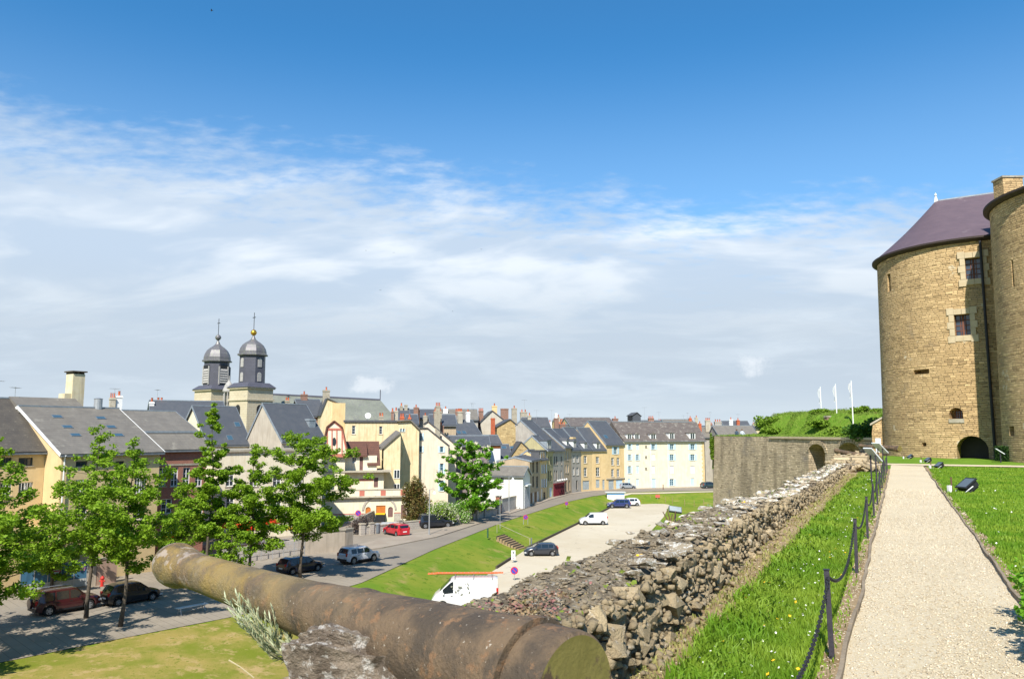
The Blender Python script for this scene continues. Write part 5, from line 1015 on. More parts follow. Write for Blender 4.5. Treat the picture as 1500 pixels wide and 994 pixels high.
# --- rampart (the terrace's own retaining wall) and bastion
mb = MB(); pr = [st(-14, -2.3), st(37.5, -2.3), st(46.5, -2.35), Vector((27.2, 60, 0)), Vector((30.5, 70, 0))]
for a, b in zip(pr[:-1], pr[1:]):
    o_ = PR*-.9; mb.quad((a.x+o_.x, a.y+o_.y, -13), (b.x+o_.x, b.y+o_.y, -13), (b.x, b.y, -.05), (a.x, a.y, -.05))
tag(mb.build('rampart_face', m_bast), kind='structure')
def bastion():
    A = Vector((25.7, 100, 0)); B = Vector((30.6, 66, 0)); h = House('bastion', 'weathered grey-brown stone bastion with two blind arches and grass along its top', (A.x, A.y), (B.x, B.y), -13, 1.15, m_bast, cat='bastion', depth=20)
    hl = []
    for x0, y0, x1, y1 in ((1186, 650, 1210, 705), (1229, 648, 1263, 700)):
        u0 = h.uz(x0, 670)[0]; u1 = h.uz(x1, 670)[0]; z1 = h.uz((x0+x1)/2, y0)[1]; z0 = z1-7.5; r_ = (u1-u0)/2
        hl.append([(u0, z0), (u1, z0)]+[((u0+u1)/2+r_*cos(a), z1-r_*.55+r_*.55*sin(a)) for a in [pi*i/14 for i in range(15)]])
    h.holes = hl; w = MB(); w.sheet([(0, -13), (h.L, -13), (h.L, 1.15), (0, 1.15)], hl, lambda a, b: (a, -(1.15-b)*.05, b), (0, 2.2, 0))
    h.part(w, 'wall', m_bast)
    for i, H_ in enumerate(hl):
        b = MB(); ua, ub = H_[0][0]-.3, H_[1][0]+.3; b.quad((ua, 1.4, -13), (ub, 1.4, -13), (ub, 1.4, 1), (ua, 1.4, 1)); h.part(b, 'arch_back', m_towf if i == 0 else m_bast)
        um = (H_[0][0]+H_[1][0])/2; r_ = (H_[1][0]-H_[0][0])/2; zc_ = max(p[1] for p in H_)-r_*.55
        for k in range(15):
            a0, a1 = pi*k/15+.02, pi*(k+1)/15-.02; b = MB(); b.prism([(um+q*cos(a), 0, zc_+q2*sin(a)) for q, q2, a in ((r_*1.005, r_*.555, a0), (r_+.4, r_*.55+.4, a0), (r_+.4, r_*.55+.4, a1), (r_*1.005, r_*.555, a1))], (0, -.12, 0), (0, .0, 0)); h.part(b, 'arch_stone', m_bast)
    # side flank beyond the far corner
    w = MB(); w.quad((0, -.7, -13), (0, -.0, 1.15), (0, 20, 1.15), (0, 20, -13)); w.quad((-.6, -.3, -13), (-.002, -.7, -13), (-.002, 0, 1.15), (-.002, .3, 1.15)); h.part(w, 'flank', m_bast)
    # string course near the top right
    u0 = h.uz(1128, 641)[0]; b = MB(); b.box(u0, h.L-.5, -.16, .4, 1.0, 1.2); h.part(b, 'coping', m_surr)
    return h
hb = bastion()
# grass mound over it
m_bush = mat('shrub_leaf', (.15, .27, .02), (.22, .33, .035), scale=3, rough=.7, transl=.3, c3=(.16, .22, .04), spec=.2)
def mound_z(x, y):
    p = Vector((x, y, 0))-hb.A; u_, v_ = p.dot(hb.u), p.dot(hb.v)
    ft = 3.8 - (u_-10)*.03; left = min(1, max(0, (u_-1.5-v_*.0)/1.2)) if True else 1
    e = max(0, min(1, (v_-ft)/3.0)); e = e*e*(3-2*e); z = 1.15+e*(2.75-.022*max(0, u_))*left+max(0, v_-ft-3)*.06*left
    return z+.18*noise.noise((x*.4, y*.4, 0))*min(1, v_/2)
V = []; Fq = []; us = np.arange(-1, hb.L+12, .6); vs = np.concatenate([np.arange(0, 14, .5), [16, 20, 26]])
for u_ in us:
    for v_ in vs: p = hb.A+hb.u*u_+hb.v*v_; V.append((p.x, p.y, mound_z(p.x, p.y)+.02 if u_ >= -.5 else -3))
nv = len(vs)
Fq = [(i*nv+j, (i+1)*nv+j, (i+1)*nv+j+1, i*nv+j+1) for i in range(len(us)-1) for j in range(nv-1)]
tag(raw('bastion_mound', V, Fq, m_lawn, smooth=True, nper=4), kind='structure')
# ================================================================== FOLIAGE
def leaves(name, centres, sizes, m, parent=None, asp=.7, up=.25, kind=None, label=None):
    c = np.asarray(centres, np.float32); n_ = len(c); s_ = np.asarray(sizes, np.float32).reshape(-1, 1)
    a = nr.normal(size=(n_, 3)); a[:, 2] *= .5; a /= np.linalg.norm(a, axis=1, keepdims=True); b = nr.normal(size=(n_, 3)); nrm_ = nr.normal(size=(n_, 3)); nrm_[:, 2] = np.abs(nrm_[:, 2])+up*2; 
    b = np.cross(nrm_, a); b /= np.linalg.norm(b, axis=1, keepdims=True)+1e-6
    V = np.stack([c-a*s_, c-b*s_*asp, c+a*s_, c+b*s_*asp], 1); Fq = np.arange(n_*4).reshape(-1, 4); o = raw(name, V, Fq, m, parent, nper=4)
    return o
m_leaf = mat('leaf_green', (.165, .30, .012), (.25, .39, .025), scale=1.1, rough=.6, transl=.38, c3=(.30, .42, .05), s3=4., t3=.58, spec=.25)
m_leafc = mat('chestnut_leaf', (.13, .33, .015), (.21, .42, .03), scale=1.2, rough=.6, transl=.35, c3=(.16, .32, .04), s3=3., t3=.6, spec=.25)
m_bark = mat('bark', (.12, .095, .07), (.08, .065, .05), scale=6, rough=.95, bump=.8, bscale=12)
def tree(label, x, y, z, H, Rr, zc0, nleaf, seed, lean=0., lm=None, sz=.13, narrow=0, blossoms=0, trunkr=.14, top=1.0):
    r = random.Random(seed); g = np.random.default_rng(seed); rt = thing('street_tree', label, 'tree', (x, y, z))
    b = MB(); pts = [(lean*H*t*t+.12*sin(3*t*pi+seed), .1*sin(2.2*t*pi+seed*2), H*t*.96) for t in [i/10 for i in range(11)]]; b.tube([(pts[0][0], pts[0][1], -.1)]+pts[1:], [trunkr*1.25]+[max(.015, trunkr*(1-t*.93)) for t in [i/10 for i in range(1, 11)]], 9); b.build('trunk', m_bark, rt, smooth=True)
    cl = []; nb = 26
    for i in range(nb):
        f = zc0+(1-zc0)*((i+.5)/nb); zt = H*f; k = f*10; ki = min(9, int(k)); q = Vector(pts[ki]).lerp(Vector(pts[ki+1]), k-ki); a = i*2.4+r.uniform(-.4, .4)
        sh = (f-zc0)/(1-zc0); prof_ = (sin(pi*min(1, sh*.80+.16))**.55)*(1-.12*sh) if narrow == 2 else (sin(pi*min(1, sh*.85+.20))**.7)*(1-.45*sh) if not narrow else (sin(pi*min(1, sh*.8+.2)))*(1-.7*sh)
        L_ = Rr*max(.12, prof_*1.25)*r.uniform(.65, 1.1); e = q+Vector((cos(a)*L_, sin(a)*L_, L_*r.uniform(.1, .5)+.1)); m_ = q.lerp(e, .5)+Vector((0, 0, -.06*L_))
        bb = MB(); bb.tube([q, m_, e], [trunkr*.36*(1-.6*f), trunkr*.2*(1-.6*f), .012], 5); 
        if i % 2 == 0 or L_ > 1: bb.build('limb', m_bark, rt)
        nc_ = max(2, int(L_*3.2))
        for j in range(nc_):
            t = (j+.9)/nc_; c_ = q.lerp(e, t)+Vector((r.gauss(0, .16), r.gauss(0, .16), r.gauss(0, .10)))*(1+L_*.35); cl.append((c_, (.25+.25*r.random())*(1.15-.35*sh)*(.75+Rr*.09)))
    cl.append((Vector(pts[-1])+Vector((0, 0, H*.03)), .25)); cl.append((Vector(pts[-1])-Vector((0, 0, H*.04)), .35))
    w = np.array([c[1]**2 for c in cl]); w /= w.sum(); ix = g.choice(len(cl), nleaf, p=w); C = np.array([tuple(c[0]) for c in cl])[ix]; rad = np.array([c[1] for c in cl])[ix]
    d = g.normal(size=(nleaf, 3)); d /= np.linalg.norm(d, axis=1, keepdims=True); d *= (g.random((nleaf, 1))**.45)*1.15; d[:, 2] *= .62; pos = C+d*rad[:, None]
    leaves('crown', pos, sz*(.6+.8*g.random(nleaf)), lm or m_leaf, rt)
    if blossoms:
        ix = g.choice(len(cl), blossoms); bl = MB(); mbl = mat('blossom', (.80, .74, .58), (.76, .68, .52), rough=.8, transl=.3)
        bc = []
        for i in ix:
            c_, rd = cl[i]; dd = Vector((r.uniform(-1, .6), r.uniform(-1, .1), r.uniform(.0, .8))).normalized()*rd*1.1; c2 = c_+dd
            for k in range(12): bc.append((c2.x+r.gauss(0, .07), c2.y+r.gauss(0, .07), c2.z+r.uniform(0, .32)))
        leaves('blossom', bc, [.10]*len(bc), mbl, rt)
    return rt
def tpos(px, py, z=ZS): p = G(px, py, z); return p.x, p.y
def top_h(px, py, ptop):       # tree height whose tip reaches picture row ptop
    p = G(px, py, ZS); return P(px, ptop, p.y).z-ZS
trees = [
 ('street tree with slender forked tip, its trunk right of the maroon car', 128.5, 905, 622, 3.4, .28, 9500, 11, 0, 0),
 ('street tree whose bare lower trunk stands in front of the dark hatchback', 178.5, 917, 640, 3.7, .30, 12500, 12, .012, 0),
 ('dense street tree behind the maroon car, in front of the blue gate', 72, 866, 750, 3.5, .16, 9500, 13, 0, 0),
 ('large street tree cut off by the left edge of the picture', -22, 966, 640, 3.5, .25, 12000, 14, .0, 0),
 ('tall narrow street tree with tip above the slate roofs, behind the cannon muzzle', 303, 862, 590, 2.8, .24, 15000, 15, 0, 1),
 ('street tree with thin pale crown just left of the pale blank gable', 366, 856, 652, 3.1, .24, 12500, 16, 0, 0),
 ('broad round street tree over the dark parked car, in front of the villa', 441, 848, 633, 4.4, .26, 26000, 17, 0, 2),
 ('smaller street tree filling the gap in front of the red brick building', 262, 850, 700, 2.7, .2, 7500, 18, 0, 0),
 ('low street tree close behind the cannon, between two taller crowns', 335, 868, 765, 1.6, .3, 2600, 19, 0, 0)]
for lb, px, py, ptop, rad, z0_, nl, sd_, ln, nrw in trees:
    x, y = tpos(px, py); tree(lb, x, y, ZS, top_h(px, py, ptop), rad, z0_, int(nl*1.4), sd_, ln, narrow=nrw, sz=.098, lm=m_leaf)
for k, (px, py, rad) in enumerate(((-150, 1010, 3.8), (-120, 955, 4.0))):
    x, y = tpos(px, py); tree('street tree standing left of the picture, nearer of a pair shading the paving' if k == 0 else 'street tree standing left of the picture behind the nearer one', x, y, ZS, 11, rad, .25, 7000, 30+k)
x, y = tpos(691, 764); tree('horse chestnut with pale blossom candles behind the garden railings', x, y, ZS, top_h(691, 764, 645), 4.1, .12, 36000, 21, 0, lm=m_leafc, sz=.125, narrow=2, blossoms=230, trunkr=.2)
def bush(name, label, cat, x, y, z, rx, ry, h, n_, m, sz=.1, seed=1, kind=None, m2=None, f2=.3, flat=1.):
    g = np.random.default_rng(seed); rt = thing(name, label, cat, (x, y, z)); nc_ = 14
    C = np.stack([g.uniform(-1, 1, nc_)*rx*.7, g.uniform(-1, 1, nc_)*ry*.7, g.uniform(.15, .8, nc_)*h], 1); ix = g.integers(0, nc_, n_); d = g.normal(size=(n_, 3)); d /= np.linalg.norm(d, axis=1, keepdims=True); d *= (g.random((n_, 1))**.4)
    pos = C[ix]+d*np.array([rx*.42, ry*.42, h*.3]); pos[:, 2] = np.abs(pos[:, 2])
    k = int(n_*(1-(f2 if m2 else 0))); leaves('foliage', pos[:k], sz*(.6+.8*g.random(k)), m, rt)
    if m2: leaves('blossom', pos[k:]*1.04, sz*.8*(.6+.8*g.random(n_-k)), m2, rt)
    s = MB()
    for i in range(5): s.tube([(0, 0, -.1), tuple(C[i]*.5), tuple(C[i])], [.04, .025, .01], 4)
    s.build('stem', m_bark, rt)
m_redb = mat('reddish_leaf', (.12, .16, .03), (.20, .10, .04), scale=2, rough=.7, transl=.3); m_creamf = mat('cream_flower', (.55, .55, .38), (.45, .48, .3), rough=.8, transl=.2)
def gb(px, py, z=ZS): p = G(px, py, z); return p.x, p.y
x, y = gb(612, 770); bush('shrub', 'tall reddish green shrub against the tall yellow house', 'shrub', x, y, ZS, 2.4, 2, 6.6, 9000, m_redb, .12, 3)
x, y = gb(640, 773); bush('shrub', 'spreading cream flowering shrub left part of the garden hedge, behind the black car', 'shrub', x, y+.8, ZS, 2.6, 1.5, 3.4, 6000, m_leaf, .11, 4, m2=m_creamf, f2=.5)
x, y = gb(662, 769); bush('shrub', 'cream flowering shrub next to the stone gate pillars, under the chestnut', 'shrub', x, y+1.5, ZS, 2.6, 1.5, 3.3, 6000, m_leafc, .11, 5, m2=m_creamf, f2=.4)
x, y = gb(588, 773); bush('shrub', 'purple-brown dead looking shrub by the gate left of the villa', 'shrub', *gb(528, 782), ZS, 1.6, 1.0, 2.4, 1800, mat('purple_leaf', (.09, .07, .06), (.14, .10, .08)), .09, 6)
p = P(1041, 765, 96); bush('shrub', 'silvery green shrub at the foot of the bastion corner', 'shrub', 22.6, 90, -9.6, 1.9, 1.9, 3.0, 5000, mat('silver_leaf', (.26, .34, .19), (.20, .29, .13), transl=.25), .11, 7)
p = P(1046, 658, 99.6); bush('shrub', 'green creeper hanging on the far corner of the bastion', 'creeper', 25.5, 100.2, -1.8, .45, .4, 3.2, 1800, m_bush, .1, 8)
# shrubs and rough grass covering the mound
def mound_pts(n_, u0, u1, v0, v1, zr, seed):
    g = np.random.default_rng(seed); L_ = []
    for _ in range(n_):
        u_, v_ = g.uniform(u0, u1), g.uniform(v0, v1); p = hb.A+hb.u*u_+hb.v*v_; L_.append((p.x, p.y, mound_z(p.x, p.y)+abs(g.normal())*zr))
    return L_
L_ = [(a, b, c_+.5*max(0, noise.noise((a*.45, b*.45, 7)))*rnd.random()*1.6) for a, b, c_ in mound_pts(60000, 1.5, hb.L+8, 3.4, 13, .08, 41) if noise.noise((a*.45, b*.45, 7)) > .02]; tag(leaves('ground_cover', L_, nr.uniform(.03, .10, len(L_)), mat('mound_scrub', (.14, .24, .025), (.22, .30, .05), scale=1.2, rough=.8, transl=.3, c3=(.28, .22, .08), s3=.8, t3=.56, w3=.12), asp=.45), kind='stuff')
L_ = mound_pts(7000, -.4, hb.L+2, 0, 4, .09, 42); tag(leaves('grass_tufts', L_, nr.uniform(.05, .13, len(L_)), mat('rough_grass', (.13, .24, .03), (.19, .26, .05), transl=.3), asp=.3), kind='stuff')
for i, (u_, v_, rx, hh) in enumerate(((7, 4.6, 1.8, 1.1), (12, 7.6, 1.3, .9), (17, 5.2, 1.5, .8), (3.8, 5.2, 1.7, 1.7), (20, 8, 1.3, 1.), (25, 9.5, 1.4, .9))):
    p = hb.A+hb.u*u_+hb.v*v_; bush('shrub', ['low rounded shrub on the bastion mound left of the flagpoles', 'shrub on the crest of the bastion mound, left of the first flagpole', 'shrub at the mound foot below the first flagpole', 'leftmost dense shrub where the bastion mound begins', 'crest shrub between the flagpoles', 'crest shrub right of the tallest flagpole'][i], 'shrub', p.x, p.y, mound_z(p.x, p.y)-.3, rx, rx, hh, 2500, m_bush, .12, 50+i)
p = P(1262, 634, 64); bush('shrub', 'dark spreading juniper hanging beside the castle pier, in the tower shade', 'shrub', 32.2, 68.5, .9, 2.6, 2.4, 1.9, 9000, mat('dark_leaf', (.06, .15, .02), (.10, .21, .025), transl=.25), .12, 60)
bush('shrub', 'bright spreading shrub at the bastion edge just left of the dark juniper', 'shrub', 31.2, 75.5, 1.0, 1.5, 2.2, 1.2, 5000, m_bush, .12, 61)
# ================================================================== NEAR WALL
m_rock = mat('rubble_stone', (.45, .35, .21), (.30, .235, .145), scale=2.6, rough=.95, bump=1., bscale=22, bd=.03, c3=(.47, .41, .32), s3=6., t3=.57, w3=.1, c4=(.15, .12, .085), s4=7., t4=.60, rnd=.3)
m_lich = mat('lichened_stone', (.39, .325, .23), (.26, .205, .14), scale=3.5, rough=.95, bump=1., bscale=26, bd=.02, c3=(.62, .59, .52), s3=6., t3=.505, w3=.06, c4=(.17, .145, .09), s4=9., t4=.59, rnd=.2)
m_core = mat('wall_core', (.22, .165, .105), (.13, .10, .065), scale=5, rough=1, bump=1., bscale=15, bd=.05)
m_top = mat('mossy_top', (.27, .22, .15), (.13, .10, .065), scale=7, amt=.7, rough=1, bump=1., bscale=38, bd=.03, c3=(.40, .36, .29), s3=9., t3=.575, w3=.05, c4=(.22, .19, .05), s4=14., t4=.62)
def tin(s): k = min(1, max(0, (s-5)/10)); return -1.80-.22*k*k*(3-2*k)
def wall_top(s): return .62-.24*(lambda k: k*k*(3-2*k))(min(1, max(0, (s-9)/12)))+.045*nz(s, .8, 21)+.03*nz(s, 2.7, 22)
def tout(s): return -2.62
def top_z(s, t):
    to = tout(s); e = (-t+tin(s)-.1)/(-to+tin(s)-.1); return wall_top(s)-.02+.05*noise.fractal((s*3.2, t*6, 4), .8, 2.2, 5)+.05*noise.noise((s*.9, t*1.5, 9))-.06*max(0, e-.85)/.15-.08*max(0, .18-e)/.18
def wall_core():
    V = []; Fq = []; ssx = np.arange(.2, 35.6, .07); prof = []
    for z in (-.1, .1, .2, .3, .4, .5): prof.append(('i', z))
    for t in np.linspace(0, 1, 15): prof.append(('t', t))
    prof += [('o', .35), ('o', 0), ('o', -1.5), ('o', -13)]; n_ = len(prof)
    for s_ in ssx:
        zt = wall_top(s_)
        for k, (a, q) in enumerate(prof):
            if a == 'i': t = tin(s_)+.055-.13*q+.06*noise.noise((s_*3, q*5, 0)); z = min(q, zt-.03)
            elif a == 't':
                t = tin(s_)-.1+(tout(s_)-tin(s_)+.1)*q; z = top_z(s_, t); t += .02*noise.noise((s_*4, q*4, 1))
            else: t = tout(s_)-.08-.07*(-min(q, 0))**.7*.5+.07*noise.noise((s_*2, q*2, 2)); z = q
            V.append(tuple(st(s_, t, z)))
    for i in range(len(ssx)-1):
        for j in range(n_-1): Fq.append((i*n_+j, i*n_+j+1, (i+1)*n_+j+1, (i+1)*n_+j))
    e = (len(ssx)-1)*n_
    return V, Fq
rtw = thing('rubble_wall', 'low ruined rubble wall with lichened flat top beside the grass strip', 'wall', (0, 0, 0))
V, Fq = wall_core(); wc = raw('wall_core', V, Fq, m_top, rtw, smooth=False, nper=4); wc.data.materials.append(m_core)
nprof = 25; mi = np.array([0 if 6 <= (i % (nprof-1)) <= 19 else 1 for i in range(len(Fq))], np.int32); wc.data.polygons.foreach_set('material_index', mi)
# rock library: convex hulls of jittered boxes
def rock_mesh(seed, ax=1., ay=.7, az=.6, m=None, npts=14, name='stone'):
    r = random.Random(seed); bm = bmesh.new()
    for _ in range(npts):
        p = Vector((r.uniform(-1, 1), r.uniform(-1, 1), r.uniform(-1, 1))); mx = max(abs(p.x), abs(p.y), abs(p.z)); p = p/mx*r.uniform(.80, 1.); bm.verts.new((p.x*ax*.5, p.y*ay*.5, p.z*az*.5))
    res = bmesh.ops.convex_hull(bm, input=bm.verts); bmesh.ops.delete(bm, geom=[g for g in res['geom_interior'] if isinstance(g, bmesh.types.BMVert)], context='VERTS')
    me = bpy.data.meshes.new(name); bm.to_mesh(me); bm.free()
    if m: me.materials.append(m)
    return me
ROCKS = [rock_mesh(i, 1, rnd.uniform(.65, .95), rnd.uniform(.42, .75), m_rock, 17) for i in range(14)]
FLATS = [rock_mesh(40+i, 1, rnd.uniform(.5, .9), rnd.uniform(.2, .34), m_lich) for i in range(8)]
def place(meshes, s_, t_, z, size, rot, name='stone', parent=rtw):
    o = bpy.data.objects.new(name, meshes[rnd.randrange(len(meshes))]); COL.objects.link(o); o.parent = parent; p = st(s_, t_, z); o.location = p; o.scale = (size*rnd.uniform(.85, 1.2), size*rnd.uniform(.8, 1.1), size*rnd.uniform(.8, 1.1)); o.rotation_euler = rot; return o
azp = math.atan2(PD.y, PD.x)
specs = []
for layer in range(5):
    s_ = 2.6+.1*layer
    while s_ < 35:
        sz = rnd.uniform(.085, .21)*(1.5 if rnd.random() < .15 else 1); z = .03+.115*layer+rnd.uniform(-.03, .03)
        if z < wall_top(s_)-.07: specs.append((s_, tin(s_)+.055-.13*z+rnd.uniform(-.05, .035), z, sz, 0))
        s_ += sz*rnd.uniform(.62, .92)*(1.0 if s_ < 16 else 1.35)
s_ = 3.2
while s_ < 35.3:
    for t_ in ([tin(s_)-.12+(tout(s_)-tin(s_)+.14)*q for q in (0, .3, .62, 1)] if s_ > 7.5 else ((tin(s_)-.1,) if s_ > 5.6 else ())):
        if rnd.random() < .8: specs.append((s_+rnd.uniform(-.1, .1), t_+rnd.uniform(-.05, .05), wall_top(s_)+rnd.uniform(-.06, .015), rnd.uniform(.14, .24) if s_ < 13 else rnd.uniform(.16, .34), 1))
    s_ += rnd.uniform(.17, .30)*(1 if s_ < 18 else 1.3)
specs.sort(key=lambda q: -q[3]/math.hypot(q[0], 2.5)); own, rest = specs[:298], specs[298:]
def rrot(kind, s_): return (rnd.uniform(-.12, .12), rnd.uniform(-.12, .12), azp+rnd.uniform(-.4, .4)+pi/2*rnd.randrange(2)) if kind else (lambda w: (rnd.uniform(-w, w), rnd.uniform(-w, w), azp+rnd.uniform(-w, w)))(.5 if s_ < 7 else .22)
for q in own: place(FLATS if q[4] else ROCKS, q[0], q[1], q[2], q[3], rrot(q[4], q[0]))
def merge_rocks(name, lst, m, libs, parent, kind='stuff'):
    V = []; T = []; off = 0
    for (s_, t_, z, sz, k) in lst:
        me = libs[rnd.randrange(len(libs))]; Mx = Matrix.Translation(st(s_, t_, z)) @ Matrix.LocRotScale(None, __import__('mathutils').Euler(rrot(k, s_)), Vector((sz*rnd.uniform(.8, 1.2), sz*rnd.uniform(.8, 1.1), sz*rnd.uniform(.8, 1.1))))
        vs_ = [tuple(Mx @ v.co) for v in me.vertices]; V += vs_; 
        for p in me.polygons:
            vv = list(p.vertices)
            for i in range(1, len(vv)-1): T.append((vv[0]+off, vv[i]+off, vv[i+1]+off))
        off += len(vs_)
    o = raw(name, V, T, m, parent); o['kind'] = kind; return o
merge_rocks('stone', [q for q in rest if not q[4]], m_rock, ROCKS, rtw); merge_rocks('capstone', [q for q in rest if q[4]], m_lich, FLATS, rtw)
# crumbled little pieces: face debris and thin flakes on the near mossy top
deb = [(rnd.uniform(2.6, 30)**1.0, 0, 0, 0, 0) for _ in range(0)]
for _ in range(3800):
    s_ = 2.8+28*rnd.random()**1.8; z = rnd.uniform(0, wall_top(s_)-.04); deb.append((s_, tin(s_)+.08-.13*z+rnd.uniform(-.08, .05)+(.10*rnd.random() if z < .08 else 0), z, rnd.uniform(.03, .10), 0))
merge_rocks('rubble', deb, m_rock, ROCKS, rtw)
fl = []
for _ in range(3800):
    s_ = 2.6+9*rnd.random()**1.3; t_ = rnd.uniform(-2.64, tin(s_)-.06); fl.append((s_, t_, top_z(s_, t_)+rnd.uniform(-.012, .008), rnd.uniform(.02, .07), 1))
merge_rocks('flake', fl, m_lich if False else mat('dark_flake', (.32, .26, .175), (.15, .12, .08), scale=8, rough=1, c3=(.42, .38, .31), s3=12, t3=.58, bump=.6), FLATS, rtw)
# moss, weeds and sedum on the wall
wp = []; 
for _ in range(1500):
    s_ = 3+30*rnd.random()**1.4; k = noise.noise((s_*1.3, 3, 8)); t_ = rnd.choice([tin(s_)+rnd.uniform(-.1, .05), rnd.uniform(-2.6, tin(s_)-.1)]); 
    if k > .05: t_ = max(t_, tout(s_)+.08); p = st(s_, t_, (top_z(s_, t_) if t_ < tin(s_)-.1 else rnd.uniform(.2, .6))+.01); wp.append((p.x+rnd.gauss(0, .015), p.y+rnd.gauss(0, .015), p.z+abs(rnd.gauss(0, .03))))
tag(leaves('wall_weeds', wp, nr.uniform(.010, .028, len(wp)), mat('weed', (.16, .26, .03), (.26, .30, .05), transl=.3), rtw), kind='stuff')
sp = []
for _ in range(900): p = st(4.3+rnd.gauss(0, .35), -2.05+rnd.gauss(0, .12), 0); s_, t_ = to_st(p); sp.append((p.x, p.y, wall_top(s_)+.02+abs(rnd.gauss(0, .012))))
tag(leaves('sedum', sp, nr.uniform(.006, .016, len(sp)), mat('sedum', (.28, .09, .12), (.20, .20, .06)), rtw), kind='stuff')
# end block of the wall and pier by the tower
rte = thing('wall_end_block', 'squat rubble block closing the far end of the low wall, under the distant cannons', 'wall', (0, 0, 0)); 
b = MB(); 
def bxst(b, s0, s1, t0, t1, z0, z1): b.prism([tuple(st(a, c_, z0)) for a, c_ in ((s0, t0), (s0, t1), (s1, t1), (s1, t0))], (0, 0, 0), (0, 0, z1-z0))
bxst(b, 35.5, 37.3, -2.5, -.75, -.6, .35); b.build('masonry', m_bast, rte); b = MB(); bxst(b, 39.5, 41, -2.8, -.9, -.6, .6); b.build('masonry', m_bast, rte); b = MB(); bxst(b, 44, 46, -2.6, -1.4, -.6, .55); b.build('masonry', m_bast, rte)
for i in range(60):
    s_, t_ = rnd.choice([(35.35, rnd.uniform(-2.9, -.8)), (rnd.uniform(35.4, 37.3), rnd.uniform(-2.9, -.8)), (rnd.uniform(39.5, 41), rnd.uniform(-2.8, -.9)), (39.4, rnd.uniform(-2.8, -1))]); place(ROCKS, s_, t_, rnd.uniform(0, .35) if s_ in (35.35, 39.4) else (.38 if s_ < 38 else .62), rnd.uniform(.2, .42), rrot(0, 1), parent=rte)
hp = House('pier', 'small stone pier with sloping top against the left foot of the big tower', XY(1277, 58), XY(1295, 57.5), -1, 1, m_towf, cat='pier', depth=1.2)
z1, z2 = hp.uz(1279, 622)[1], hp.uz(1293, 612)[1]; w = MB(); w.prism([(0, 0, -1), (hp.L, 0, -1), (hp.L, 0, z2), (.1, 0, z1), (0, 0, z1-.6)], (0, 0, 0), (0, 1.2, 0)); hp.part(w, 'wall', m_towf); w = MB(); w.prism([(-.08, -.08, z1-.05), (hp.L, -.08, z2+.003), (hp.L, -.08, z2+.14), (-.08, -.08, z1+.1)], (0, 0, 0), (0, 1.36, 0)); hp.part(w, 'coping', m_stack)
# ================================================================== CANNONS
m_iron = mat('old_iron', (.155, .105, .062), (.072, .054, .038), scale=5.5, amt=.9, rough=.72, bump=1., bscale=55, bd=.012, c3=(.20, .115, .06), s3=13., t3=.54, w3=.10, c4=(.42, .37, .30), s4=48., t4=.625, spec=.3)
def cannon_mat():
    m = m_iron.copy(); m.name = 'lichened_iron'; t = m.node_tree; n = NT(t); b = [x for x in t.nodes if x.type == 'BSDF_PRINCIPLED'][0]; src = b.inputs[0].links[0].from_socket
    tcn = n('ShaderNodeTexCoord'); sx = n('ShaderNodeSeparateXYZ', i={0: (tcn, 3)}); nn_ = n('ShaderNodeTexNoise', i={0: (tcn, 3), 2: 5., 3: 8., 4: .7}); n2 = n('ShaderNodeTexNoise', i={0: (tcn, 3), 2: 1.6, 3: 4.})
    # lichen belongs to the muzzle half of the barrel
    k = n.m('MULTIPLY', n.ss((sx, 0), 1.3, 2.3), n.ss(n.m('ADD', (nn_, 0), n.m('MULTIPLY', (n2, 0), .5)), .62, .86)); mx = n.mix(n.m('MULTIPLY', k, .8), (0, 0, 0, 1), (.30, .19, .035, 1)); t.links.new(src, mx.inputs[6])
    k2 = n.m('MULTIPLY', n.ss((sx, 0), .9, 1.9), n.ss((n2, 0), .38, .6)); mx2 = n.mix(n.m('MULTIPLY', k2, .55), col(mx), (.22, .185, .11, 1))
    nv = n('ShaderNodeTexNoise', i={0: (tcn, 3), 2: 9., 3: 6., 4: .6}); k3 = n.m('MULTIPLY', n.ss((sx, 0), 2.5, 3.0), n.ss((nv, 0), .54, .60)); mx3 = n.mix(n.m('MULTIPLY', k3, .55), col(mx2), (.42, .36, .33, 1))
    t.links.new(mx3.outputs[2], b.inputs[0]); return m
m_ironl = cannon_mat()
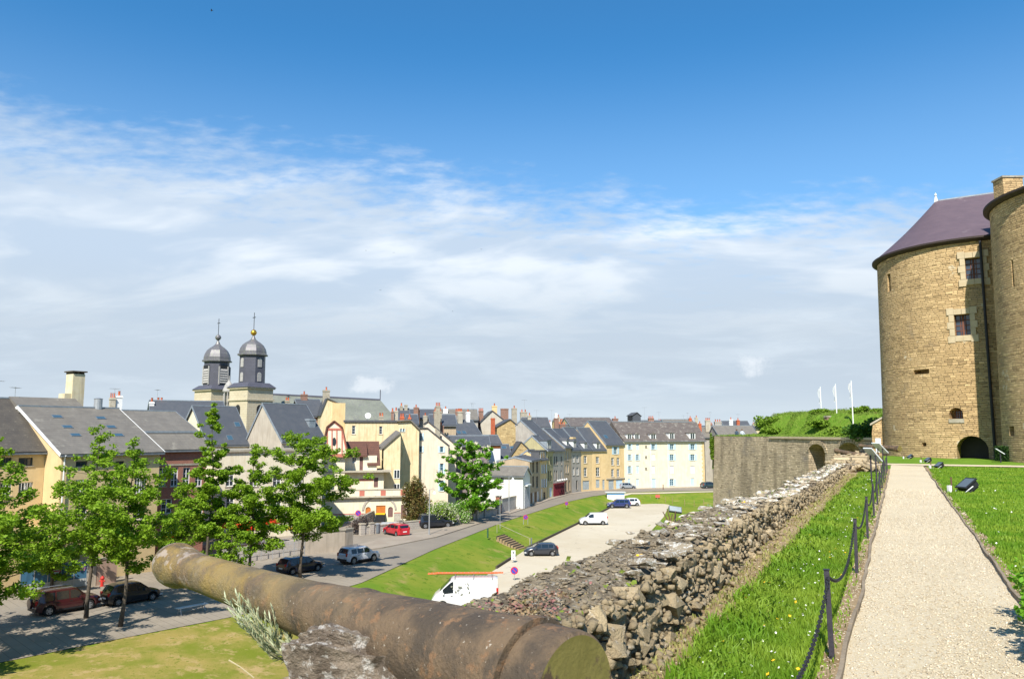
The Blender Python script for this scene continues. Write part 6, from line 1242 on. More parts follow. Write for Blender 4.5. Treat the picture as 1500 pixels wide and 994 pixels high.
def cannon(label, p0, p1, rscale, detail=64, mm=None, seed=1.):
    p0, p1 = Vector(p0), Vector(p1); L_ = (p1-p0).length; rt = thing('cannon', label, 'cannon', tuple(p0)); rt.rotation_mode = 'QUATERNION'; rt.rotation_quaternion = (p1-p0).to_track_quat('X', 'Z')
    prof = [(0, .0), (0, .93), (.004, .985), (.012, 1), (.047, .985), (.048, .93), (.052, .93), (.053, 1.06), (.068, 1.06), (.069, .975), (.085, .975), (.25, .85), (.36, .745), (.365, .77), (.378, .77), (.382, .73), (.5, .62), (.62, .56), (.75, .52), (.86, .495), (.90, .505), (.93, .56), (.955, .62), (.97, .64), (.985, .62), (1., .55), (1., .32), (.97, .30), (.93, .36)]
    P_ = []
    for (a, b), (c_, d) in zip(prof[:-1], prof[1:]):
        n_ = max(1, int((c_-a)*90)); P_ += [(a+(c_-a)*i/n_, b+(d-b)*i/n_) for i in range(n_)]
    P_.append(prof[-1]); V = []; Fq = []
    for (x, r_) in P_:
        for j in range(detail):
            a = 2*pi*j/detail; rr = r_*rscale; q = Vector((x*L_, rr*cos(a), rr*sin(a))); k = 1+(.010*noise.noise(q*3+Vector((seed, 0, 0)))+.0035*noise.noise(q*22) if .002 < x and r_ > .5 else 0)
            if .93 < x and sin(a) < -.2: k *= 1-.05*noise.noise(q*9)
            V.append((x*L_, rr*k*cos(a), rr*k*sin(a)))
    for i in range(len(P_)-1):
        for j in range(detail): a = i*detail+j; b = i*detail+(j+1) % detail; Fq.append((a, a+detail, b+detail, b))
    o = raw('barrel', V, Fq, mm or m_iron, rt, smooth=True, nper=4)
    o.data.materials.append(mat('mossy_iron', (.14, .12, .03), (.20, .17, .05), scale=7, c3=(.085, .055, .035), s3=9, t3=.52, w3=.1, bump=.6, bscale=25, bd=.01, rough=.95))
    mi = np.zeros(len(Fq), np.int32); mi[:detail] = 1; o.data.polygons.foreach_set('material_index', mi); o.data.set_sharp_from_angle(angle=R(28))
    return rt
cb = P(843, 1020, 2.62); cm_ = P(250, 824, 4.85)
rtc = cannon('huge rusty iron cannon barrel in the foreground, yellow lichen towards its muzzle', cb, cm_, .203, 96, m_ironl)
b = MB()
for (x, y_, z_, s_) in ((1.55, -.162, -.06, .012), (1.15, -.178, -.055, .01)): b.lathe([(s_*.1, -.01), (s_, 0), (s_*.1, .01)], (x, y_, z_), 8)
b.build('vent_hole', m_black, rtc)
# supports: masonry block and dark stones
m_block = mat('lichen_block', (.27, .215, .16), (.15, .115, .085), scale=9, amt=.9, rough=1, bump=1., bscale=34, bd=.04, c3=(.50, .46, .41), s3=26, t3=.52, w3=.10, c4=(.42, .22, .02), s4=18, t4=.72)
def blob_box(name, c, dx, dy, dz, m, parent, seed, amp=.03, rz=0, sub=5):
    bm = bmesh.new(); bmesh.ops.create_cube(bm, size=2.); bmesh.ops.bevel(bm, geom=bm.edges[:], offset=.16, segments=2, affect='EDGES'); bmesh.ops.triangulate(bm, faces=bm.faces[:]); 
    for _ in range(sub-2): bmesh.ops.subdivide_edges(bm, edges=bm.edges[:], cuts=1, use_grid_fill=True)
    Rm = Matrix.Rotation(rz, 3, 'Z')
    for v in bm.verts:
        q = Vector((v.co.x*dx, v.co.y*dy, v.co.z*dz)); nrm_ = Vector((v.co.x, v.co.y, v.co.z)).normalized(); q += nrm_*(amp*1.3*noise.fractal(q*5+Vector((seed, 0, 0)), .7, 2.1, 6)+amp*.5*noise.noise(q*24)); v.co = Rm @ q+Vector(c)
    me = bpy.data.meshes.new(name); bm.to_mesh(me); bm.free(); me.materials.append(m); return link(name, me, parent)
bc = P(562, 950, 3.4); rtb = thing('stone_support', 'lichen covered masonry block carrying the big foreground cannon', 'stone block', (bc.x, bc.y, .47)); rtb.scale = (1.22, 1.22, 1.12)
blob_box('stone', (0, 0, .12), .27, .25, .27, m_block, rtb, 3., .035, R(-20), 6)
blob_box('stone', (.33, -.28, .13), .22, .2, .075, m_block, rtb, 9., .03, R(-35), 6)
blob_box('stone', (.38, -.33, -.03), .24, .22, .09, m_block, rtb, 14., .03, R(-25), 6)
blob_box('stone', (-.1, .1, -.25), .45, .4, .2, m_block, rtb, 24., .03, R(-25), 5)
for lb, a, b_, rs in (('distant rusty cannon lying on the far end of the low wall, the nearer of two', (1288, 673, 36.0), (1224, 659.5, 38.5), .20), ('farther cannon barrel beside the castle tower, resting on stones', (1318, 657, 42), (1259, 652.5, 44.5), .17)):
    cannon(lb, P(*a), P(*b_), rs, 24, m_iron)
# ================================================================== GRASS, GRAVEL, FLOWERS
def blades(name, pts, h, w, m, curl=.5, stripy=True):
    n_ = len(pts); p = np.asarray(pts, np.float32); a = nr.uniform(0, 2*pi, n_); hh = (h*(.45+.9*nr.random(n_)**1.5)).astype(np.float32); sx, sy = np.cos(a)*w, np.sin(a)*w
    la = nr.uniform(0, 2*pi, n_); ln = hh*curl*nr.random(n_); lx, ly = np.cos(la)*ln, np.sin(la)*ln
    V = np.zeros((n_, 5, 3), np.float32); V[:, 0] = p+np.stack([-sx, -sy, -.01+0*a], 1); V[:, 1] = p+np.stack([sx, sy, -.01+0*a], 1)
    V[:, 2] = p+np.stack([lx*.3+sx*.8, ly*.3+sy*.8, hh*.55], 1); V[:, 3] = p+np.stack([lx*.3-sx*.8, ly*.3-sy*.8, hh*.55], 1); V[:, 4] = p+np.stack([lx, ly, hh*(1-.25*curl)], 1)
    T = np.array([[0, 1, 2], [0, 2, 3], [3, 2, 4]])[None]+(np.arange(n_)*5)[:, None, None]
    return raw(name, V.reshape(-1, 3), T.reshape(-1, 3), m)
m_blade = mat('grass_blade', (.13, .26, .015), (.25, .36, .035), scale=.9, amt=.8, rough=.55, transl=.35, c3=(.30, .34, .06), s3=9., t3=.62, spec=.25)
def field(n_, s0, s1, t0f, t1f, pw=1.6, dens=None):
    out = []; 
    for _ in range(n_):
        s_ = s0*(s1/s0)**(rnd.random()**(1/pw) if pw else rnd.random()); t_ = t0f(s_)+(t1f(s_)-t0f(s_))*rnd.random()
        if dens and rnd.random() > dens(s_, t_): continue
        out.append(tuple(st(s_, t_, hgt(s_, t_)+.012)))
    return out
edge_l = lambda s: -1.50+.10*nz(s, .9, 9)+.07*nz(s, 3.5, 7)
dn = lambda s, t: min(1, max(.12, (t-edge_l(s))*4))
gp_ = field(95000, 3.6, 36, lambda s: edge_l(s)-.04, lambda s: -.60, .9, dn); P_ = np.array(gp_); r_ = np.hypot(P_[:, 0], P_[:, 1])
tag(blades('grass_strip_blades', P_, .085+.0*r_, .0030+.00027*r_, m_blade), kind='stuff')
gp_ = field(9000, 3.6, 30, lambda s: edge_l(s), lambda s: edge_l(s)+.45, .9); P_ = np.array(gp_); r_ = np.hypot(P_[:, 0], P_[:, 1]); tag(blades('tall_grass', P_, .15+0*r_, .004+.0006*r_, m_blade, 1.), kind='stuff')
edge_r = lambda s: er(s)+.14+.09*nz(s, 1.3, 6)
gp_ = field(150000, 5.5, 44, edge_r, lambda s: edge_r(s)+.8+s*.34, .8); P_ = np.array(gp_); r_ = np.hypot(P_[:, 0], P_[:, 1])
tag(blades('lawn_blades', P_, .05+.0*r_, .0028+.00045*r_, m_blade), kind='stuff')
gp_ = field(3600, 3.6, 34, lambda s: tin(s)+.02, edge_l, .9); P_ = np.array(gp_); tag(blades('dry_tufts', P_, .06+0*P_[:, 0], .004+.0006*np.hypot(P_[:, 0], P_[:, 1]), mat('straw', (.42, .34, .16), (.24, .28, .06), scale=8, transl=.3), 1.), kind='stuff')
gp_ = field(1600, 3.6, 36, lambda s: er(s)+.01, lambda s: edge_r(s)+.05, .9)+field(700, 3.6, 36, lambda s: -.60, lambda s: -.50, .9); P_ = np.array(gp_); tag(blades('path_edge_weeds', P_, .05+0*P_[:, 0], .003+.0006*np.hypot(P_[:, 0], P_[:, 1]), m_blade, 1.), kind='stuff')
fl = field(420, 5, 36, lambda s: edge_l(s)+.1, lambda s: -.65, .9, lambda s, t: 1 if noise.noise((s*.6, t*2, 5)) > -.1 else .25)+field(1000, 7, 40, edge_r, lambda s: edge_r(s)+1+s*.3, .9, lambda s, t: 1 if noise.noise((s*.5, t*1., 7)) > .15 else .15)
fl = [(a, b, c_+rnd.uniform(.05, .085)) for a, b, c_ in fl]; tag(leaves('clover_flowers', fl, [.006+.0007*math.hypot(q[0], q[1]) for q in fl], mat('daisy_white', (.78, .76, .70), (.7, .68, .6)), asp=.9, up=1.), kind='stuff')
fl = [(a, b, c_+.07) for a, b, c_ in field(70, 4, 30, lambda s: edge_l(s), lambda s: -.65, .9)]+[tuple(st(s_, tin(s_)-.15, wall_top(s_)+.08)) for s_ in (6.3, 6.4, 12, 12.2, 19, 23, 24)]; tag(leaves('dandelions', fl, [.016]*len(fl), mat('dandelion', (.85, .50, .02), (.8, .45, .02)), asp=.9, up=1.), kind='stuff')
PEB = [rock_mesh(80+i, 1, .75, .5, None, 8, 'pebble') for i in range(6)]
def pebbles(name, pts, size, m):
    V = []; T = []; off = 0
    libs = [(np.array([tuple(v.co) for v in me.vertices], np.float32), np.array([(p.vertices[0], p.vertices[i], p.vertices[i+1]) for p in me.polygons for i in range(1, len(p.vertices)-1)])) for me in PEB]
    for p in pts:
        v, t = libs[rnd.randrange(6)]; a = rnd.uniform(0, 2*pi); c_, s_ = cos(a), sin(a); sz = size(p)*rnd.uniform(.5, 1.4); w = v*sz; w = np.stack([w[:, 0]*c_-w[:, 1]*s_, w[:, 0]*s_+w[:, 1]*c_, w[:, 2]], 1)+np.array(p); V.append(w); T.append(t+off); off += len(v)
    return tag(raw(name, np.concatenate(V), np.concatenate(T), m), kind='stuff')
m_peb = mat('pebble', (.62, .54, .40), (.42, .34, .23), scale=22, amt=.8, rough=.9, c3=(.80, .76, .68), s3=30, t3=.58, c4=(.26, .20, .14), s4=26, t4=.62)
pts = field(24000, 3.9, 26, lambda s: -.43, lambda s: .985, .75, lambda s, t: 1 if noise.noise((s*.35, t*.9, 2)) > -.2 else .35); pts = [(a, b, c_+.018) for a, b, c_ in pts]
pebbles('path_gravel', pts, lambda p: .014+.0009*math.hypot(p[0], p[1]), m_peb)
pts = field(2600, 3.9, 26, lambda s: er(s), lambda s: er(s)+.16, .8)+field(2600, 3.9, 26, lambda s: -.62, lambda s: -.46, .8)+field(1500, 3.9, 20, lambda s: tin(s), lambda s: -1.45, .8)
pebbles('verge_gravel', pts, lambda p: .017+.001*math.hypot(p[0], p[1]), m_peb)
# lawn blades of the lower banks stay in the material; coarse tufts give the near bank an uneven look
L_ = mound_pts(26000, -.3, hb.L+6, .3, 12, .01, 43); L_ = np.array([(a, b, c_-.02) for a, b, c_ in L_]); tag(blades('mound_grass', L_, .26+.16*np.array([noise.noise((q[0]*.5, q[1]*.5, 1)) for q in L_]), .022, mat('mound_blade', (.17, .28, .03), (.26, .34, .06), scale=.9, transl=.3, c3=(.32, .27, .11), s3=1.3, t3=.58), .6), kind='stuff')
# ================================================================== CHAIN FENCE
m_post = mat('dark_post', (.035, .03, .04), (.05, .045, .055), scale=6, rough=.6, bump=.2)
pp0 = G(1214, 967, 0); s0p = to_st(pp0)[0]; posts = []
sps = [s0p-3.1, s0p] + [to_st(G(px, py, 0))[0] for px, py in ((1253, 843), (1270.5, 789), (1278.5, 757))]
while sps[-1] < 36: sps.append(sps[-1]+2.9)
sps = sps[:13]; proto = None; base_lab = 'dark square steel post of the chain fence, '
words = ['out of frame nearest the camera', 'nearest one in full view', 'second from the near end of the path', 'third along the path edge', 'fourth along the path edge', 'fifth along the path edge', 'sixth along the path edge', 'seventh along the path edge', 'eighth along the path edge', 'ninth, beside the slanted board', 'tenth, just past the slanted board', 'eleventh, near the far cannons', 'last one before the castle tower']
tops = []
for i, s_ in enumerate(sps):
    if proto is None:
        rt = thing('chain_post', base_lab+words[0], 'post', group='chain fence posts'); b = MB(); b.box(-.018, .018, -.018, .018, -.1, .66); b.build('post', m_post, rt); b = MB(); b.box(-.022, .022, -.022, .022, .661, .668); b.build('cap', m_black, rt); b = MB(); b.tube([(-.02, 0, .61), (-.045, 0, .6)], .008, 5); b.build('eyelet', m_black, rt); proto = rt; o = rt
    else: o = copy_tree(proto)
    p = st(s_, -.535, 0); o.location = p; o.rotation_euler = (R(rnd.uniform(-1.5, 1.5)), R(rnd.uniform(-1.5, 1.5)), azp); o['label'] = base_lab+words[i]; tops.append(p+Vector((0, 0, .61)))
def chain(i, a, b, sag):
    V = MB(); L_ = (b-a).length*1.04; n_ = int(L_/.048); near = i < 5
    def f(t): return a.lerp(b, t)-Vector((0, 0, sag*4*t*(1-t)))
    o = thing('chain', 'black sagging chain hung '+('at the very front of the path fence' if i == 0 else 'between the posts: span number counted from the front, '+['', 'second', 'third', 'fourth', 'fifth', 'sixth', 'seventh', 'eighth', 'ninth', 'tenth', 'eleventh', 'twelfth'][i]), 'chain', tuple(a), group='chains of the path fence') 
    if not near:
        V.tube([f(k/10)-a for k in range(11)], .011, 5); V.build('links', m_black, o); return
    for k in range(n_):
        t = (k+.5)/n_; p = f(t)-a; d = (f(min(1, t+.02))-f(max(0, t-.02))).normalized(); x = d.orthogonal().normalized() if False else Vector((0, 0, 1)).cross(d).normalized(); y = d.cross(x); sd_ = x if k % 2 else y; K = []
        for j in range(8): an = 2*pi*j/8; K.append(p+d*(.031*cos(an))+sd_*(.012*sin(an)))
        K.append(K[0]); V.tube(K, .0042, 5, cap=False)
    V.build('links', m_black, o)
for i in range(len(tops)-1): chain(i, tops[i], tops[i+1], .20 if i != 1 else .24)
# ================================================================== BOARDS, SPOTLIGHTS ETC ON THE TERRACE
m_panel = mat('info_panel', (.62, .64, .64), (.5, .52, .53), scale=9, rough=.35)
def board(label, s_, t_, w, l, hb, tilt, yaw, thick=.04):
    p = st(s_, t_); rt = thing('info_board', label, 'sign', (p.x, p.y, 0), yaw); b = MB(); M4 = Matrix.Translation((0, 0, hb)) @ Matrix.Rotation(tilt, 4, 'X'); b.box(-w/2, w/2, -l/2, l/2, -thick/2, thick/2, M4); b.build('panel', m_panel, rt)
    b = MB(); b.box(-w/2+.05, w/2-.05, -l/2+.05, l/2-.05, thick/2, thick/2+.004, M4); b.build('printed_sheet', mat('printed', (.45, .50, .52), (.68, .68, .64), scale=14, rough=.3), rt)
    for sx in (-1, 1): b = MB(); b.tube([(sx*w*.3, 0, -.05), (sx*w*.3, 0, hb-.02)], .025, 6); b.build('leg', m_post, rt)
q_ = to_st(G(1284, 715, 0)); board('slanted white information board near the far end of the chain fence', 27.5, -.78, .32, .62, .98, R(42), R(115))
board('second slanted information board, closer to the castle tower', 38.0, -.78, .4, .7, 1.0, R(38), R(115))
board('information board on the lawn left of the clipped hedge by the nearer tower', to_st(G(1466, 677, 0))[0], to_st(G(1466, 677, 0))[1], .55, .5, .62, R(36), R(62))
p = st(40.5, -.9); rt = thing('white_sign', 'small upright white sign by the far cannons at the tower foot', 'sign', (p.x, p.y, 0)); b = MB(); b.box(-.12, .12, -.02, .02, .75, 1.4); b.build('panel', m_white, rt); b = MB(); b.tube([(0, .03, -.1), (0, .03, 1.2)], .02, 6); b.build('post', m_post, rt)
def spot(label, px, py, sc=1., yaw=0.):
    sc *= .85; p = G(px, py, 0); rt = thing('floodlight', label, 'floodlight', (p.x, p.y, 0), yaw, 'floodlights along the path')
    b = MB(); Mx = Matrix.Translation((.12, 0, .20*sc)) @ Matrix.Rotation(R(-35), 4, 'Y'); b.box(-.22*sc, .22*sc, -.2*sc, .2*sc, -.10*sc, .10*sc, Mx); b.box(-.26*sc, .26*sc, -.24*sc, .24*sc, .10*sc, .13*sc, Mx)
    for k in range(-3, 4): b.box(k*.055*sc-.01, k*.055*sc+.01, -.18*sc, .18*sc, -.16*sc, -.10*sc, Mx)
    b.build('housing', m_black, rt); b = MB(); b.box(-.21*sc, .21*sc, -.19*sc, .19*sc, .131*sc, .136*sc, Mx); b.build('glass', glassm('lamp_glass', (.10, .12, .13)), rt)
    b = MB(); b.tube([(-.18*sc, -.22*sc, 0), (.10, -.24*sc, .2*sc), (.10, .24*sc, .2*sc), (-.18*sc, .22*sc, 0)], .018*sc, 5); b.build('bracket', m_steel, rt)
    b = MB(); b.box(-.5*sc, -.4*sc, .05, .13, .0, .22*sc); b.build('socket_box', m_white, rt)
    for k, y_ in enumerate((.10, -.10)[: (2 if sc > .9 else 1)]): b = MB(); b.tube([(-.36*sc, y_, -.05), (-.36*sc, y_, .48*sc)], .022, 6); b.build('stake', mat('brown_stake', (.14, .07, .05)), rt)
spot('black floodlight with two stakes and white socket box, nearest on the lawn', 1413, 721, 1.05, R(10)); spot('second black floodlight with a stake, farther along the lawn edge', 1373, 686, .8, R(10)); spot('third black floodlight near where the path meets the castle', 1357, 677, .75, R(10)); spot('black floodlight left of the path end, at the tower foot', 1331, 671.5, .75, R(0))
# clipped hedge and near shrub
h0 = G(1474, 676, 0); b = MB(); rt = thing('clipped_hedge', 'dark clipped box hedge at the foot of the nearer tower', 'hedge', (h0.x, h0.y, 0)); L_ = []
for _ in range(16000):
    u_, v_, w_ = rnd.uniform(0, 3.2), rnd.uniform(0, 1.2), rnd.uniform(0, .85); f_ = rnd.randrange(3)
    if f_ == 0: w_ = .85+rnd.gauss(0, .02)
    elif f_ == 1: v_ = rnd.gauss(0, .02)
    else: u_ = rnd.gauss(0, .02)
    L_.append((u_, v_-.2, w_))
leaves('foliage', L_, [.035]*len(L_), mat('box_leaf', (.03, .07, .015), (.05, .11, .02), transl=.15), rt); b.box(.06, 3.2, -.1, .9, 0, .8); b.build('core', m_bark, rt)
p = G(1556, 925, 0); bush('shrub', 'leafy shrub poking in at the lower right edge of the frame', 'shrub', p.x, p.y, .0, .42, .45, .62, 1700, m_leafc, .03, 77)
p = G(1640, 1010, 0); bush('shrub', 'taller shrub just out of frame at the lower right, shading the path', 'shrub', p.x, p.y, .0, .6, .6, 1.3, 2500, m_leafc, .04, 78)
# ================================================================== PLANT AND DRY STALK ON THE WALL
def wormwood():
    o = P(425, 945, 3.75); rt = thing('wall_plant', 'silvery green feathery plant leaning out from the wall under the cannon', 'plant', tuple(o)); m_sil = mat('silver_green', (.40, .46, .27), (.55, .58, .40), scale=9, rough=.8, transl=.25, c3=(.20, .30, .10), s3=14, t3=.55); r = random.Random(6)
    tips = [(328, 872), (335, 880), (345, 868), (352, 885), (362, 880), (340, 900), (357, 905), (376, 890), (384, 915), (395, 905), (412, 868), (418, 880), (425, 885), (400, 890), (370, 925), (390, 940), (362, 882), (408, 900), (332, 890), (348, 893), (366, 897), (374, 905), (388, 898), (405, 888), (397, 918), (381, 930), (415, 895), (344, 878), (353, 870)]
    lv = []; Vb = MB(); LV = []; LF = []
    for (tx, ty) in tips:
        e = P(tx, ty, 3.75+r.uniform(-.15, .2))-o; start = Vector((r.uniform(-.08, .08), r.uniform(-.05, .05), r.uniform(-.08, 0))); mid = start.lerp(e, .5)+Vector((-.02, 0, -.07)); pts = [start.lerp(mid, t).lerp(mid.lerp(e, t), t) for t in [k/8 for k in range(9)]]; Vb.tube(pts, [.0035]*6+[.002]*3, 5)
        for k in range(34):
            t = .12+.88*k/34; i_ = min(7, int(t*8)); p = pts[i_].lerp(pts[i_+1], t*8-i_); d = (pts[i_+1]-pts[i_]).normalized(); a = r.uniform(0, 2*pi); sd_ = d.orthogonal().normalized(); sd_ = Matrix.Rotation(a, 3, d) @ sd_; dr = (d*.85+sd_*.55+Vector((0, 0, .15))).normalized(); ln = r.uniform(.022, .05); w = dr.cross(sd_).normalized()*.003; n0 = len(LV); LV += [p-w, p+w, p+dr*ln*.6+w*1.1, p+dr*ln, p+dr*ln*.6-w*1.1]; LF += [(n0, n0+1, n0+2), (n0, n0+2, n0+4), (n0+4, n0+2, n0+3)]
    Vb.build('stem', mat('pale_stem', (.38, .36, .2)), rt); raw('foliage', [tuple(v) for v in LV], LF, m_sil, rt)
wormwood()
rt = thing('dry_stalk', 'single dry pale stalk sticking out left of the stone support', 'stalk', tuple(P(372, 992, 3.7))); o_ = rt.location; b = MB(); b.tube([Vector((0, 0, 0)), P(352, 976, 3.7)-o_, P(335, 966, 3.7)-o_], [.003, .0025, .0035], 5); b.build('stem', mat('dry_stem', (.5, .42, .25)), rt)
# ================================================================== CARS
def car(label, x, y, z, bear, L, Wd, top, belt, cab, paint, wheels, rw=.32, trim=None, side_glass=(), wind=None, rear=None, zb=.24, cat='car', name='parked_car', alloy=True, ext=(), tail=(.78, .95), lights=True, rails=False, col_bump=False, plate=True, group=None):
    """top/belt: polylines (x,z); cab: list of side windows (x0,x1); wheels (xr, xf)."""
    rt = thing(name, label, cat, (x, y, z), R(90-bear), group); hw = Wd/2
    def ip(pl, q):
        for (a, za), (b, zb_) in zip(pl[:-1], pl[1:]):
            if a <= q <= b: return za+(zb_-za)*(q-a)/(b-a+1e-9)
        return pl[0][1] if q < pl[0][0] else pl[-1][1]
    xsn = set(np.round(np.linspace(-L/2, L/2, 47), 3)) | {p[0] for p in top}; 
    for w in wheels:
        for k in range(9): xsn.add(round(w+(rw+.07)*cos(pi*k/8), 3))
    xsn = sorted(q for q in xsn if -L/2 <= q <= L/2)
    roof = max(p[1] for p in top)
    def hws(q): e = abs(q)/(L/2); return hw*(1-.20*max(0, (e-.72)/.28)**2.2)
    def tw(q):
        zt, zbt = ip(top, q), ip(belt, q); return hws(q)*(.985-.20*max(0, zt-zbt)/(roof-zbt+.01))
    V = []; Fq = []; ring = []
    for q in xsn:
        zt, zbt = ip(top, q), min(ip(belt, q), ip(top, q)-.02); lo = zb+.10*max(0, (abs(q)/(L/2)-.85)/.15)
        for w in wheels:
            d = abs(q-w)
            if d < rw+.07: lo = max(lo, rw+math.sqrt(max(0, (rw+.07)**2-d*d)))
        lo = min(lo, zbt-.08); h_ = hws(q); t_ = tw(q); m1 = lo+(zbt-lo)*.35; m2 = lo+(zbt-lo)*.75
        half = [(h_*.955, lo), (h_*.995, m1), (h_, m2), (h_*.965, zbt), (t_*1.0 if zt-zbt > .1 else h_*.90, zt-.045 if zt-zbt > .1 else zt-.012), (t_*.80, zt-.006), (t_*.4, zt+.012)]
        pts = [(q, a, b) for a, b in half]+[(q, -a, b) for a, b in reversed(half)]; V += pts
    nn_ = 14
    for i in range(len(xsn)-1):
        for j in range(nn_): a = i*nn_+j; b = i*nn_+(j+1) % nn_; Fq.append((a, b, b+nn_, a+nn_))
    me = bpy.data.meshes.new('body'); e = (len(xsn)-1)*nn_; me.from_pydata(V, [], Fq+[tuple(range(nn_))[::-1], tuple(range(e, e+nn_))]); me.materials.append(paint)
    sm = [j not in () for j in range(len(me.polygons))]; me.polygons.foreach_set('use_smooth', sm)
    bm = bmesh.new(); bm.from_mesh(me); bmesh.ops.recalc_face_normals(bm, faces=bm.faces); bm.to_mesh(me); bm.free()
    me.set_sharp_from_angle(angle=R(38)); link('body', me, rt)
    def sidept(q, f, s_): zbt = ip(belt, q); zt = ip(top, q)-.045; t_ = tw(q); h_ = hws(q)*.965; yy = h_+(t_-h_)*f; return (q, s_*(yy+.008), zbt+(zt-zbt)*f)
    for (a, b) in cab:
        for s_ in (-1, 1):
            g = MB(); n_ = 4; f0, f1 = .10, .86; xa = [a+(b-a)*k/n_ for k in range(n_+1)]
            for k in range(n_):
                q = [sidept(xa[k], f0, s_), sidept(xa[k+1], f0, s_), sidept(xa[k+1], f1, s_), sidept(xa[k], f1, s_)]
                if s_ > 0: q.reverse()
                g.quad(*q)
            g.build('window', m_carglass, rt)
    def slope(x0, x1, nm):
        g = MB(); n_ = 4
        for k in range(n_):
            a, b = x0+(x1-x0)*k/n_, x0+(x1-x0)*(k+1)/n_; g.quad((a, -tw(a)*.86, ip(top, a)+.017), (b, -tw(b)*.86, ip(top, b)+.017), (b, tw(b)*.86, ip(top, b)+.017), (a, tw(a)*.86, ip(top, a)+.017))
        g.build(nm, m_carglass, rt)
    if wind: slope(*wind, 'windscreen')
    if rear: slope(*rear, 'rear_window')
    for w in wheels:
        for s_ in (-1, 1):
            c = (w, s_*(hw-.11), rw); t = MB(); k = len(t.v); t.lathe([(rw*.62, -.1), (rw*.93, -.1), (rw, -.07), (rw, .07), (rw*.93, .1), (rw*.62, .1)], (0, 0, 0), 20); M4 = Matrix.Translation(c) @ Matrix.Rotation(pi/2, 4, 'X'); t.v = [tuple(M4 @ Vector(p)) for p in t.v]; to_ = t.build('wheel', m_tyre, rt)
            rr = MB(); rr.lathe([(.02, -.105), (rw*.60, -.102), (rw*.64, -.09), (rw*.64, .09), (rw*.60, .102), (.02, .105)], (0, 0, 0), 16)
            for j in range(5): an = 2*pi*j/5; rr.box(rw*.1, rw*.6, -.02, .02, -.112, .112, Matrix.Rotation(an, 4, 'Z'))
            rr.v = [tuple(M4 @ Vector(p)) for p in rr.v]; rr.build('rim', m_rim, to_)
            hb_ = MB(); 
            for j in range(5): an = 2*pi*(j+.5)/5; hb_.box(rw*.22, rw*.52, -.045, .045, -.1035, .1035, Matrix.Rotation(an, 4, 'Z'))
            hb_.v = [tuple(M4 @ Vector(p)) for p in hb_.v]; hb_.build('rim_gap', m_black, to_)
    xr = -L/2; hr = hws(xr)
    if lights:
        for s_ in (-1, 1):
            b = MB(); z0, z1 = tail; b.box(xr-.012, xr+.16, s_*hr*.99-(.16 if s_ > 0 else 0), s_*hr*.99+(.16 if s_ < 0 else 0)+(.03*s_ if True else 0), z0, z1) if s_ > 0 else b.box(xr-.012, xr+.16, -hr*.99-.03, -hr*.99+.16, z0, z1); b.build('tail_light', m_tail, rt)
            b = MB(); xf = L/2; hf = hws(xf-.2); zf = ip(belt, xf-.1)-.10; ya, yb = sorted((s_*hf*1.0, s_*hf*.60)); b.box(xf-.28, xf+.006, ya, yb, zf-.14, zf); b.build('headlight', m_head, rt)
    if plate: b = MB(); b.box(xr-.02, xr-.002, -.26, .26, .55, .66); b.box(L/2+.002, L/2+.02, -.26, .26, .38, .48); b.build('number_plate', m_white, rt)
    b = MB(); b.box(xr-.03, xr+.25, -hr*.98, hr*.98, zb+.05, zb+.26); b.build('rear_bumper', trim or paint, rt); b = MB(); hf = hws(L/2); b.box(L/2-.25, L/2+.03, -hf*.98, hf*.98, zb+.02, zb+.22); b.build('front_bumper', trim or paint, rt)
    b = MB(); b.box(L/2-.02, L/2+.035, -hf*.55, hf*.55, zb+.24, zb+.36); b.build('grille', m_black, rt)
    if cab:
        mx = cab[-1][1]-.05
        for s_ in (-1, 1): b = MB(); zz = ip(belt, mx)+.07; ya, yb = sorted((s_*(hws(mx)+.02), s_*(hws(mx)+.19))); b.box(mx-.06, mx+.06, ya, yb, zz-.02, zz+.11); b.build('mirror', paint, rt)
    for s_ in (-1, 1):
        ya, yb = sorted((s_*hw*.975, s_*(hw+.012))); b = MB(); b.box(wheels[0]+rw+.1, wheels[1]-rw-.1, ya, yb, zb+.0, zb+.10); b.build('sill_trim', trim or m_black, rt)
        if rails: b = MB(); xx = [p[0] for p in top if p[1] > roof-.08]; b.tube([(min(xx)+.05, s_*hw*.66, roof-.0), (min(xx)+.2, s_*hw*.66, roof+.06), (max(xx)-.2, s_*hw*.66, roof+.06), (max(xx)-.05, s_*hw*.66, roof)], .02, 5); b.build('roof_rail', m_steel, rt)
        dz = ip(belt, 0)-.12; b = MB()
        for q in [(c_[0]+c_[1])/2-.3 for c_ in cab[-2:]]: ya, yb = sorted((s_*hws(q)*.985, s_*(hws(q)+.02))); b.box(q-.08, q+.08, ya, yb, dz, dz+.035)
        b.build('door_handle', m_black, rt)
    b = MB(); b.box(-L/2+.25, L/2-.25, -hw*.7, hw*.7, .16, zb+.08); b.build('underbody', m_black, rt)
    return rt
m_carglass = glassm('car_glass', (.012, .016, .02), .04); m_tyre = mat('tyre', (.02, .02, .02), rough=.9); m_rim = mat('alloy_rim', (.42, .43, .45), (.35, .36, .38), rough=.35, metal=.7)
m_tail = mat('tail_lamp', (.45, .015, .01), rough=.25, coat=.5); m_head = mat('head_lamp', (.55, .58, .6), rough=.15, coat=.6)
def paint(nm, c, rough=.30): return mat('paint_'+nm, c, c, rough=rough, coat=.8, spec=.5)
pb = lambda px, py, z=ZS: gb(px, py, z)
def mid(p, q): return ((p[0]+q[0])/2, (p[1]+q[1])/2)
SUVT = lambda L, h: [(-L/2, .98), (-L/2+.05, 1.02), (-L/2+.32, h-.06), (-L/2+.6, h), (L*.05, h), (L*.10, h-.02), (L*.26, 1.08), (L/2-.25, .96), (L/2, .78)]
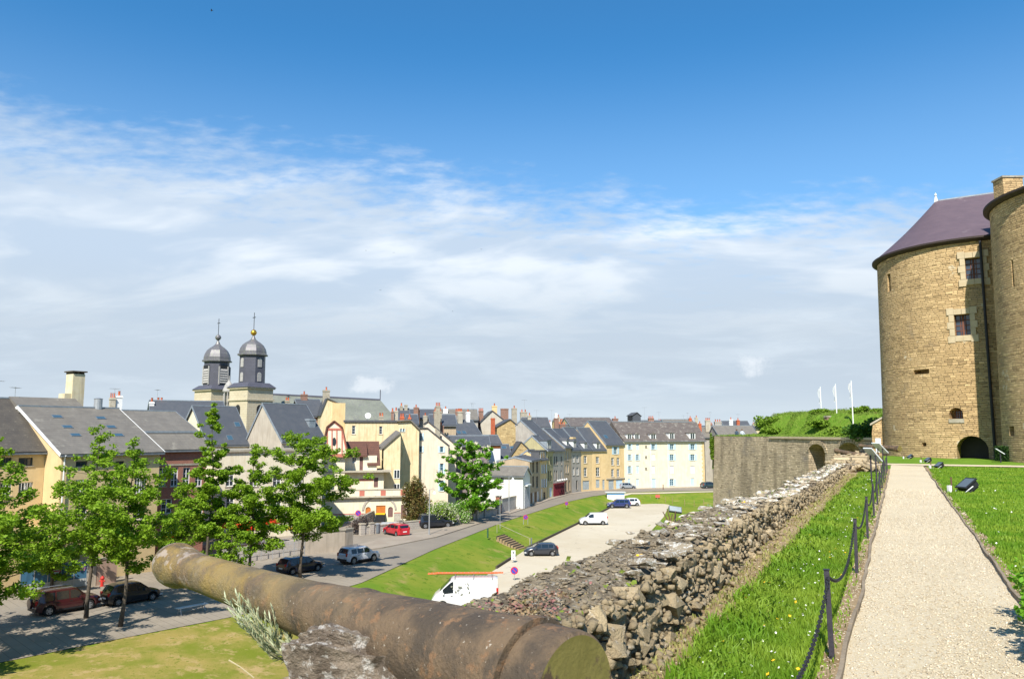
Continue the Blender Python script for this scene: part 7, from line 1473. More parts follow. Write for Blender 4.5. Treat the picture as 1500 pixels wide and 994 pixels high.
def suv(label, px, bear, L, Wd, h, pt, z=ZS, **k):
    x, y = px; return car(label, x, y, z, bear, L, Wd, SUVT(L, h), [(-L/2, .98), (0, .97), (L/2-.2, .90), (L/2, .72)], [(-L/2+.52, -L/2+1.15), (-L/2+1.25, -L*.02), (-L*.02+.09, L*.16)], paint(*pt), (-L/2+.80, L/2-.85), rw=.36, wind=(L*.115, L*.25), rear=(-L/2+.07, -L/2+.30), zb=.32, tail=(.82, 1.12), **k)
def hatch(label, px, bear, L, Wd, h, pt, z=ZS, **k):
    x, y = px; T = [(-L/2, .80), (-L/2+.06, .95), (-L/2+.42, h-.12), (-L/2+.75, h-.02), (-.1, h), (L*.07, h-.05), (L*.25, .98), (L/2-.3, .80), (L/2, .60)]
    return car(label, x, y, z, bear, L, Wd, T, [(-L/2, .92), (0, .88), (L*.25, .85), (L/2, .56)], [(-L/2+.60, -L/2+1.1), (-L/2+1.18, -.02), (.06, L*.16)], paint(*pt), (-L/2+.68, L/2-.78), rw=.30, wind=(L*.09, L*.24), rear=(-L/2+.10, -L/2+.40), zb=.22, tail=(.78, 1.02), **k)
c0 = lambda a, b, bear, off, z=ZS: (lambda m: (m[0]+sin(R(bear+90))*-off, m[1]+cos(R(bear+90))*-off))(mid(pb(*a, z), pb(*b, z)))
B_ = 39
o = suv('maroon SUV with spare wheel on its tail, parked at the far left', c0((68, 903), (134, 892), B_, .8), B_, 4.3, 1.75, 1.72, ('maroon', (.05, .005, .008)), trim=m_black, rails=True)
b = MB(); M4 = Matrix.Translation((-2.28, 0, .92)) @ Matrix.Rotation(pi/2, 4, 'Y'); b.lathe([(.05, -.11), (.33, -.1), (.35, -.05), (.35, .06), (.05, .08)], (0, 0, 0), 18); b.v = [tuple(M4 @ Vector(p)) for p in b.v]; b.build('spare_wheel', paint('maroon', (.05, .005, .008)), o)
hatch('black five door hatchback parked in the tree shade in front of the maroon SUV', c0((173, 888), (225, 879), B_, .8), B_, 4.0, 1.7, 1.56, ('black', (.008, .008, .012)))
fx, fy = pb(465, 836); hatch('dark blue-black hatchback partly hidden by the tree trunk and the cannon', (fx-sin(R(B_))*1.3-cos(R(B_))*.8, fy-cos(R(B_))*1.3+sin(R(B_))*.8), B_, 4.2, 1.75, 1.5, ('night', (.010, .012, .025)))
suv('silver white crossover parked on the street edge beyond the trees', c0((517, 827), (549, 821.5), B_, .8), B_, 4.15, 1.78, 1.58, ('silver', (.52, .53, .55)), trim=m_black, rails=True)
suv('black SUV parked by the garden railings', (lambda m: (m[0]-.3, m[1]+.8))(mid(pb(624, 776), pb(655, 771))), 68, 4.75, 1.85, 1.74, ('black2', (.010, .012, .018)), trim=m_black, rails=True)
L = 4.3; x, y = pb(584, 785); T = [(-L/2, .85), (-L/2+.06, .98), (-L/2+.3, 1.36), (-L/2+.55, 1.44), (.1, 1.46), (L*.09, 1.42), (L*.27, .98), (L/2-.25, .82), (L/2, .6)]
car('bright red estate car facing away in front of the villa', x-.5, y+1.2, ZS, -38, L, 1.7, T, [(-L/2, .94), (0, .90), (L*.27, .85), (L/2, .56)], [(-L/2+.4, -L/2+1.15), (-L/2+1.23, .05), (.13, L*.18)], paint('red', (.42, .012, .025)), (-L/2+.75, L/2-.8), rw=.30, wind=(L*.11, L*.26), rear=(-L/2+.08, -L/2+.27), zb=.22, tail=(.8, 1.1))
hatch('dark three door hatchback at the foot of the steps in the gravel car park', (lambda m: (m[0], m[1]+.8))(mid(pb(775, 814, ZL), pb(811, 815.5, ZL))), 268, 3.9, 1.66, 1.44, ('anthracite', (.022, .025, .035)), z=ZL+.03)
suv('dark blue SUV near the far end of the gravel car park', (lambda m: (m[0], m[1]+.8))(mid(pb(896, 744, ZL), pb(918, 744.7, ZL))), 268, 4.4, 1.8, 1.62, ('navy', (.018, .03, .12)), z=ZL+.03, rails=True)
hatch('white hatchback mostly hidden behind the dark blue SUV', (lambda q: (q[0]+.6, q[1]+3.2))(pb(920, 743, ZL)), 262, 4.2, 1.75, 1.5, ('white2', (.62, .62, .62)), z=ZL+.03)
hatch('grey hatchback driving up the street towards the long cream building', (lambda m: (m[0], m[1]+.8))(mid(pb(912, 717), pb(926, 715.5))), 72, 4.0, 1.7, 1.5, ('grey', (.26, .28, .30)), name='car')
hatch('dark green hatchback with red tail lamps at the far street end by the bastion', (lambda q: (q[0], q[1]+.8))(pb(1040, 715)), 66, 4.0, 1.7, 1.5, ('bottle', (.02, .04, .045)), name='car')
# white panel vans
L = 4.3; T = [(-L/2, 1.0), (-L/2+.03, 1.2), (-L/2+.10, 1.76), (-L/2+.3, 1.82), (L*.06, 1.80), (L*.12, 1.74), (L*.28, 1.15), (L/2-.3, .98), (L/2, .70)]
x, y = mid(pb(856, 768.5, ZL), pb(883.5, 769.5, ZL)); car('small white panel van parked on the pale gravel', x, y+.8, ZL+.03, 268, L, 1.8, T, [(-L/2, 1.08), (0, 1.06), (L*.28, 1.0), (L/2, .66)], [(L*.0, L*.19)], paint('white', (.60, .60, .60)), (-L/2+.75, L/2-.85), rw=.31, wind=(L*.13, L*.27), rear=None, zb=.24, tail=(.9, 1.3), trim=m_black, cat='van', name='panel_van')
L = 5.4; T = [(-L/2, 1.2), (-L/2+.02, 1.6), (-L/2+.05, 2.40), (-L/2+.2, 2.46), (L*.14, 2.46), (L*.20, 2.38), (L*.385, 1.40), (L/2-.25, 1.12), (L/2, .72)]
vx, vy = G(637, 862, ZL+1).x+L/2, 65.5
ov = car('white high roof panel van with orange ladders on its roof rack, below the wall', vx, vy, ZL+.03, 268, L, 2.05, T, [(-L/2, 1.25), (0, 1.24), (L*.385, 1.22), (L/2, .7)], [(L*.17, L*.325)], paint('white', (.60, .60, .60)), (-L/2+.95, L/2-.95), rw=.35, wind=(L*.21, L*.37), rear=None, zb=.28, tail=(1.0, 1.7), trim=m_black, cat='van', name='panel_van')
b = MB()
for xx in (-2.2, -.7, .8): b.box(xx-.03, xx+.03, -.9, .9, 2.52, 2.57); b.box(xx-.03, xx+.03, .84, .9, 2.4, 2.52); b.box(xx-.03, xx+.03, -.9, -.84, 2.4, 2.52)
b.build('roof_rack', m_steel, ov)
b = MB(); rr_ = random.Random(8)
for k in range(20):
    cx_, cz_ = rr_.uniform(-.4, 1.1), rr_.uniform(1.1, 2.1); s_ = rr_.uniform(.05, .11); b.quad(*[(cx_+s_*cos(a)*rr_.uniform(.6, 1), 1.032, cz_+s_*sin(a)*.8) for a in (0, 1.2, 2.5, 3.6, 5.)])
b.build('dark_sticker', mat('sticker', (.22, .23, .18)), ov)
m_orange = mat('orange_fibreglass', (.72, .16, .06), (.62, .14, .05), rough=.6)
for i, (y_, xo) in enumerate(((-.45, .55), (.0, .25), (.45, -.2))):
    rt = thing('ladder', ['orange ladder on the van roof, nearest side overhanging the cab', 'middle orange ladder on the van roof rack', 'far side orange ladder set back on the van roof'][::-1][i], 'ladder', tuple(ov.location+Vector((0, 0, 2.6))), ov.rotation_euler.z, 'ladders on the van'); b = MB()
    for s_ in (-.17, .17): b.box(-2.9+xo, 2.5+xo, y_+s_-.02, y_+s_+.02, .10*i, .10*i+.07); 
    b.build('rail', m_orange, rt); b = MB()
    for k in range(18): b.box(-2.8+xo+k*.3, -2.76+xo+k*.3, y_-.14, y_+.14, .10*i+.02, .10*i+.06)
    rg = b.build('rung', m_steel, rt); rg['kind'] = 'stuff'
# white box trailer behind the blue SUV
x, y = pb(903, 738, ZL); rt = thing('box_trailer', 'white market trailer with blue stripe behind the dark blue SUV', 'trailer', (x-.1, y+1, ZL)); b = MB(); b.box(-1.7, 1.7, -1, 1, .5, 2.2); b.build('body', m_white, rt); b = MB(); b.box(-2.0, 2.0, -1.2, 1.2, 2.203, 2.3); b.build('roof', m_panel, rt); b = MB(); b.box(-1.7, 1.7, -1.03, -1.003, 1.85, 2.1); b.build('stripe', mat('blue_stripe', (.08, .25, .5)), rt)
for s_ in (-1, 1): b = MB(); b.tube([(.3, s_*.9, .33), (.3, s_*1.0, .33)], .33, 14); b.build('wheel', m_tyre, rt)
# ================================================================== STREET FURNITURE
def lamp(label, px, py, ptop, z=ZS):
    x, y = pb(px, py, z); H_ = P(px, ptop, y).z-z; rt = thing('street_lamp', label, 'street lamp', (x, y, z), 0, 'street lamps'); b = MB(); b.lathe([(.16, 0), (.16, .05), (.1, .08), (.08, .9), (.055, H_)], (0, 0, 0), 8); b.build('pole', m_steel, rt); b = MB(); b.tube([(0, 0, H_-.1), (.5, -.1, H_+.1), (.62, -.1, H_-.25)], .03, 5); b.build('arm', m_steel, rt)
    b = MB(); b.lathe([(.26, -.35), (.24, -.3), (.12, -.1), (.05, 0)], (.62, -.1, H_-.2), 10); b.build('lamp_head', m_panel, rt)
lamp('street lamp standing in front of the black SUV', 628.5, 784, 716); lamp('street lamp rising through the chestnut crown at the railings', 700.3, 763, 703); lamp('street lamp in front of the low white building', 745.6, 750, 697)
m_blue_s = mat('sign_blue', (.05, .07, .45), rough=.5); m_red_s = mat('sign_red', (.62, .02, .06), rough=.5)
def roundel(name, label, px, py, r_, pole_px, z, bar=True, legs=1, Y=None):
    x, y = pb(*pole_px, z); cz = P(px, py, y).z; rt = thing(name, label, 'sign', (x, y, z)); b = MB()
    def disc(b, r1, d, c=(0, 0)): b.prism([(r1*cos(2*pi*i/24)+c[0], -.04-d, cz-z+r1*sin(2*pi*i/24)) for i in range(24)], (0, 0, 0), (0, .01, 0))
    disc(b, r_, 0); b.build('red_disc', m_red_s, rt); b = MB(); disc(b, r_*.76, .012); b.build('blue_disc', m_blue_s, rt)
    b = MB(); w = r_*.11
    for s_ in ((1,) if bar else ()): q = [(-r_*.62-w*.7, r_*.62-w*.7), (-r_*.62+w*.7, r_*.62+w*.7), (r_*.62+w*.7, -r_*.62+w*.7), (r_*.62-w*.7, -r_*.62-w*.7)]; b.prism([(a, -.064, cz-z+c_) for a, c_ in q], (0, 0, 0), (0, .008, 0))
    if bar: b.build('red_bar', m_red_s, rt)
    for k in range(legs): xx = 0 if legs == 1 else (-.3, .3)[k]; b = MB(); b.tube([(xx, 0, -.05), (xx, 0, cz-z+(r_ if legs == 1 else .2))], .035, 6); b.build('pole', m_steel, rt)
    return rt
roundel('no_parking_sign', 'round red and blue no parking sign left of the villa gate pillar', 525, 751, .36, (524, 782), ZS)
roundel('no_parking_sign', 'low round no parking sign on two legs at the top of the lawn bank', 769.5, 757, .33, (770, 767), ZS, legs=2)
roundel('no_parking_sign', 'small distant no parking sign at the lawn edge opposite the red shop', 829.5, 737, .30, (830, 742), ZS)
roundel('no_parking_sign', 'larger no parking sign in the car park, just above the wall', 753.5, 835, .36, (753.5, 850), ZL)
x, y = pb(752, 824, ZL); rt = thing('arrow_sign', 'white marker sign with grey arrows on the kerb left of the dark hatchback', 'sign', (x, y, ZL)); b = MB(); b.box(-.22, .22, -.03, .0, .35, 1.35); b.build('panel', m_white, rt); b = MB(); b.tube([(0, .03, 0), (0, .03, 1.2)], .04, 6); b.build('post', m_steel, rt); b = MB(); b.box(-.1, .1, -.036, -.031, 1.0, 1.2); b.box(-.04, .12, -.036, -.031, .72, .8); b.build('arrow', m_gutter, rt)
b = MB(); b.box(-.1, .1, -.037, -.031, .5, .58); b.build('reflector', m_red_s, rt)
for lb, px, py, ptop, z, m_ in (('dark green bollard at the head of the steps', 714.5, 786, 773, ZS, mat('green_post', (.03, .10, .06))), ('grey bollard post beside the steps handrail', 778.5, 798, 787, ZL, m_gutter), ('plain steel sign pole at the kerb near the white building', 732.5, 773, 730, ZS, m_steel), ('dark waist high bollard before the long cream building', 971.5, 717, 709, ZS, m_wood)):
    x, y = pb(px, py, z); H_ = P(px, ptop, y).z-z; rt = thing('bollard' if 'bollard' in lb else 'sign_pole', lb, 'post', (x, y, z)); b = MB(); r_ = .09 if 'bollard' in lb else .04; b.lathe([(r_, -.1), (r_, H_-.05), (r_*.6, H_)], (0, 0, 0), 8); b.build('post', m_, rt)
# steps in the bank
def steps(label, p_top, p_bot, n_, w, z0, z1, dirw):
    a = Vector((*p_top, z0)); b_ = Vector((*p_bot, z1)); rt = thing('garden_steps', label, 'steps', tuple(a)); d = (b_-a); f = Vector((d.x, d.y, 0)).normalized(); sd_ = Vector((-f.y, f.x, 0))
    for i in range(n_):
        c = d*((i+.5)/n_); k = (Vector((d.x, d.y, 0)).length/n_); b = MB(); q = [c-f*k*.5-sd_*w/2, c+f*k*.5-sd_*w/2, c+f*k*.5+sd_*w/2, c-f*k*.5+sd_*w/2]; q = [Vector((p.x, p.y, c.z)) for p in q]; b.prism(q, (0, 0, -.6), (0, 0, -.06)); so2 = b.build('step', m_dirt, rt)
        b = MB(); q = [c-f*k*.5-sd_*w/2*1.02, c-f*k*.2-sd_*w/2*1.02, c-f*k*.2+sd_*w/2*1.02, c-f*k*.5+sd_*w/2*1.02]; q = [Vector((p.x, p.y, c.z)) for p in q]; b.prism(q, (0, 0, -.3), (0, 0, .07)); b.build('riser_log', m_edge, so2)
steps('flight of earth steps with dark log risers down the lawn bank', pb(733, 783.5), pb(765, 804, ZL), 8, 2.2, ZS+.05, ZL+.15, 0)
steps('distant flight of earth steps near the blue SUV', pb(874, 726.5), pb(892, 738, ZL), 9, 1.6, ZS+.05, ZL+.15, 0)
a, b_ = Vector((*pb(728, 778), ZS)), Vector((*pb(776, 800, ZL), ZL)); rt = thing('handrail', 'pale handrail running down beside the near steps', 'handrail', tuple(a)); b = MB(); b.tube([(0, 0, 1.0), tuple(b_-a+Vector((0, 0, 1.0)))], .03, 6); b.build('rail', m_stack, rt)
for k in (0, 1): q = (b_-a)*k; b = MB(); b.tube([tuple(q+Vector((0, 0, -.2))), tuple(q+Vector((0, 0, 1.)))], .035, 5); b.build('baluster', m_stack, rt)
# blue panelled gate fence at the left
A_, B_2 = Vector((*pb(28, 871), ZS)), Vector((*pb(126, 859.5), ZS)); d = B_2-A_; L_ = d.length; rt = thing('blue_gate', 'blue metal panelled gate with grey foot, behind the maroon SUV', 'gate', tuple(A_), math.atan2(d.y, d.x)); m_gb = mat('gate_blue', (.035, .11, .19), (.05, .13, .21), kind='streak', c3=(.02, .05, .09), rough=.5); m_gg = mat('gate_grey', (.42, .43, .42), (.32, .33, .32), kind='streak', c3=(.2, .18, .16), rough=.6)
for i in range(5):
    u0, u1 = L_*i/5+.03, L_*(i+1)/5-.03; b = MB(); b.box(u0, u1, 0, .04, .75, 2.1); b.build('panel', m_gb, rt); b = MB(); b.box(u0, u1, -.01, .04, .12, .747); b.build('lower_panel', m_gg, rt)
for i in range(6): u_ = L_*i/5; b = MB(); b.box(u_-.03, u_+.03, -.03, .05, 0, 2.15); b.build('post', m_steel, rt)
b = MB(); b.box(0, L_, -.02, .06, 2.101, 2.16); b.build('top_rail', m_steel, rt)
u_ = L_*.52; b = MB(); b.prism([(u_+.32*cos(2*pi*i/20), -.05, 1.55+.32*sin(2*pi*i/20)) for i in range(20)], (0, 0, 0), (0, .02, 0)); b.build('round_sign', m_red_s, rt); b = MB(); b.prism([(u_+.24*cos(2*pi*i/20), -.06, 1.55+.24*sin(2*pi*i/20)) for i in range(20)], (0, 0, 0), (0, .009, 0)); b.build('sign_face', m_white, rt); b = MB(); b.box(u_-.2, u_+.2, -.066, -.061, 1.52, 1.6); b.build('sign_bar', m_red_s, rt)
u_ = L_*.86; b = MB()
for k in range(7): x0 = u_-.45+k*.14; b.prism([(x0, -.04, 1.35+.1*(k % 2)), (x0+.07, -.04, 1.35+.1*(k % 2)), (x0+.17, -.04, 1.75-.1*((k+1) % 3)), (x0+.10, -.04, 1.78-.1*((k+1) % 3))], (0, 0, 0), (0, .008, 0))
b.build('graffiti', mat('pink_spray', (.50, .18, .42)), rt)
C_wall = mat('concrete_wall', (.45, .38, .30), (.38, .32, .25), kind='streak', c3=(.26, .22, .17), st=.6, scale=.8, rough=.9, bump=.3)
def wallseg(label, a, b_, h, m, t=.22, cope=True, name='boundary_wall', posts=()):
    a, b_ = Vector((*a, ZS)), Vector((*b_, ZS)); d = b_-a; rt = thing(name, label, 'wall', tuple(a), math.atan2(d.y, d.x)); b = MB(); b.box(0, d.length, 0, t, -.1, h); b.build('wall', m, rt)
    if cope: b = MB(); b.box(-.05, d.length+.05, -.06, t+.06, h+.003, h+.12); b.build('coping', m_stack, rt)
    for k in posts: u_ = d.length*k; b = MB(); b.box(u_-.3, u_+.3, -.15, t+.15, -.1, h+.35); b.build('pillar', m_rubb, rt); b = MB(); b.box(u_-.36, u_+.36, -.21, t+.21, h+.353, h+.5); b.build('cap', m_stack, rt)
    return rt
wallseg('grey concrete gate pillar wall right of the blue gate', pb(127, 859.5), pb(140, 857.8), 2.25, C_wall)
wallseg('pinkish rendered wall behind the red hydrant', pb(141, 857.6), pb(170, 853), 2.1, mat('pink_wall', (.45, .30, .22), (.38, .26, .2), kind='streak', c3=(.3, .2, .15)))
wallseg('long beige concrete wall ending at the side street corner', pb(447, 812), pb(505, 806), 2.1, C_wall)
wallseg('short return of the beige wall at the corner by the silver car', pb(506, 805.8), pb(517, 803.5), 2.15, C_wall, t=.3)
rtp = thing('mesh_fence', 'pale steel mesh fence and low wall behind the cannon, left of the beige wall', 'fence', (*pb(330, 829), ZS)); a, b_ = Vector(pb(330, 829)), Vector(pb(446, 812)); d = b_-a; rtp.rotation_euler = (0, 0, math.atan2(d.y, d.x)); n_ = 7
for i in range(n_+1): u_ = d.length*i/n_; b = MB(); b.tube([(u_, 0, 0), (u_, 0, 1.9)], .035, 5); b.build('post', m_steel, rtp)
for zz in (.7, 1.3, 1.85): b = MB(); b.tube([(0, 0, zz), (d.length, 0, zz)], .015, 4); b.build('wire', m_steel, rtp)
b = MB(); b.box(0, d.length, .6, .8, -.1, 1.5); b.build('low_wall', mat('white_render_wall', (.55, .50, .44), (.46, .41, .36), kind='streak', c3=(.35, .3, .26)), rtp)
# red restaurant parasols and terrace behind the trees
m_par = mat('parasol_red', (.75, .045, .012), (.62, .035, .01), rough=.8, transl=.3)
def parasol(label, x, y, m, r_=1.9, h=2.6):
    rt = thing('parasol', label, 'parasol', (x, y, ZS), rnd.uniform(0, 1), 'restaurant parasols'); b = MB(); k = 8; pts = [(r_*cos(2*pi*i/k), r_*sin(2*pi*i/k), h) for i in range(k)]
    for i in range(k): p, q = pts[i], pts[(i+1) % k]; b.quad(p, q, (0, 0, h+.65)); b.quad((p[0], p[1], h-.25), (q[0], q[1], h-.25), q, p)
    b.build('canopy', m, rt); b = MB(); b.tube([(0, 0, 0), (0, 0, h+.6)], .03, 6); b.build('pole', m_white, rt)
for i, (px, py) in enumerate(((318, 800), (345, 803), (362, 806), (385, 797), (285, 806))): x, y = pb(px, py); parasol('red restaurant parasol glimpsed through the trees, '+['above the cannon muzzle', 'beside the slender trunk', 'below the pale blank gable', 'rightmost, near the yellow awning', 'leftmost of the group'][i], x, y, m_par)
x, y = pb(412, 806); rt = thing('awning', 'yellow edged awning behind the broad street tree', 'awning', (x, y, ZS)); b = MB(); b.box(-1.6, 1.6, -1, 1, 2.3, 2.4); b.build('canopy', mat('yellow_awning', (.7, .42, .03)), rt); b = MB()
for sx in (-1.5, 1.5): b.tube([(sx, -.9, 0), (sx, -.9, 2.3)], .03, 5)
b.build('frame', m_steel, rt)
x, y = pb(170, 826); rt = thing('awning', 'red and white awning band glimpsed left of the cannon muzzle', 'awning', (x, y, ZS)); b = MB(); b.box(-4, 6, -.6, .6, 2.6, 2.9); b.build('canopy', m_par, rt); b = MB(); b.box(-4.02, 6.02, -.65, .65, 2.903, 3.3); b.build('fascia', m_white, rt); b = MB(); b.box(-4, 6, .6, .9, 0, 3.2); b.build('back_wall', mat('terracotta_wall', (.5, .2, .12)), rt)
# hydrant, bench, bins
x, y = pb(149.3, 858.5); rt = thing('fire_hydrant', 'bright red fire hydrant on the pavement', 'hydrant', (x, y, ZS)); b = MB(); b.lathe([(.17, 0), (.17, .08), (.12, .1), (.12, .6), (.17, .62), (.17, .7), (.12, .78), (.04, .86)], (0, 0, 0), 12); b.build('body', m_red, rt)
for s_ in (-1, 1): b = MB(); b.tube([(s_*.1, 0, .45), (s_*.24, 0, .45)], .06, 8); b.build('outlet', m_red, rt)
a, b_ = Vector(pb(263, 900)), Vector(pb(298, 893.5)); d = b_-a; rt = thing('bench', 'grey backless bench in the tree shade on the paving', 'bench', (a.x, a.y, ZS), math.atan2(d.y, d.x)); Lb = d.length
for k in range(4): b = MB(); b.box(-.25, Lb+.25, -.22+k*.12, -.12+k*.12, .45, .49); b.build('slat', m_panel, rt)
for u_ in (0, Lb): b = MB(); b.tube([(u_, -.25, 0), (u_, -.1, .44), (u_, .12, .44), (u_, .25, 0)], .03, 6); b.build('leg', m_steel, rt)
x, y = pb(557, 764.5); rt = thing('wheelie_bin', 'dark wheelie bin with yellow lid in the villa forecourt', 'bin', (x, y, ZS)); b = MB(); b.prism([(-.6, -.4, .1), (.6, -.4, .1), (.6, .4, .1), (-.6, .4, .1)], (0, 0, 0), (0, 0, 1.0)); b.build('body', m_black, rt); b = MB(); b.prism([(-.68, 0-.45, 1.103), (.68, -.45, 1.103), (.68, .45, 1.103), (-.68, .45, 1.103)], (0, 0, 0), (0, 0, .14)); b.build('lid', mat('bin_yellow', (.75, .55, .02)), rt)
x, y = pb(552.5, 781); rt = thing('litter_bin', 'small grey litter bin against the gate pillar', 'bin', (x, y, ZS)); b = MB(); b.lathe([(.28, 0), (.32, .1), (.34, 1.1), (.3, 1.15)], (0, 0, 0), 12); b.build('body', m_gutter, rt); b = MB(); b.lathe([(.36, 1.153), (.36, 1.2), (.1, 1.3)], (0, 0, 0), 12); b.build('lid', m_steel, rt)
x, y = pb(571, 778.5); rt = thing('glass_container', 'pale grey rounded recycling container behind the red estate car', 'container', (x, y+.3, ZS), R(12)); b = MB(); b.prism([(-1.3*1, 0, 0), (1.3, 0, 0), (1.3, 0, .8), (1.1, 0, 1.15), (-1.1, 0, 1.15), (-1.3, 0, .8)], (0, -.5, 0), (0, .5, 0)); b.build('body', mat('pale_grey_shell', (.5, .52, .54), rough=.4), rt); b = MB(); b.box(-.9, .9, -.53, -.502, .35, .8); b.build('panel', m_steel, rt)
# garden walls, railings and gate pillars by the villa and the chestnut
wallseg('low garden wall with stone pillars in front of the villa', pb(531, 783.5), pb(589, 777.5), .95, m_rubb, posts=(.0, .22, .95))
wallseg('low garden wall behind the black SUV, brick topped', pb(591, 777), pb(661, 769.5), 1.05, m_rubb, posts=(1.0,))
wallseg('low railing wall with stone pillars beneath the chestnut', pb(672, 768), pb(731, 753.5), .9, m_rubb, posts=(0., .22, .42, .62, .98))
rt = thing('railing', 'dark iron railing on the wall beneath the chestnut', 'railing', (*pb(672, 768), ZS)); a, b_ = Vector(pb(672, 768)), Vector(pb(731, 753.5)); d = b_-a; rt.rotation_euler = (0, 0, math.atan2(d.y, d.x)); b = MB()
for k in range(70): u_ = d.length*k/70; b.box(u_-.02, u_+.02, .09, .13, .95, 1.9)
b.box(0, d.length, .08, .14, 1.75, 1.8); g_ = b.build('bars', m_black, rt); g_['kind'] = 'stuff'
wallseg('red brick gate pier at the end of the railings', pb(731.5, 753.5), pb(734.5, 752.3), 2.7, m_brick, t=.6)
wallseg('grey boundary wall along the pavement before the white building', pb(735.5, 751), pb(763.5, 743.5), 2.1, mat('lower_grey', (.45, .42, .38), (.36, .33, .3), kind='streak', c3=(.3, .28, .25), st=.5))
wallseg('villa gate side wall running back in shadow', pb(519, 781), (pb(519, 781)[0]+.3, pb(519, 781)[1]+14), 1.5, m_rubb)
# far fence posts on the dry bank and the small red sign
for i, (px, py) in enumerate(((941, 734), (953, 735), (975, 737), (985, 738), (1003, 740.5), (1017, 742), (1031, 741))):
    x, y = pb(px, py, ZL); tp = tag(link('fence_post', None, None, (x, y, ZL)), 'slim pale fence post on the dry grass below the street, '+['leftmost', 'second from left', 'third from left', 'middle of the line', 'fifth from left', 'sixth from left', 'rightmost by the bastion'][i], 'post', 'fence posts on the dry grass'); b = MB(); b.tube([(0, 0, -.1), (0, 0, 1.3)], .05, 5); b.build('post', m_dirt, tp)
x, y = pb(963.5, 735, ZL); rt = thing('stop_board', 'small red rectangular sign beyond the far side of the car park', 'sign', (x, y, ZL)); b = MB(); b.box(-.45, .45, -.03, 0, .9, 1.5); b.build('panel', mat('faded_red', (.62, .12, .10)), rt); b = MB(); b.tube([(0, .03, -.1), (0, .03, 1.2)], .04, 5); b.build('post', m_steel, rt)
x, y = pb(928, 737, ZL); rt = thing('stone_block', 'pale stone block at the start of the footpath beside the car park', 'stone block', (x, y, ZL)); blob_box('stone', (0, 0, .5), .7, .5, .55, m_surr, rt, 5., .06, .3, 4)
# tilted panel, bare bush and basket by the lot edge
p = P(990, 746, 60); rt = thing('tilted_floodlight', 'grey tilted floodlight panel on a post rising behind the wall', 'floodlight', tuple(G(982, 800, ZL).xy)+(ZL,)) if False else thing('tilted_floodlight', 'grey tilted floodlight panel on a post rising behind the wall', 'floodlight', (P(989, 746, 30).x, 30, -4)); pz = P(989, 746, 30).z+4; b = MB(); Mx = Matrix.Translation((0, 0, pz)) @ Matrix.Rotation(R(8), 4, 'Y') @ Matrix.Rotation(R(-40), 4, 'X'); b.box(-.24, .24, -.05, .05, -.12, .12, Mx); b.build('housing', m_gutter, rt); b = MB(); b.box(-.21, .21, -.056, -.051, -.10, .10, Mx); b.build('glass', mat('frosted', (.35, .4, .42), rough=.2), rt); b = MB(); b.tube([(0, 0, -9), (0, 0, pz-.1)], .03, 6); b.build('post', m_post, rt)
o_ = P(980, 785, 11.6); rt = thing('bare_bush', 'bare brown twisted bush stems just behind the wall', 'bush', (o_.x, o_.y, o_.z)); r = random.Random(3)
for k, (px, py) in enumerate(((971, 749), (977, 745), (985, 752), (990, 748), (992, 762), (973, 765))): e = P(px, py, 11.6)-o_; b = MB(); b.tube([(0, 0, -.25), e*.3+Vector((r.gauss(0, .02), 0, -.01)), e*.65+Vector((r.gauss(0, .03), 0, 0)), e], [.016, .013, .010, .006], 6); b.build('stem', mat('brown_twig', (.17, .10, .06), (.12, .07, .04), scale=20), rt)
# birds
def bird(px, py, Y, sp, lab, a=0.):
    p = P(px, py, Y); rt = thing('bird', lab, 'bird', tuple(p), a, 'birds in the sky'); b = MB(); b.tube([(-.5*sp*.4, 0, 0), (-.1*sp, 0, .02), (.12*sp, 0, .02), (.26*sp, 0, 0)], [.01*sp, .05*sp, .05*sp, .015*sp], 6); b.build('body', m_black, rt)
    for s_ in (-1, 1): b = MB(); b.prism([(.1*sp, 0, 0), (.02*sp, s_*.28*sp, .1*sp), (-.1*sp, s_*.5*sp, .04*sp), (-.06*sp, s_*.2*sp, .04*sp), (-.1*sp, 0, 0)], (0, 0, 0), (0, 0, .015*sp)); b.build('wing', m_black, rt)
bird(310, 16, 40, .35, 'dark bird high at the upper left of the sky', .3)
for i, (px, py) in enumerate(((536, 367), (577, 370), (705, 365), (663, 456), (557, 425))): bird(px, py, 120, .42, 'tiny distant bird over the town, '+['left one of the upper three', 'middle one of the upper three', 'right one of the upper three', 'lowest of all', 'alone below the upper left pair'][i], i*1.1)
# flagpoles
def flag(label, px, py, ptop, Y):
    base = P(px, py, Y); ht = P(px, ptop, Y).z-base.z; z0 = base.z; rt = thing('flagpole', label, 'flagpole', tuple(base), 0, 'white flagpoles on the bastion'); b = MB(); b.tube([(0, 0, -2), (0, 0, ht)], [.07, .045], 8); b.build('pole', m_white, rt)
    V = []; Fq = []; w_, hh = .34, ht*.40; n_, k_ = 6, 14
    for i in range(k_+1):
        for j in range(n_+1): u_ = j/n_; v_ = i/k_; V.append((-.06-w_*u_*(.25+.45*abs(sin(v_*3.6+.6))), .10*sin(u_*7+v_*5), ht-.15-hh*v_-.15*u_))
    for i in range(k_):
        for j in range(n_): a = i*(n_+1)+j; Fq.append((a, a+1, a+n_+2, a+n_+1))
    raw('flag', V, Fq, mat('flag_cloth', (.75, .75, .76), (.66, .68, .72), transl=.3), rt, smooth=True, nper=4)
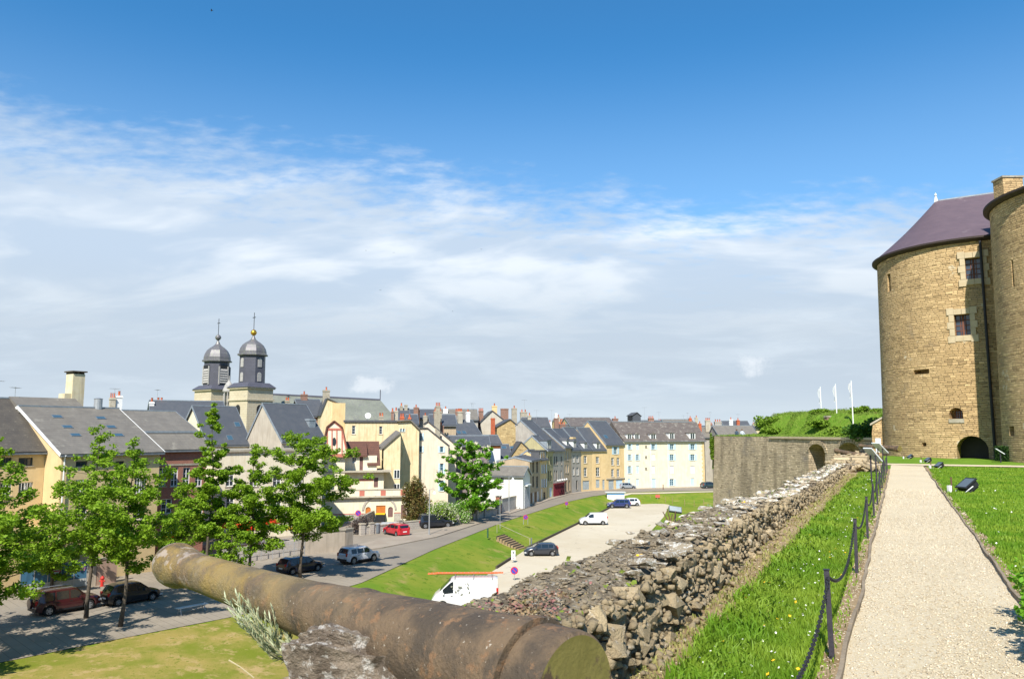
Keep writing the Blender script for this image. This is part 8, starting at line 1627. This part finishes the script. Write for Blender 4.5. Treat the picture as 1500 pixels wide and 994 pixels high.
flag('white flagpole with hanging flag, leftmost of three on the bastion', 1204, 621, 566, 90); flag('white flagpole with hanging flag, middle of three on the bastion', 1226.5, 620, 562, 84); flag('white flagpole with hanging flag, tallest at the right of three', 1249.5, 613, 557, 78)
rt = thing('brick_parapet', 'little brick parapet half sunk in the mound behind the flagpoles', 'wall', (P(1233, 615, 84).x, 84, P(1233, 617, 84).z), R(8)); b = MB(); b.box(-1.7, 1.7, 0, .5, -.5, .45); b.build('wall', m_brick2, rt); b = MB(); b.box(-1.75, 1.75, -.06, .56, .453, .6); b.build('coping', m_stack, rt)
# two people sitting on the bastion edge
def sitter(label, px, py, Y, yaw, shirt, legs_):
    p = P(px, py, Y); zz = 1.17; rt = thing('person', label, 'person', (p.x, p.y, zz), yaw)
    me = bpy.data.meshes.new('body'); vs_ = [(0, 0, .12), (0, 0, .32), (0, 0, .52), (0, .02, .60), (0, .03, .72), (.11, .02, .12), (.14, .42, .30), (.14, .5, .0), (-.11, .02, .12), (-.14, .42, .30), (-.14, .5, .0), (.19, .02, .5), (.22, .14, .25), (.14, .38, .3), (-.19, .02, .5), (-.22, .14, .25), (-.14, .38, .3)]
    es = [(0, 1), (1, 2), (2, 3), (3, 4), (0, 5), (5, 6), (6, 7), (0, 8), (8, 9), (9, 10), (2, 11), (11, 12), (12, 13), (2, 14), (14, 15), (15, 16)]; me.from_pydata(vs_, es, []); o = link('body', me, rt); md = o.modifiers.new('s', 'SKIN'); rad = [.14, .13, .13, .055, .11, .09, .06, .045, .09, .06, .045, .06, .04, .03, .06, .04, .03]
    for i, r_ in enumerate(rad): me.skin_vertices[0].data[i].radius = (r_, r_)
    me.skin_vertices[0].data[0].use_root = True; o.modifiers.new('u', 'SUBSURF').levels = 1; me.materials.append(shirt)
    b = MB(); b.lathe([(.02, -.12), (.1, -.06), (.115, .02), (.08, .1), (.02, .13)], (0, -.01, .74), 10); b.build('hair', m_wood, rt, smooth=True)
p0_ = P(1079, 632, 97); sitter('person in dark clothes sitting on the grassy bastion top', 1079, 632, 98, R(170), mat('dark_cloth', (.05, .08, .12)), None); sitter('person in pale clothes sitting beside the one in dark clothes', 1087, 632, 97, R(190), mat('pale_cloth', (.55, .6, .68)), None)
